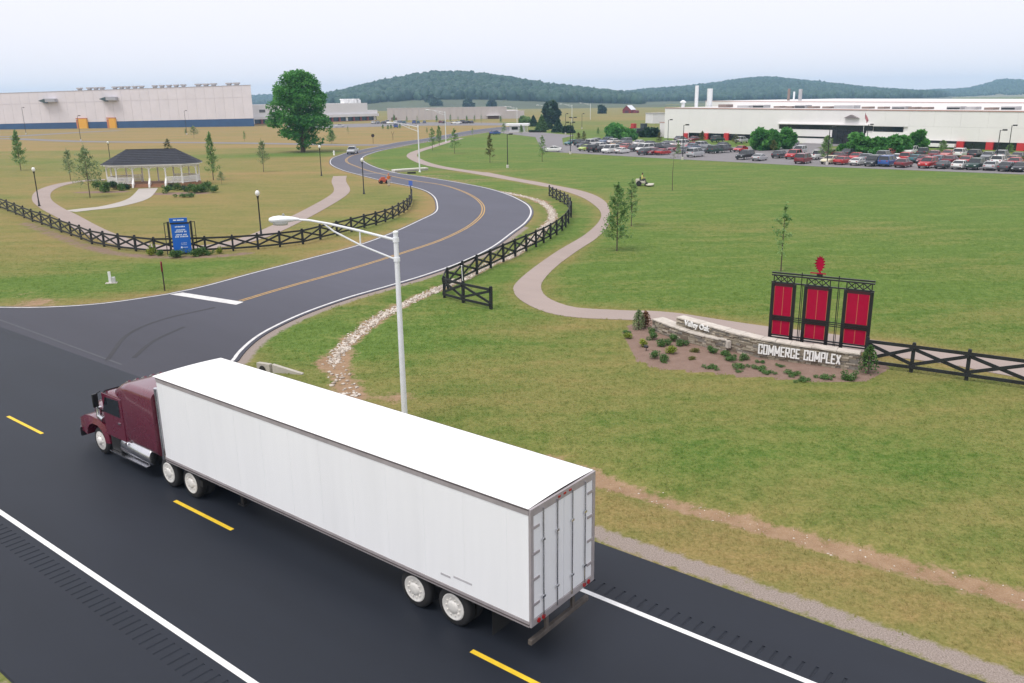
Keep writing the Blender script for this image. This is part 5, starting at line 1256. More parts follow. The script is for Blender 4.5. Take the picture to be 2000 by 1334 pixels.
for i in range(n):
    a, b = np.array(plan[i]), np.array(plan[(i+1) % n]); e = b-a; L = np.linalg.norm(e); d_ = e/L
    MB().beam((*a, EZ-0.14), (*b, EZ-0.14), 0.16, 0.28).build('header_beam', gwhite, gz)
    br = MB()                       # curved brackets under the beam
    for c, s in ((a, 1), (b, -1)):
        q = [(*(c+d_*s*t*0.62), EZ-0.28-0.62*(1-math.sqrt(max(0, 1-(1-t)**2)))) for t in (0.10, 0.35, 0.65, 1.0)]
        br.tube([(*(c+d_*s*0.09), EZ-0.95)]+q, 0.05, 5)
    br.build('bracket', gwhite, gz)
    opening = abs(a[1]) > 2.6 and abs(b[1]) > 2.6 and abs(a[0]) < 2.4 and abs(b[0]) < 2.4
    if not opening:
        rl = MB().beam((*a, 1.42), (*b, 1.42), 0.10, 0.10).beam((*a, 0.62), (*b, 0.62), 0.09, 0.09)
        k = int(L/0.17)
        for q in range(1, k): t = a+e*q/k; rl.box((*t, 1.02), (0.09, 0.05, 0.72), math.atan2(d_[1], d_[0]))
        rl.build('railing', gwhite, gz)
for x in (-2.3, 0, 2.3):
    MB().add([(x-0.12, -B_-0.05, 0), (x+0.12, -B_-0.05, 0), (x+0.12, -B_-0.85, 0), (x-0.12, -B_-0.85, 0), (x-0.12, -B_-0.05, 1.35), (x+0.12, -B_-0.05, 1.35), (x+0.12, -B_-0.75, 0.55), (x-0.12, -B_-0.75, 0.55)], [(0, 1, 2, 3), (7, 6, 5, 4), (0, 4, 5, 1), (1, 5, 6, 2), (2, 6, 7, 3), (3, 7, 4, 0)]).build('stair_cheek', gwhite, gz)
ev = [(-5.0, -3.3), (5.0, -3.3), (6.95, -1.35), (6.95, 1.35), (5.0, 3.3), (-5.0, 3.3), (-6.95, 1.35), (-6.95, -1.35)]
rz_, rx_ = 5.35, 3.55
MB().plate(ev, EZ, EZ+0.16).build('fascia', gwhite, gz)
E2 = [(x*1.012, y*1.012, EZ+0.165) for x, y in ev]
roof = MB(); RL, RR_ = (-rx_, 0, rz_), (rx_, 0, rz_)
def rows(a, b, c, d, k=9):            # shingle courses, each lapping the one below
    a, b, c, d = map(np.array, (a, b, c, d))
    nrm = np.cross(b-a, d-a); nrm = nrm/np.linalg.norm(nrm)
    if nrm[2] < 0: nrm = -nrm
    for i in range(k):
        t0, t1 = i/k, (i+1)/k; o = nrm*0.035
        p = [a+(d-a)*t0+o, b+(c-b)*t0+o, b+(c-b)*t1, a+(d-a)*t1]
        roof.add(p, [(0, 1, 2, 3)]); roof.add([p[0]-o, p[1]-o, p[1], p[0]], [(0, 1, 2, 3)])
for i in range(8):
    a, b = E2[i], E2[(i+1) % 8]
    ta = RL if a[0] < 0 else RR_; tb_ = RL if b[0] < 0 else RR_
    rows(a, b, tb_, ta)
roof.build('roof', shingle, gz)
MB().beam(RL, RR_, 0.22, 0.10).build('ridge_cap', shingle, gz)
for i in range(8): pass
bn = MB()
for s in (-1, 1): bn.bb(s*3.0-0.9, s*3.0+0.9, 1.6, 2.0, 0.85, 0.92); bn.bb(s*3.0-0.8, s*3.0-0.7, 1.65, 1.95, 0.45, 0.85); bn.bb(s*3.0+0.7, s*3.0+0.8, 1.65, 1.95, 0.45, 0.85)
bn.build('bench', gwhite, gz)

# ================================================================== facades
class Facade:
    """a wall standing on the line p0-p1; W turns a picture position into (along, height) on that wall"""
    def __init__(s, p0, p1):
        s.p0, s.p1 = np.array(p0), np.array(p1); s.L = np.linalg.norm(s.p1-s.p0); s.e = (s.p1-s.p0)/s.L; s.ang = math.atan2(s.e[1], s.e[0]); s.n = np.array([-s.e[1], s.e[0]])
    def W(s, px, py, depth=0.0):
        d = ray(px, py); o = s.p0+s.n*depth; t = (o@s.n)/(d[:2]@s.n); q = d[:2]*t
        return (q-o)@s.e, CAM_H+d[2]*t
def quadbox(m, pts, y0, y1):            # four (x,z) corners extruded from y0 to y1
    return m.add([(x, y0, z) for x, z in pts]+[(x, y1, z) for x, z in pts], [(0, 1, 2, 3), (7, 6, 5, 4), (0, 4, 5, 1), (1, 5, 6, 2), (2, 6, 7, 3), (3, 7, 4, 0)])
# ---- left warehouse
wh_panel = M('precast_panel', (0.72, 0.675, 0.70), 0.8, var=0.05, scale=0.15)
wh_joint = M('panel_joint', (0.60, 0.56, 0.58), 0.8)
wh_blue = M('blue_base_band', (0.03, 0.085, 0.20), 0.6, var=0.12, scale=0.2)
yel_door = M('yellow_door', (0.80, 0.42, 0.035), 0.55, var=0.05)
org_jamb = M('orange_jamb', (0.55, 0.20, 0.07), 0.6)
Fw = Facade(G(0, 253), G(490, 246.8))
wh = empty('warehouse', (*Fw.p0, 0), Fw.ang, 'huge pale grey warehouse with a dark blue base band and yellow doors', 'building')
xl, zl = Fw.W(-160, 187); xr, zr = Fw.W(489, 165.5)
def ztop(x): return zl+(zr-zl)*(x-xl)/(xr-xl)
xm0, zm0 = Fw.W(0, 204.5); xm1, zm1 = Fw.W(328, 194.5)
def zmid(x): return zm0+(zm1-zm0)*(x-xm0)/(xm1-xm0)
xb0, zb0 = Fw.W(0, 242); xb1, zb1 = Fw.W(489, 231.3)
def zblue(x): return zb0+(zb1-zb0)*(x-xb0)/(xb1-xb0)
# the far end wall runs back along the site boundary, so the plan is a parallelogram
_d = ray(478, 200)[:2]; _d = _d/np.linalg.norm(_d); shx = float(_d@Fw.e/(_d@Fw.n))
def slab(x0, x1, y0, y1, z0, z1, dz=0.0):
    sx = lambda y: shx*y
    a = [(x0, y0, z0), (x1, y0, z0), (x1+sx(y1), y1, z0), (x0+sx(y1), y1, z0)]
    t = [(x0, y0, ztop(x0)+z1), (x1, y0, ztop(x1)+z1), (x1+sx(y1), y1, ztop(x1)+z1), (x0+sx(y1), y1, ztop(x0)+z1)]
    return MB().add(a+t, [(3, 2, 1, 0), (4, 5, 6, 7), (0, 1, 5, 4), (1, 2, 6, 5), (2, 3, 7, 6), (3, 0, 4, 7)])
slab(xl, xr-0.05, 0.25, 60, -0.5, -0.25).build('building_core', wh_panel, wh)
x = xl; pw = (Fw.W(187, 200)[0]-Fw.W(0, 200)[0])/10.3
ncol = int((xr-xl)/pw)+1; pw = (xr-xl)/ncol
for i in range(ncol):
    a, b = xl+i*pw+0.03, xl+(i+1)*pw-0.03
    quadbox(MB(), [(a, zblue(a)), (b, zblue(b)), (b, zmid(b)-0.06), (a, zmid(a)-0.06)], 0, 0.24).build('wall_panel', wh_panel, wh)
    quadbox(MB(), [(a, zmid(a)+0.06), (b, zmid(b)+0.06), (b, ztop(b)-0.3), (a, ztop(a)-0.3)], 0.0, 0.24).build('wall_panel', wh_panel, wh)
    quadbox(MB(), [(a-0.04, -0.4), (b+0.04, -0.4), (b+0.04, zblue(b)-0.04), (a-0.04, zblue(a)-0.04)], -0.04, 0.24).build('base_panel', wh_blue, wh)
quadbox(MB(), [(xl-.1, ztop(xl)-0.29), (xr+.1, ztop(xr)-0.29), (xr+.1, ztop(xr)), (xl-.1, ztop(xl))], -0.1, 0.6).build('parapet_cap', M('parapet_grey', (0.45, 0.43, 0.45), 0.6), wh)
slab(xl, xr-.3, 0.61, 59.5, 10, -0.1).build('roof', M('roof_grey', (0.35, 0.34, 0.35), 0.9), wh)
for pa, pb, pt in ((154, 169.5, 232.5), (213.5, 225.5, 231.5)):
    a, za = Fw.W(pa, pt); b, zb = Fw.W(pb, pt)
    d_ = MB().bb(a, b, -0.9, -0.7, -0.3, za).build('loading_door', yel_door, wh)
    for k in range(5): MB().bb(a+0.1, b-0.1, -0.93, -0.9, 0.3+k*za/6, 0.36+k*za/6).build('door_rib', yel_door, d_)
    MB().bb(a-1.2, a-0.02, -0.75, -0.05, -0.3, za-0.4).build('door_jamb', org_jamb, wh); MB().bb(a-1.2, b+0.3, -0.92, -0.05, za+0.02, za+0.5).build('door_head', org_jamb, wh)
    MB().bb(b+0.02, b+0.35, -0.75, -0.05, -0.3, za-0.1).build('door_jamb', yel_door, wh)
for pa, pb, p0_, p1_ in ((81, 112, 193, 200.5), (199, 230, 189.5, 197)):
    a, z1 = Fw.W(pa, p0_); b, _ = Fw.W(pb, p0_); _, z0 = Fw.W(pb, p1_); c = a+(b-a)*0.38
    u_ = MB().bb(c, b, -3.0, -0.1, z0+0.3, z1).build('wall_unit', M('galvanised_unit', (0.42, 0.42, 0.45), 0.5, metal=0.3), wh)
    MB().add([(a, -3.2, z0+0.9), (c, -3.2, z0-0.2), (c, -0.1, z0-0.2), (a, -0.1, z0+0.9), (a, -3.2, z0+1.1), (c, -3.2, z1), (c, -0.1, z1), (a, -0.1, z0+1.1)], [(0, 1, 2, 3), (7, 6, 5, 4), (0, 4, 5, 1), (1, 5, 6, 2), (2, 6, 7, 3), (3, 7, 4, 0)]).build('intake_hood', M('hood_dark', (0.06, 0.09, 0.09), 0.5), u_)
vent_m = M('vent_metal', (0.46, 0.43, 0.42), 0.6, var=0.1)
for px in (157, 176, 189, 201, 226, 239, 251, 265, 278, 304, 318, 332, 346, 360, 389, 404, 419, 449, 464):
    a, _ = Fw.W(px, 170, 8); z = ztop(a)
    w_ = 1.0+0.3*(px > 380)
    MB().bb(a-w_*0.7, a+w_*0.7, 6, 8, z-0.2, z+0.8).bb(a-w_*1.1, a+w_*1.1, 5.6, 8.4, z+0.8, z+1.5).build('roof_vent', vent_m, wh)
# ---- office wing
off_white = M('office_fascia', (0.72, 0.70, 0.72), 0.7, var=0.04, scale=0.2)
off_red = M('office_red_column', (0.28, 0.055, 0.045), 0.6)
off_glass = M('office_blue_glass', (0.025, 0.06, 0.10), 0.15, spec=0.7)
Fo = Facade(G(490, 243.2), G(738, 235.2))
of = empty('office_building', (*Fo.p0, 0), Fo.ang, 'low white office wing with red columns and blue glazing behind the big tree', 'building')
xe, _ = Fo.W(738, 235); xe2, _ = Fo.W(719, 235); zf = Fo.W(560, 231.5)[1]; z1 = Fo.W(520, 204)[1]; z2 = Fo.W(728, 215)[1]; x69, _ = Fo.W(640, 230)
MB().bb(0, xe2, 0, 40, zf, z1).build('upper_block', off_white, of); MB().bb(xe2+.02, xe, 0.02, 30, zf+.01, z2).build('end_block', off_white, of)
MB().bb(0.1, xe-0.1, 1.2, 30, -0.3, zf-.02).build('glazing', off_glass, of)
MB().bb(-.1, xe+0.4, -1.0, 0, zf-0.02, zf+1.6).build('canopy_fascia', off_white, of)
MB().bb(0, xe, -0.6, 1.19, -0.3, 0.25).build('plinth', M('plinth_red', (0.30, 0.13, 0.10), 0.8), of)
for k in range(17):
    x = 2+k*(xe-4)/16; c_ = MB().bb(x-0.55, x+0.55, 0.15, 1.1, 0.25, zf-0.03).build('column', off_red if k % 4 else white_paint, of)
    if k < 16: MB().bb(x+1.0, x+1.0+(xe-4)/16-2.0, 1.12, 1.19, 0.9, zf-0.4).build('window', off_glass, of)
for px in (673, 684, 693, 698): a, _ = Fo.W(px, 205, 10); MB().bb(a-1.6, a+1.4, 8, 12, z1, z1+1.9).bb(a-2.0, a+0.4, 8, 12, z1+1.91, z1+2.6).build('roof_unit', white_paint, of)
a, z = Fo.W(511, 217); MB().bb(a-1.5, a+2.2, -0.05, -0.001, z-0.8, z+0.8).build('louvre', M('louvre_dark', (0.12, 0.12, 0.13), 0.6), of)
# ---- long low building in the distance
Fm = Facade(G(757, 235.5), G(1024, 231.2))
mdb = empty('long_low_building', (*Fm.p0, 0), Fm.ang, 'long plain pinkish grey industrial building below the forested hill', 'building')
mw = M('pinkish_cladding', (0.50, 0.45, 0.44), 0.8, var=0.05, scale=0.1)
xe, _ = Fm.W(1024, 230); xs, _ = Fm.W(990, 230); zt_ = Fm.W(757, 212)[1]; zt2 = Fm.W(1010, 215.5)[1]
npan = 22
quadbox(MB(), [(0, -0.3), (xe, -0.3), (xe, zt2-0.3), (0, zt2-0.3)], 0.2, 60).build('building_core', wh_joint, mdb)
MB().bb(0.1, xs, 0.25, 60, zt2-0.29, zt_-0.3).build('high_bay', wh_joint, mdb)
for i in range(npan):
    a, b = i*xe/npan+0.06, (i+1)*xe/npan-0.06; zz = zt_ if b < xs+3 else zt2
    MB().bb(a, b, 0, 0.19, -0.3, zz-0.05).build('wall_panel', mw, mdb)
MB().bb(-0.1, xs+3, -0.1, 0.5, zt_-0.04, zt_+0.25).build('parapet_cap', M('parapet_pale', (0.55, 0.53, 0.52), 0.6), mdb)
a0, zd = Fm.W(953, 226); a1, _ = Fm.W(974, 226); dd_ = MB().bb(a0, a1, -0.6, -0.01, -0.3, zd).build('loading_dock', M('dock_brown', (0.14, 0.07, 0.06), 0.7), mdb)
MB().bb(a0-1, a1+1, -2.5, 0, zd+0.02, zd+0.35).build('dock_canopy', off_white, dd_)
for px in (768, 771): a, z = Fm.W(px, 229.5); MB().bb(a-1.3, a+1.3, -0.08, -0.01, 0, z).build('side_door', M('brown_door', (0.2, 0.12, 0.09), 0.7), mdb)
# ---- white factory
fac_w = M('factory_white', (0.80, 0.775, 0.765), 0.6, var=0.03, scale=0.2)
fac_d = M('factory_joint', (0.76, 0.735, 0.725), 0.7)
red_trim = M('factory_red', (0.55, 0.030, 0.035), 0.5)
trim_pink = M('roof_edge_flashing', (0.50, 0.30, 0.26), 0.6)
Ff = Facade(G(1297, 269.5), G(2000, 295))
fa = empty('white_factory', (*Ff.p0, 0), Ff.ang, 'long white factory with dark window bands, red columns and rooftop stacks', 'factory')
XE = Ff.L*1.5
ZF = 0.5*(Ff.W(1298, 210.5)[1]+Ff.W(1995, 217)[1]); 
def fz(px, py, d=0): return Ff.W(px, py, d)[1]
def fxx(px, py=260, d=0): return Ff.W(px, py, d)[0]
zA, zB = fz(1298, 210.3), fz(1996, 217)
xA, xB = 0.0, fxx(1996, 217)
def zroof(x): return zA+(zB-zA)*(x-xA)/(xB-xA)
quadbox(MB(), [(0, -0.4), (XE, -0.4), (XE, zroof(XE)-0.15), (0, zroof(0)-0.15)], 0.3, 110).build('building_core', fac_d, fa)
# openings in the front wall (along, height rectangles) are left free of panels and hold dark glass set back
xs_ = [0, fxx(1345), fxx(1521), fxx(1625), fxx(1703), fxx(1772), fxx(1806), XE]
zl0, zl1 = fz(1400, 269.5), fz(1400, 262.5)
def panels(x0, x1, z0, z1f, step=6.0, y0=0.0):
    k = max(1, round((x1-x0)/step)); w = (x1-x0)/k
    for i in range(k):
        a, b = x0+i*w+0.010, x0+(i+1)*w-0.010
        quadbox(MB(), [(a, z0), (b, z0), (b, z1f(b)), (a, z1f(a))], y0, 0.29).build('wall_panel', fac_w, fa)
zr_ = lambda x: zroof(x)-0.2
zb0_, zb1_ = fz(1570, 252.5), fz(1570, 243.5)          # dark band above the entrance
panels(0, xs_[1], -0.3, zr_); panels(xs_[1], xs_[2], fz(1430, 261.5), zr_); panels(xs_[2], XE, zb1_+0.05, zr_)
panels(xs_[1], xs_[2], -0.3, lambda x: fz(1430, 270.5)-0.6)
def glass(x0, x1, z0, z1, name='window_band', n=0):
    o = MB().bb(x0, x1, 0.12, 0.30, z0, z1).build(name, dark_glass, fa)
    if n:
        for i in range(n+1): x = x0+(x1-x0)*i/n; MB().bb(x-0.05, x+0.05, 0.06, 0.119, z0, z1).build('mullion', black_metal, o)
glass(xs_[1], xs_[2], fz(1430, 270.5)-0.58, fz(1430, 261.6), n=10)
glass(xs_[2], xs_[4], zb0_, zb1_, 'window_band', 8)
panels(xs_[2], xs_[3], fz(1570, 266), lambda x: zb0_-0.02)
glass(xs_[2], xs_[3], fz(1570, 269.5), fz(1570, 266.2)); panels(xs_[2], xs_[3], -0.3, lambda x: fz(1570, 269.7))
glass(xs_[3], fxx(1690), -0.2, zb0_-0.01, 'entrance_glass', 6)
dr_ = MB().bb(fxx(1648), fxx(1660), 0.02, 0.118, 0, 2.3).build('entrance_door', black_metal, fa)
panels(fxx(1690)+.02, xs_[4], fz(1730, 271), lambda x: fz(1700, 260))
glass(fxx(1690)+.02, xs_[6], -0.2, fz(1730, 271.3), n=6)
panels(xs_[4], xs_[5], fz(1740, 271), lambda x: fz(1740, 258)); glass(xs_[4]+0.3, xs_[5]-1.2, fz(1740, 257.6), fz(1740, 247.5), n=3)
panels(xs_[4], xs_[5], fz(1740, 247.2), lambda x: zb1_+0.03); panels(xs_[5], xs_[6], fz(1790, 272), lambda x: zb1_+0.03); 
zg1 = fz(1900, 276.5)
panels(xs_[6], XE, zg1, lambda x: zb1_+0.03); glass(xs_[6], XE, -0.2, zg1-0.02, n=26)
MB().bb(fxx(1690), fxx(1872), -1.2, 0, 0.3, 1.0).build('low_parapet', fac_w, fa)
MB().bb(fxx(1519), fxx(1702), -0.6, -0.01, zb1_+0.06, zb1_+0.28).build('entrance_canopy', fac_w, fa)
gbl = MB(); a, z = Ff.W(1651, 230.5); b, _ = Ff.W(1679, 230.5); _, zp = Ff.W(1665, 224)
gbl.add([(a, -0.9, z), (b, -0.9, z), ((a+b)/2, -0.9, zp), (a, -0.02, z), (b, -0.02, z), ((a+b)/2, -0.02, zp)], [(0, 1, 2), (5, 4, 3), (0, 3, 4, 1), (1, 4, 5, 2), (2, 5, 3, 0)]); gbl.build('gable_ornament', M('gable_grey', (0.20, 0.17, 0.17), 0.6), fa)
for px in (1340, 1380, 1420): a = fxx(px, 265); MB().bb(a-0.75, a+0.75, -0.5, -0.01, -0.1, fz(px, 260)).build('red_column', red_trim, fa)
for px in (1876.5, 1934, 1995): a = fxx(px, 285); MB().bb(a-0.75, a+0.75, -0.5, -0.01, -0.1, zg1-0.05).build('red_column', red_trim, fa)
for k in range(1, 6): a = fxx(1995, 285)+k*8; MB().bb(a-0.75, a+0.75, -0.5, -0.01, -0.1, zg1-0.05).build('red_column', red_trim, fa)
quadbox(MB(), [(-0.15, zroof(0)-0.17), (XE, zroof(XE)-0.17), (XE, zroof(XE)+0.05), (-0.15, zroof(0)+0.05)], -0.12, 0.6).build('roof_edge', trim_pink, fa)
quadbox(MB(), [(0, zroof(0)-0.14), (XE, zroof(XE)-0.14), (XE, zroof(XE)+0.0), (0, zroof(0)+0.0)], 0.61, 110).build('roof', M('pale_roof', (0.62, 0.60, 0.59), 0.8, var=0.08, scale=0.1), fa)
D2 = 30.0
x2, zz2 = Ff.W(1378, 197.8, D2); x3, zz3 = Ff.W(1997, 201, D2)
quadbox(MB(), [(x2, zA-0.5), (XE, zB-1.0), (XE, zz3+(zz3-zz2)*(XE-x3)/(x3-x2)), (x2, zz2)], D2, 105).build('upper_tier', fac_w, fa)
quadbox(MB(), [(x2-.1, zz2), (XE, zz3+(zz3-zz2)*(XE-x3)/(x3-x2)), (XE, .15+zz3+(zz3-zz2)*(XE-x3)/(x3-x2)), (x2-.1, zz2+.15)], D2-.1, D2+.35).build('upper_roof_edge', trim_pink, fa)
quadbox(MB(), [(x2, zz2+.01), (XE, .01+zz3+(zz3-zz2)*(XE-x3)/(x3-x2)), (XE, .1+zz3+(zz3-zz2)*(XE-x3)/(x3-x2)), (x2, zz2+.1)], D2+.36, 104).build('upper_roof', M('upper_roof_white', (0.70, 0.69, 0.69), 0.8, var=0.05, scale=0.1), fa)
unit_g = M('roof_unit_grey', (0.40, 0.39, 0.40), 0.6, var=0.1); unit_d = M('roof_unit_dark', (0.02, 0.022, 0.025), 0.5); unit_b = M('roof_unit_brown', (0.24, 0.18, 0.16), 0.7)
for pa, pb, pt, kind in ((1403, 1419, 204, 'b'), (1440, 1462, 206, 'g'), (1470, 1492, 205, 'd'), (1511, 1523, 208, 'b'), (1534, 1547, 208, 'b'), (1552, 1573, 205.5, 'd'), (1577, 1589, 209, 'b'), (1606, 1620, 208, 'b'), (1629, 1668, 206, 'g'), (1683, 1696, 209, 'b'), (1714, 1726, 210, 'b'), (1742, 1768, 208, 'd'), (1774, 1788, 210, 'b'), (1799, 1812, 211, 'b'), (1849, 1876, 208, 'd'), (1885, 1905, 208.5, 'g'), (1922, 1940, 212, 'b'), (1955, 1984, 208, 'd')):
    dd = 9.0; a, z1 = Ff.W(pa, pt, dd); b, _ = Ff.W(pb, pt, dd); z0 = zroof(a)
    u_ = MB().bb(a, b, dd, dd+3, z0-0.05, max(z1, z0+0.5)).build('roof_unit', unit_b if kind == 'b' else unit_g, fa)
    if kind == 'd': MB().bb(a+0.15, b-0.15, dd-0.06, dd-0.002, z0+0.1, max(z1, z0+.5)-0.25).build('louvre', unit_d, u_)
for px, pt, w, dd, mt in ((1361.5, 167, 0.55, 14, white_metal), (1387, 173, 0.85, 22, white_metal), (1334, 201, 0.55, 8, white_metal), (1541.5, 173, 0.42, 45, unit_b), (1551.5, 179, 0.28, 42, white_metal), (1564, 174, 0.55, 45, unit_g), (1432, 196, 0.2, 50, unit_b), (1487, 196, 0.9, 50, unit_g), (1582, 198, 0.7, 50, unit_g)):
    a, z1 = Ff.W(px, pt, dd)
    s_ = MB().tube([(a, dd, 6.5), (a, dd, z1)], w, 16).build('exhaust_stack', mt, fa, True)
    if px == 1334: MB().lathe([(0.95, z1), (0.95, z1+0.3), (0.3, z1+0.8)], 14, (a, dd, 0)).build('stack_cap', mt, s_)
fp = empty('flagpole', (*(Ff.p0+Ff.e*fxx(1726, 270)-Ff.n*9), 0), 0, 'slim pale flagpole with a small hanging flag before the factory', 'flagpole')
MB().tube([(0, 0, 0), (0, 0, 8.2)], [0.07, 0.04], 8).build('pole', white_metal, fp)
flag = MB(); n = 10
for k in range(n+1):
    t = k/n; y = 0.12*math.sin(t*7)
    flag.add([(0.05+0.95*t, y, 7.9-1.9*t), (0.05+0.55*t, y+0.05, 6.9-1.5*t)], [])
flag.f = [(2*k, 2*k+2, 2*k+3, 2*k+1) for k in range(n)]; flag.m = [0]*n
flag.build('flag', M('flag_cloth', (0.45, 0.16, 0.18), 0.8, var=0.4, scale=2.5), fp)
# low service block left of the factory
sv = empty('service_block', (*G(1283, 270), 0), Ff.ang, 'small white service block at the left end of the factory', 'building')
MB().bb(-6.5, 1.0, 8, 16, -0.2, 4.2).build('block', fac_w, sv); MB().bb(-6.6, 1.1, 7.9, 16, 4.21, 4.4).build('roof_edge', trim_pink, sv); MB().bb(-1.5, -0.3, 9, 10, 4.41, 5.6).build('red_vent', red_trim, sv)
bx2 = empty('field_shed', (*G(1291, 241), 0), 0.2, 'pale boxy shed in the field just left of the factory wall', 'shed')
MB().bb(-4, 4.5, 0, 10, -0.2, 4.4).build('shed_wall', off_white, bx2); MB().bb(-4.2, 4.7, -0.2, 10.2, 4.41, 4.7).build('shed_roof', unit_g, bx2)
# ---- guard booth
gb = empty('guard_booth', (*G(1011, 258.5), 0), R(-6), 'small white guard booth with flat overhanging roof beside the far road', 'booth')
MB().bb(-3.0, 2.6, 0, 4.5, -0.1, 2.35).build('booth_wall', white_paint, gb); MB().bb(-4.3, 4.2, -1.2, 5.2, 2.36, 3.15).build('flat_roof', white_paint, gb, bevel=0.03)
MB().bb(-2.2, 0.1, -0.05, -0.001, 0.95, 1.95).build('window', dark_glass, gb); MB().bb(1.0, 1.9, -0.05, -0.001, 0.0, 2.05).build('door', unit_d, gb); MB().bb(3.3, 3.6, 0.4, 0.7, 0, 2.35).build('post', white_paint, gb)
MB().bb(-4.5, 4.5, -2.0, -1.6, -0.05, 0.25).build('kerb', pale_concrete, gb)
hedge_r = np.random.default_rng(5)
hg = empty('clipped_hedge', (*G(1050, 258.5), 0), R(-4), 'long low dark hedge in front of the conifers', 'hedge')
hp = np.stack([hedge_r.uniform(-3.2, 3.2, 700), hedge_r.uniform(-0.5, 0.5, 700), hedge_r.uniform(0, 0.8, 700)], 1)
obj('foliage', foliage('foliage', hp, 0.45, lf_dark, hedge_r), hg); MB().bb(-3, 3, -0.3, 0.3, 0, 0.5).build('stems', bark, hg)
# ---- red barn
barn_red = M('barn_red', (0.20, 0.022, 0.03), 0.8, var=0.15, scale=0.5)
tin = M('tin_roof', (0.74, 0.76, 0.80), 0.4, var=0.06)
bnp = G(1224, 221); bs_ = math.hypot(*bnp)/CAM_F
bn_ = empty('red_barn', (*bnp, 0), R(-28), 'dark red barn with pale metal roof in the far field', 'barn')
w, L, h1, h2 = 11*bs_, 26*bs_, 6.5*bs_, 14*bs_
MB().bb(-w*0.75, w*0.75, 0, L, -0.5, h1).build('barn_wall', barn_red, bn_)
MB().add([(-w*0.75, 0, h1), (w*0.75, 0, h1), (0, 0, h2), (-w*0.75, L, h1), (w*0.75, L, h1), (0, L, h2)], [(0, 1, 2), (5, 4, 3)]).build('gable', barn_red, bn_)
MB().add([(-w*0.8, -0.4, h1-.2), (0, -0.4, h2+.05), (0, L+.4, h2+.05), (-w*0.8, L+.4, h1-.2)], [(0, 1, 2, 3)]).add([(w*0.8, -0.4, h1-.2), (0, -0.4, h2+.05), (0, L+.4, h2+.05), (w*0.8, L+.4, h1-.2)], [(3, 2, 1, 0)]).build('roof', tin, bn_)
MB().bb(w*0.76, w*1.5, 2, L-2, -0.5, h1*0.7).build('lean_to', barn_red, bn_); MB().bb(-1.6, 1.6, -0.12, -0.01, 0, h1*0.75).build('barn_door', M('barn_door_dark', (0.08, 0.012, 0.016), 0.8), bn_)
# farm machines left of the factory
def tractor_box(px, py, s, col, label):
    r = empty('farm_trailer', (*G(px, py), 0), 0.4, label, 'farm machine'); m = M('machine_paint', col, 0.5)
    MB().bb(-1.8*s, 1.2*s, -0.9*s, 0.9*s, 0.8*s, 1.9*s).bb(0.2*s, 1.2*s, -0.8*s, 0.8*s, 1.9*s, 3.0*s).build('body', m, r, bevel=0.05)
    for x in (-1.2*s, 0.8*s):
        for y in (-0.95*s, 0.95*s): MB().lathe([(0.6*s, y-0.15*s), (0.6*s, y+0.15*s)], 14, (x, 0, 0.6*s), 'y').build('wheel', rubber, r)
tractor_box(1233, 262, 1.15, (0.42, 0.03, 0.03), 'red farm machine above the car park, left of the factory')
tractor_box(1252, 266, 1.3, (0.035, 0.05, 0.055), 'dark parked machine between red machine and factory')
# ================================================================== cars
glass_car = M('car_glass', (0.015, 0.018, 0.022), 0.1, spec=0.8)
trim_car = M('car_trim', (0.03, 0.03, 0.032), 0.5)
CARCOL = {'white': (.72, .72, .70), 'red': (.42, .022, .025), 'maroon': (.17, .018, .028), 'dark grey': (.05, .055, .065), 'black': (.012, .013, .016), 'silver': (.45, .46, .48), 'grey': (.20, .21, .23), 'blue grey': (.12, .16, .23), 'blue': (.02, .08, .30), 'dark green': (.012, .045, .035), 'cream': (.66, .60, .42), 'tan': (.36, .27, .18), 'teal': (.03, .14, .16), 'lime': (.35, .45, .08), 'pale red': (.48, .14, .13)}
CARMAT = {k: M('car_paint_'+k.replace(' ', '_'), v, 0.3, spec=0.5, coat=0.4) for k, v in CARCOL.items()}
def rr(x, w, z0, z1, r, n=3):
    p = []
    for cy, cz, a0 in ((w-r, z1-r, 0), (-w+r, z1-r, 90), (-w+r*.5, z0+r*.5, 180), (w-r*.5, z0+r*.5, 270)):
        rad = r if a0 < 180 else r*.5
        for k in range(n+1): a = R(a0+90*k/n); p.append((x, cy+rad*math.cos(a), cz+rad*math.sin(a)))
    return p
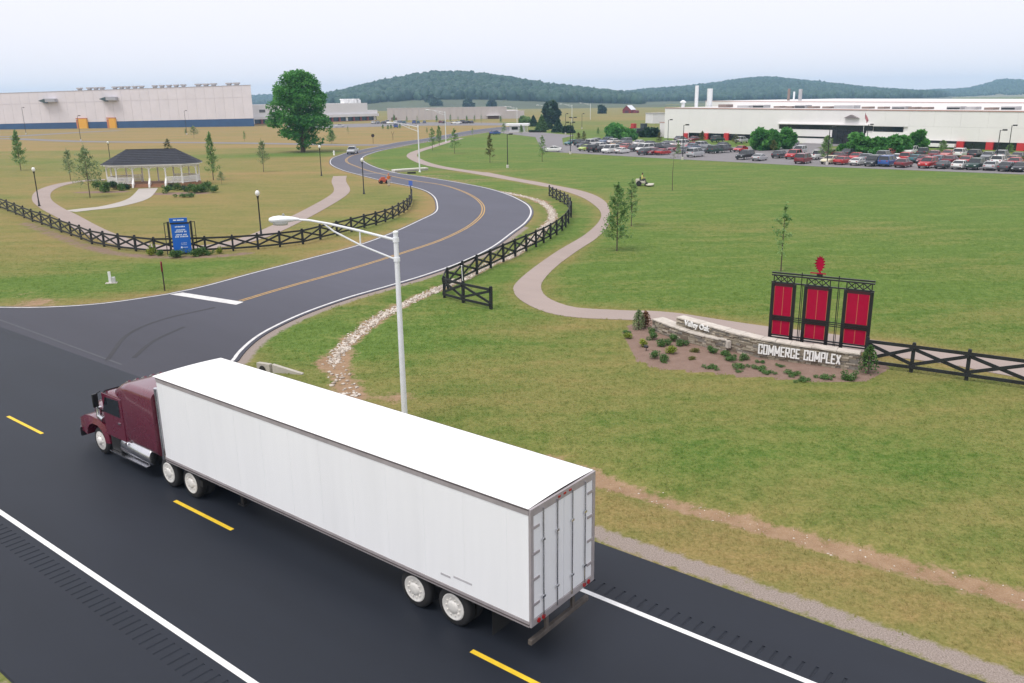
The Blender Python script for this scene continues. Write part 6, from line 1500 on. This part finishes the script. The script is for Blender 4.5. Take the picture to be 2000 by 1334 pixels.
CAR_SPEC = {   # body stations (x, half width, bottom, top) ; cabin (rear base, rear top, front top, front base, belt, roof)
    'sedan':  ([(-2.35, .72, .42, .78), (-2.25, .84, .30, .95), (-1.3, .88, .25, .98), (0.6, .88, .25, .96), (1.5, .87, .25, .88), (2.2, .82, .30, .74), (2.4, .66, .40, .62)], (-1.75, -1.05, 0.25, 1.0, .94, 1.42)),
    'coupe':  ([(-2.15, .70, .42, .74), (-2.05, .82, .30, .88), (-1.2, .86, .22, .90), (0.6, .86, .22, .88), (1.5, .85, .22, .80), (2.1, .80, .28, .66), (2.3, .64, .38, .56)], (-1.75, -0.75, 0.15, 0.85, .86, 1.27)),
    'van':    ([(-2.35, .84, .38, 1.0), (-2.28, .93, .32, 1.12), (-1.3, .95, .30, 1.12), (0.8, .95, .30, 1.10), (1.6, .93, .30, 1.02), (2.2, .88, .34, .86), (2.4, .72, .44, .72)], (-2.28, -2.12, 0.75, 1.55, 1.10, 1.82)),
    'suv':    ([(-2.2, .80, .48, .98), (-2.1, .90, .40, 1.10), (-1.3, .92, .38, 1.10), (0.8, .92, .38, 1.10), (1.6, .90, .38, 1.04), (2.1, .86, .42, .92), (2.25, .74, .50, .80)], (-2.08, -1.9, 0.2, 0.9, 1.08, 1.75)),
    'pickup': ([(-2.6, .86, .52, 1.02), (-2.55, .92, .46, 1.06), (-0.6, .93, .44, 1.06), (0.8, .93, .42, 1.08), (1.7, .91, .42, 1.02), (2.4, .87, .46, .92), (2.55, .76, .52, .80)], (-0.55, -0.42, 0.55, 1.2, 1.05, 1.72))}
def car_meshes(kind):
    st, (xb, xbt, xft, xf, belt, roof) = CAR_SPEC[kind]
    paint = CARMAT['white']
    body = MB().loft([rr(x, w, a, b, .13) for x, w, a, b in st])
    W = st[2][1]-0.03; Wt = W-0.17
    # roof skin and pillars over a dark glasshouse
    gl = MB().add([(xb, -W, belt), (xf, -W, belt), (xf, W, belt), (xb, W, belt), (xbt, -Wt, roof-.05), (xft, -Wt, roof-.05), (xft, Wt, roof-.05), (xbt, Wt, roof-.05)], [(0, 1, 5, 4), (1, 2, 6, 5), (2, 3, 7, 6), (3, 0, 4, 7)])
    rf_ = MB().loft([[(xbt-.04, -Wt, roof-.06), (xbt-.04, Wt, roof-.06), (xbt, Wt-.06, roof-.01), (xbt, -Wt+.06, roof-.01)], [((xbt+xft)/2, -Wt-.01, roof-.05), ((xbt+xft)/2, Wt+.01, roof-.05), ((xbt+xft)/2, Wt-.08, roof+.02), ((xbt+xft)/2, -Wt+.08, roof+.02)], [(xft+.04, -Wt, roof-.06), (xft+.04, Wt, roof-.06), (xft, Wt-.06, roof-.01), (xft, -Wt+.06, roof-.01)]])
    for s in (-1, 1):
        for (x0, x1) in ((xb, xbt), (xf, xft), ((xb+xf)/2, (xbt+xft)/2)): rf_.beam((x0, s*(W+.006), belt), (x1, s*(Wt+.006), roof-.05), 0.05, 0.07)
    if kind == 'pickup': body.cm = 0
    out = [('body', body.mesh('car_body', [paint], True), True), ('window_glass', gl.mesh('car_glass', [glass_car]), False), ('roof', rf_.mesh('car_roof', [paint]), True)]
    wh_ = MB().lathe([(.18, -.10), (.31, -.10), (.33, -.06), (.33, .06), (.31, .10), (.18, .10)], 14, (0, 0, 0), 'y').mesh('car_wheel', [rubber])
    hub = MB().lathe([(.20, -.104), (.14, -.115), (.03, -.115)], 10, (0, 0, 0), 'y').lathe([(.20, .104), (.14, .115), (.03, .115)], 10, (0, 0, 0), 'y').mesh('car_hub', [alloy])
    extra = []
    for s in (-1, 1):
        extra.append(('headlight', MB().box((st[-1][0]-.05, s*.55, st[-1][3]-.04), (.12, .30, .12)).mesh('car_headlight', [clear_lens]), False))
        extra.append(('tail_light', MB().box((st[0][0]+.05, s*.60, st[0][3]-.02), (.12, .26, .14)).mesh('car_tail_light', [red_lens]), False))
    extra.append(('bumper', MB().box((st[-1][0]-.02, 0, .40), (.14, 1.45, .14)).mesh('car_bumper', [trim_car]), False)); extra.append(('bumper', MB().box((st[0][0]+.02, 0, .44), (.14, 1.5, .14)).mesh('car_bumper', [trim_car]), False))
    if kind == 'pickup': extra.append(('cargo_bed', MB().bb(-2.45, -0.68, -.78, .78, 1.05, 1.075).mesh('car_bed', [trim_car]), False))
    axle = (st[-2][0]-.75, st[1][0]+.75)
    return out+extra, wh_, hub, axle, W
CARS = {k: car_meshes(k) for k in CAR_SPEC}
def car(p, ang, kind, col, label, group, name=None, detail=True):
    parts, wh_, hub, axle, W = CARS[kind]
    root = empty(name or {'sedan': 'sedan_car', 'coupe': 'coupe_car', 'van': 'minivan', 'suv': 'utility_vehicle', 'pickup': 'pickup_truck'}[kind], (p[0], p[1], 0.042), ang, label, {'sedan': 'car', 'coupe': 'car', 'van': 'van', 'suv': 'car', 'pickup': 'pickup'}[kind], group)
    for nm, me, painted in parts:
        o = obj(nm, me, root)
        if painted: o.material_slots[0].link = 'OBJECT'; o.material_slots[0].material = CARMAT[col]
    for x in axle:
        for s in (-1, 1):
            w_ = obj('wheel', wh_, root, (x, s*(W-.10), .33)); obj('hubcap', hub, w_)
    return root
row_dir = G(2000, 340)-G(1650, 325); ROWA = math.atan2(row_dir[1], row_dir[0])
FRONT = [(1625,320.5,'cream','sedan'),(1651,322,'red','sedan'),(1680,323.5,'white','coupe'),(1710,325,'dark grey','van'),(1738,325.5,'blue','van'),(1769,327.5,'maroon','sedan'),(1816,329,'red','suv'),(1849,330,'dark grey','coupe'),(1881,331,'white','sedan'),(1910,332,'dark green','suv'),(1941,333,'silver','sedan'),(1974,335,'dark grey','sedan'),(1999,336,'black','sedan'),
         (1572,320,'maroon','van'),(1486,314.5,'silver','coupe'),(1457,312,'black','suv'),(1360,307,'silver','van'),(1296,303,'red','coupe'),(1277,302.5,'maroon','sedan'),(1263,303,'dark grey','sedan'),(1216,300,'white','coupe'),(1193,299.5,'white','van'),(1174,297.5,'black','sedan'),(1163,297.5,'black','suv'),(1146,295,'lime','sedan'),(1526,309,'dark grey','sedan'),(1552,311,'red','suv'),(1600,312,'white','pickup')]
SECOND = [(1623,306,'maroon','sedan'),(1643,312.5,'maroon','sedan'),(1675,314,'red','sedan'),(1697,316,'grey','sedan'),(1731,313,'grey','suv'),(1757,317,'white','sedan'),(1777,317,'red','suv'),(1793,318,'teal','sedan'),(1809,320,'maroon','sedan'),(1837,320,'blue grey','sedan'),(1863,321,'maroon','sedan'),(1891,322,'red','sedan'),(1929,322.5,'black','sedan'),(1957,324.5,'white','suv'),(1987,325.5,'red','sedan'),
          (1563,302,'silver','suv'),(1400,300,'dark green','suv'),(1417,298.5,'dark grey','suv'),(1379,299,'grey','sedan'),(1337,300,'grey','sedan'),(1320,296,'maroon','sedan'),(1284,295,'dark grey','suv'),(1260,297,'white','van'),(1241,296,'dark grey','sedan'),(1225,292.5,'pale red','sedan'),(1211,291,'dark grey','sedan'),(1159,286,'white','van'),(1140,288,'dark grey','sedan'),(1300,290,'grey','sedan'),(1356,293,'blue grey','sedan'),(1176,290,'white','sedan')]
BACK = [(1661,305,'dark grey','sedan'),(1689,303,'red','sedan'),(1711,304,'blue grey','suv'),(1737,305,'pale red','sedan'),(1755,303,'dark grey','suv'),(1781,303.5,'white','suv'),(1806,306,'dark grey','pickup'),(1830,309,'maroon','sedan'),(1856,308.5,'pale red','sedan'),(1881,308,'white','suv'),(1910,311,'black','suv'),(1934,312.5,'grey','sedan'),(1962,312.5,'grey','suv'),(1992,314,'dark grey','sedan'),(1984,320,'tan','sedan'),
        (1448,297,'red','coupe'),(1415,290,'dark grey','sedan'),(1374,291,'silver','suv'),(1354,290,'red','sedan'),(1336,288,'white','van'),(1320,287,'white','sedan'),(1303,287,'grey','sedan'),(1272,287,'black','sedan'),(1251,285,'white','sedan'),(1221,283,'grey','suv'),(1201,281.5,'white','sedan'),(1185,281.5,'blue grey','suv'),(1167,280,'grey','sedan'),(1118,284,'teal','sedan'),(1208,287,'tan','sedan'),(1135,284,'dark green','sedan')]
FAR = [(1330,276,'grey','sedan'),(1356,277,'maroon','sedan'),(1403,278,'dark green','suv'),(1450,280,'silver','suv'),(1550,285,'grey','sedan')]
def ordn(k): return ORD[k] if k < len(ORD) else f'number {k+1}'
def place_row(lst, row, flip):
    lst = sorted(lst, key=lambda c: -c[0]); seen = {}
    for i, (px, py, col, kd) in enumerate(lst):
        k = seen.get((col, kd), 0); seen[(col, kd)] = k+1
        nm = {'sedan': 'saloon car', 'coupe': 'low coupe', 'van': 'minivan', 'suv': 'tall utility car', 'pickup': 'pickup'}[kd]
        a = ROWA+R(90)+(R(180) if (i*7 % 3) == 0 else 0)+rng.normal(0, 0.05)
        car(G(px, py)-np.array([0, -0.9]), a, kd, col, f'{col} {nm}, {ordn(k)} such from the right, {row} factory car park row', 'cars in the factory car park')
place_row(FRONT, 'nearest', 0); place_row(SECOND, 'middle', 1); place_row(BACK, 'rear', 0); place_row(FAR, 'farthest, wall-side', 1)
d0 = G(690, 300)
def along(px0, py0, px1, py1): e = G(px1, py1)-G(px0, py0); return math.atan2(e[1], e[0])
car(G(689, 300.5), along(700, 297.5, 670, 306), 'pickup', 'silver', 'silver pickup driving towards us through the far road bend', 'vehicles on the roads')
car(G(967, 263), along(940, 262, 990, 259), 'sedan', 'blue', 'blue saloon car on the road by the guard booth', 'vehicles on the roads')
car(G(1079, 296.5), R(172), 'coupe', 'white', 'white coupe alone at the drive mouth, left of the parked rows', 'vehicles on the roads')
car(G(773, 250), R(100), 'van', 'blue', 'bright blue van parked in the brown field beyond the road', 'vehicles on the roads')
car(G(663, 248.5), R(178), 'sedan', 'silver', 'silver car parked just right of the big tree crown', 'vehicles on the roads')
for i, (px, py, col, kd) in enumerate([(729,241.5,'white','sedan'),(738,241.8,'grey','sedan'),(749,241.8,'dark grey','sedan'),(756,241.2,'silver','van'),(773,241,'white','sedan'),(782,240.6,'blue grey','sedan'),(790,241.2,'teal','sedan'),(809,241.4,'blue','suv'),(817,241.2,'teal','sedan'),(829,240.8,'blue grey','sedan'),(861,240.6,'maroon','sedan'),(868,241.2,'black','sedan'),(884,242,'cream','sedan'),(893,242.2,'white','sedan'),(905,241.2,'black','suv'),(913,241.2,'black','sedan'),(921,241,'dark grey','sedan')]):
    car(G(px, py), R(90)+rng.normal(0, .4), kd, col, f'{col} car, {ORD[i]} from the left in the distant office lot', 'cars in the office lot')

# ================================================================== people
def skin_body(joints, edges, name, mats, zone, parent, root_i=0):
    me = bpy.data.meshes.new(name); me.from_pydata([j[0] for j in joints], edges, [])
    o = bpy.data.objects.new(name, me); COL.objects.link(o)
    m = o.modifiers.new('skin', 'SKIN'); sv = me.skin_vertices[0].data
    for i, j in enumerate(joints):
        rr_ = j[1] if isinstance(j[1], tuple) else (j[1], j[1]); sv[i].radius = rr_; sv[i].use_root = (i == root_i)
    m.use_smooth_shade = True
    s = o.modifiers.new('sub', 'SUBSURF'); s.levels = 1; s.render_levels = 1
    bpy.context.view_layer.update()
    me2 = bpy.data.meshes.new_from_object(o.evaluated_get(bpy.context.evaluated_depsgraph_get()))
    bpy.data.objects.remove(o); me2.name = name
    me2.materials.clear()
    for mt in mats: me2.materials.append(mt)
    for p in me2.polygons: p.material_index = zone(p.center); p.use_smooth = True
    return obj(name, me2, parent)
skin_m = M('skin', (0.36, 0.20, 0.14), 0.6)
def figure(hip, chest, head, lhand, rhand, lelb, relb, lknee, rknee, lfoot, rfoot, sh=0.19, hw=0.10):
    V = Vector; hip, chest, head = V(hip), V(chest), V(head)
    J = [(hip, (.15, .12)), (hip.lerp(chest, .5), (.14, .10)), (chest, (.17, .11)), (chest.lerp(head, .45), .055), (head+V((0, 0, -.02)), (.075, .085)), (head+V((0, 0, .11)), (.07, .08))]
    E = [(0, 1), (1, 2), (2, 3), (3, 4), (4, 5)]
    d = (V(rhand)-V(lhand)); side = V((1, 0, 0))
    for s, hand, elb in ((-1, lhand, lelb), (1, rhand, relb)):
        b = len(J); J += [(chest+V((s*sh, 0, .03)), .06), (V(elb), .047), (V(hand), .034)]; E += [(2, b), (b, b+1), (b+1, b+2)]
        dv = (V(hand)-V(elb)).normalized(); sd_ = dv.cross(V((0, 1, 0.2))).normalized()
        J.append((V(hand)+dv*.07, .03)); E.append((b+2, b+3))
        for q, L in ((-.03, .07), (-.01, .085), (.01, .08), (.03, .065)):
            k = len(J); J += [(V(hand)+dv*(.07+L*.6)+sd_*q*1.3, .011), (V(hand)+dv*(.07+L)+sd_*q*1.3+V((0, .015, -.01)), .009)]; E += [(b+3, k), (k, k+1)]
        k = len(J); J += [(V(hand)+dv*.05-sd_*.05, .012), (V(hand)+dv*.10-sd_*.06, .010)]; E += [(b+2, k), (k, k+1)]
    for s, knee, foot in ((-1, lknee, lfoot), (1, rknee, rfoot)):
        b = len(J); J += [(hip+V((s*hw, 0, -.08)), .095), (V(knee), .065), (V(foot), .045), (V(foot)+V((0, -.16, -.04)), .04)]; E += [(0, b), (b, b+1), (b+1, b+2), (b+2, b+3)]
    return J, E
def face(parent, head, hat, hair):
    h = MB()
    for s in (-1, 1): h.box((head[0]+s*.033, head[1]-.083, head[2]+.045), (.022, .012, .012)); 
    h.build('eyes', trim_car, parent)
    MB().box((head[0], head[1]-.095, head[2]+.02), (.02, .03, .04)).build('nose', skin_m, parent); MB().box((head[0], head[1]-.085, head[2]-.03), (.05, .01, .012)).build('mouth', M('lips', (.3, .1, .09), .6), parent)
    for s in (-1, 1): MB().box((head[0]+s*.08, head[1], head[2]+.03), (.015, .035, .055)).build('ear', skin_m, parent)
    c = MB().lathe([(.095, .06), (.10, .10), (.085, .16), (.04, .20), (.01, .205)], 12, tuple(head)); 
    if hat: c.box((head[0], head[1]-.12, head[2]+.085), (.15, .12, .015))
    c.build('cap' if hat else 'hair', hair, parent, True)
# road worker in an orange vest beside a small orange machine
orange = M('orange_vest', (0.62, 0.17, 0.03), 0.7); jeans = M('pale_trousers', (0.60, 0.58, 0.56), 0.8); dkhair = M('dark_hair', (0.03, 0.02, 0.015), 0.8)
wk = empty('person', (*G(759.5, 363.5), 0), R(40), 'person in an orange vest and pale trousers standing at the road bend', 'person')
hd_ = (0, -.02, 1.60)
J, E = figure((0, 0, .95), (0, -.02, 1.36), hd_, (-.30, -.25, 1.02), (.27, -.18, .88), (-.30, -.06, 1.12), (.30, .0, 1.12), (-.11, -.04, .52), (.13, .03, .50), (-.13, .02, .06), (.16, .12, .06))
bd = skin_body(J, E, 'body', [jeans, orange, skin_m, trim_car], lambda c: 3 if c.z < .10 else (0 if c.z < .97 and abs(c.x) < .24 else (2 if (c.z > 1.44 or (abs(c.x) > .235 and c.z < 1.12)) else 1)), wk)
face(wk, hd_, True, orange)
rm = empty('walk_behind_machine', (*G(749.5, 358.5), 0), R(20), 'small orange red walk-behind machine on the verge beside the worker', 'machine')
om = M('machine_orange', (0.45, 0.09, 0.04), 0.5, var=0.1)
MB().box((0, 0, .45), (1.3, .75, .5)).box((-.1, 0, .82), (.6, .5, .3)).build('body', om, rm, bevel=.05)
for x in (-.45, .45):
    for y in (-.42, .42): MB().lathe([(.26, y-.07), (.26, y+.07)], 14, (x, 0, .26), 'y').build('wheel', rubber, rm)
MB().tube([(.55, -.3, .6), (1.15, -.3, 1.05), (1.15, .3, 1.05), (.55, .3, .6)], .025, 6).build('handlebar', black_metal, rm)
# ride-on mower and its driver
mp_ = G(1256, 363)
mw_ = empty('ride_on_mower', (*mp_, 0), R(-14), 'pale ride-on mower with a wide cutting deck on the green lawn', 'mower')
cream_m = M('mower_cream', (0.50, 0.47, 0.38), 0.5, var=.1)
MB().box((-.35, 0, .52), (1.3, .8, .35)).box((-.75, 0, .80), (.55, .75, .3)).build('engine_cover', cream_m, mw_, bevel=.05)
MB().box((.95, 0, .22), (1.0, 1.75, .16)).box((.95, -1.0, .20), (.6, .5, .1)).build('cutting_deck', cream_m, mw_, bevel=.04)
MB().box((-.15, 0, .76), (.5, .5, .12)).box((-.42, 0, 1.02), (.12, .5, .5)).build('seat', trim_car, mw_, bevel=.04)
for x, y, rr2 in ((-.55, -.55, .36), (-.55, .55, .36), (.45, -.5, .22), (.45, .5, .22)): MB().lathe([(rr2, y-.12), (rr2, y+.12)], 16, (x, 0, rr2), 'y').build('wheel', rubber, mw_)
for s in (-1, 1): MB().tube([(.15, s*.3, .6), (.2, s*.3, 1.0), (.1, s*.22, 1.08)], .02, 6).build('control_lever', black_metal, mw_)
yel = M('yellow_shirt', (0.62, 0.58, 0.16), 0.8); khaki = M('dark_trousers', (0.05, 0.05, 0.06), 0.8)
dv_ = empty('person', (*mp_, 0), R(-14)+R(90), 'person in a yellow shirt and dark trousers riding the lawn mower', 'person')
dv_.location = (mp_[0]-.15*math.cos(R(-14)), mp_[1]-.15*math.sin(R(-14)), 0)
hd_ = (0, -.03, 1.62)
J, E = figure((0, 0, .92), (0, .04, 1.34), hd_, (-.26, -.30, 1.10), (.26, -.30, 1.10), (-.30, -.02, 1.10), (.30, -.02, 1.10), (-.15, -.45, .90), (.15, -.45, .90), (-.15, -.55, .48), (.15, -.55, .48))
skin_body(J, E, 'body', [khaki, yel, skin_m, trim_car], lambda c: (3 if c.z < .50 else 0) if (c.z < .97 and (c.y < -.1 or c.z < .95)) else (2 if (c.z > 1.44 or (c.y < -.10 and abs(c.x) > .18)) else 1), dv_)
face(dv_, hd_, False, dkhair)

# ================================================================== hills and far woods
hill_m = M('hill_ground', (0.075, 0.090, 0.045), 0.95, var=0.3, scale=0.01)
field_m = M('hill_field', (0.20, 0.19, 0.11), 0.95, var=0.3, scale=0.012)
def hill(name, sky, d0, d1, zb, seed, ntree, tsz, lower=0.0, mat=hill_m, tmat=lf_forest, treeline=0.15, woods=True):
    px = np.array([q[0] for q in sky], float); py = np.array([q[1] for q in sky], float); r = np.random.default_rng(seed)
    xs = np.linspace(px[0], px[-1], 90); ys = np.interp(xs, px, py); nj = 16
    def surf(xp, t):                       # t 0 foot .. 1 crest .. 1.4 behind
        d = d0+(d1-d0)*t; dirv = np.array([ray(a, 180)[:2] for a in np.atleast_1d(xp)]); dirv = dirv/dirv[:, 1:2]
        yc = np.interp(xp, px, py); dcr = np.array([ray(a, b) for a, b in zip(np.atleast_1d(xp), np.atleast_1d(yc))]); zc = CAM_H+dcr[:, 2]/dcr[:, 1]*d1-tsz*0.9
        f = np.clip(t, 0, 1); s = f*f*(3-2*f); s = np.where(np.asarray(t) > 1, 1-(np.asarray(t)-1)*0.8, s)
        z = zb+(np.maximum(zc, zb)-zb)*s
        return np.stack([dirv[:, 0]*d, d*np.ones_like(dirv[:, 0]), z], 1)
    ts = np.linspace(0, 1.5, nj); V = np.concatenate([surf(xs, np.full(len(xs), t)) for t in ts]); V[:len(xs), 2] = -2
    n = len(xs); idx = np.arange(n*nj).reshape(nj, n)
    F = np.stack([idx[:-1, :-1], idx[:-1, 1:], idx[1:, 1:], idx[1:, :-1]], -1).reshape(-1, 4)
    o = tag(obj(name, np_mesh(name, V, F, mat, True)), kind='structure')
    if not woods: return o
    xp = r.uniform(px[0], px[-1], ntree); t = r.uniform(treeline, 1.12, ntree); P = surf(xp, t)
    keep = P[:, 2] > zb+0.5; P = P[keep]; nt_ = len(P)
    ico = bmesh.new(); bmesh.ops.create_icosphere(ico, subdivisions=2, radius=1); iv = np.array([v.co[:] for v in ico.verts]); fi = np.array([[v.index for v in f.verts] for f in ico.faces]); ico.free()
    s = tsz*r.uniform(0.55, 1.2, nt_)
    Vv = iv[None]*(1+r.normal(0, 0.17, (nt_, len(iv), 1)))*s[:, None, None]*np.array([0.62, 0.62, 0.72])+(P+np.stack([0*s, 0*s, s*0.45], 1))[:, None, :]
    Ff_ = (fi[None]+(np.arange(nt_)*len(iv))[:, None, None]).reshape(-1, 3)
    w = obj('hill_forest', np_mesh('hill_forest', Vv.reshape(-1, 3), Ff_, tmat, False, {'tint': np.repeat(r.random(nt_), len(iv))}))
    tag(w, {'near_hill': 'dense dark forest covering the middle hill', 'right_hill': 'forest covering the broad hill behind the factory', 'far_ridge': 'hazy woods on the far ridge at the right edge', 'left_ridge': 'hazy strip of woods left of the big tree', 'tree_belt': 'dark belt of trees along the foot of the hills'}[name], 'forest', kind='stuff')
    return o
hill('near_hill', [(520,206),(600,193),(650,184),(700,173),(740,163),(790,153),(830,146),(870,144.5),(910,144.5),(960,150),(1010,157),(1060,166),(1110,172),(1160,178),(1210,183),(1260,190),(1300,196)], 1050, 1750, 2.0, 31, 7800, 11, treeline=0.30)
hill('right_hill', [(1150,190),(1200,184),(1260,176),(1330,171),(1400,163),(1440,157),(1480,152.5),(1520,153.5),(1560,158),(1620,164),(1680,171),(1740,176),(1800,179.5),(1860,182)], 1500, 2600, 3.0, 32, 9500, 10, treeline=0.12)
hill('far_ridge', [(1700,180.5),(1760,179.5),(1800,177.5),(1830,175),(1860,174.5),(1890,172),(1920,165),(1945,156.5),(1965,155),(2000,157),(2060,160),(2200,168)], 2400, 3500, -1.0, 33, 4200, 8, mat=field_m, treeline=0.2)
hill('left_ridge', [(380,192),(450,190),(500,187.5),(540,186),(600,189),(660,193)], 2500, 3500, 2.0, 34, 1500, 12, treeline=0.2)
hill('tree_belt', [(1120,196),(1200,193.5),(1300,193),(1420,193),(1500,192)], 1150, 1260, 0.5, 35, 800, 12, treeline=0.1)
# scattered field trees on the slope below the middle hill
k = 0
for px, py, pt in ((843, 213, 186), (852, 214, 190), (695, 216, 198), (915, 214, 193), (960, 214, 196), (1040, 208, 192), (1175, 222, 207)):
    round_tree(px, py, pt, (py-pt)*0.9, f'far field tree, {ORD[k]} of those scattered below the middle hill', lf_forest, 'trees on the slope below the hill', n=700); k += 1

mk = empty('white_marker_post', (*G(904, 556), 0), 0, 'thin white marker post leaning at the near corner of the snaking fence', 'marker')
MB().tube([(0, 0, 0), (-0.05, 0, 1.25)], 0.028, 8).build('post', white_paint, mk); MB().lathe([(0.05, 1.25), (0.05, 1.29), (0.02, 1.31)], 8, (-0.05, 0, 0)).build('cap', white_paint, mk)
# ================================================================== haze in the air
hz = MB().bb(-3600, 3600, -60, 4600, -4, 92).mesh('haze', [])
hm = bpy.data.materials.new('haze'); hm.use_nodes = True; nt = hm.node_tree; nt.nodes.clear()
ho = nt.nodes.new('ShaderNodeOutputMaterial'); pv = nt.nodes.new('ShaderNodeVolumePrincipled')
pv.inputs['Color'].default_value = (0.44, 0.68, 1.0, 1); pv.inputs['Density'].default_value = 0.00018; pv.inputs['Anisotropy'].default_value = 0.0
nt.links.new(pv.outputs[0], ho.inputs['Volume']); hz.materials.append(hm)
tag(obj('haze', hz), kind='stuff')
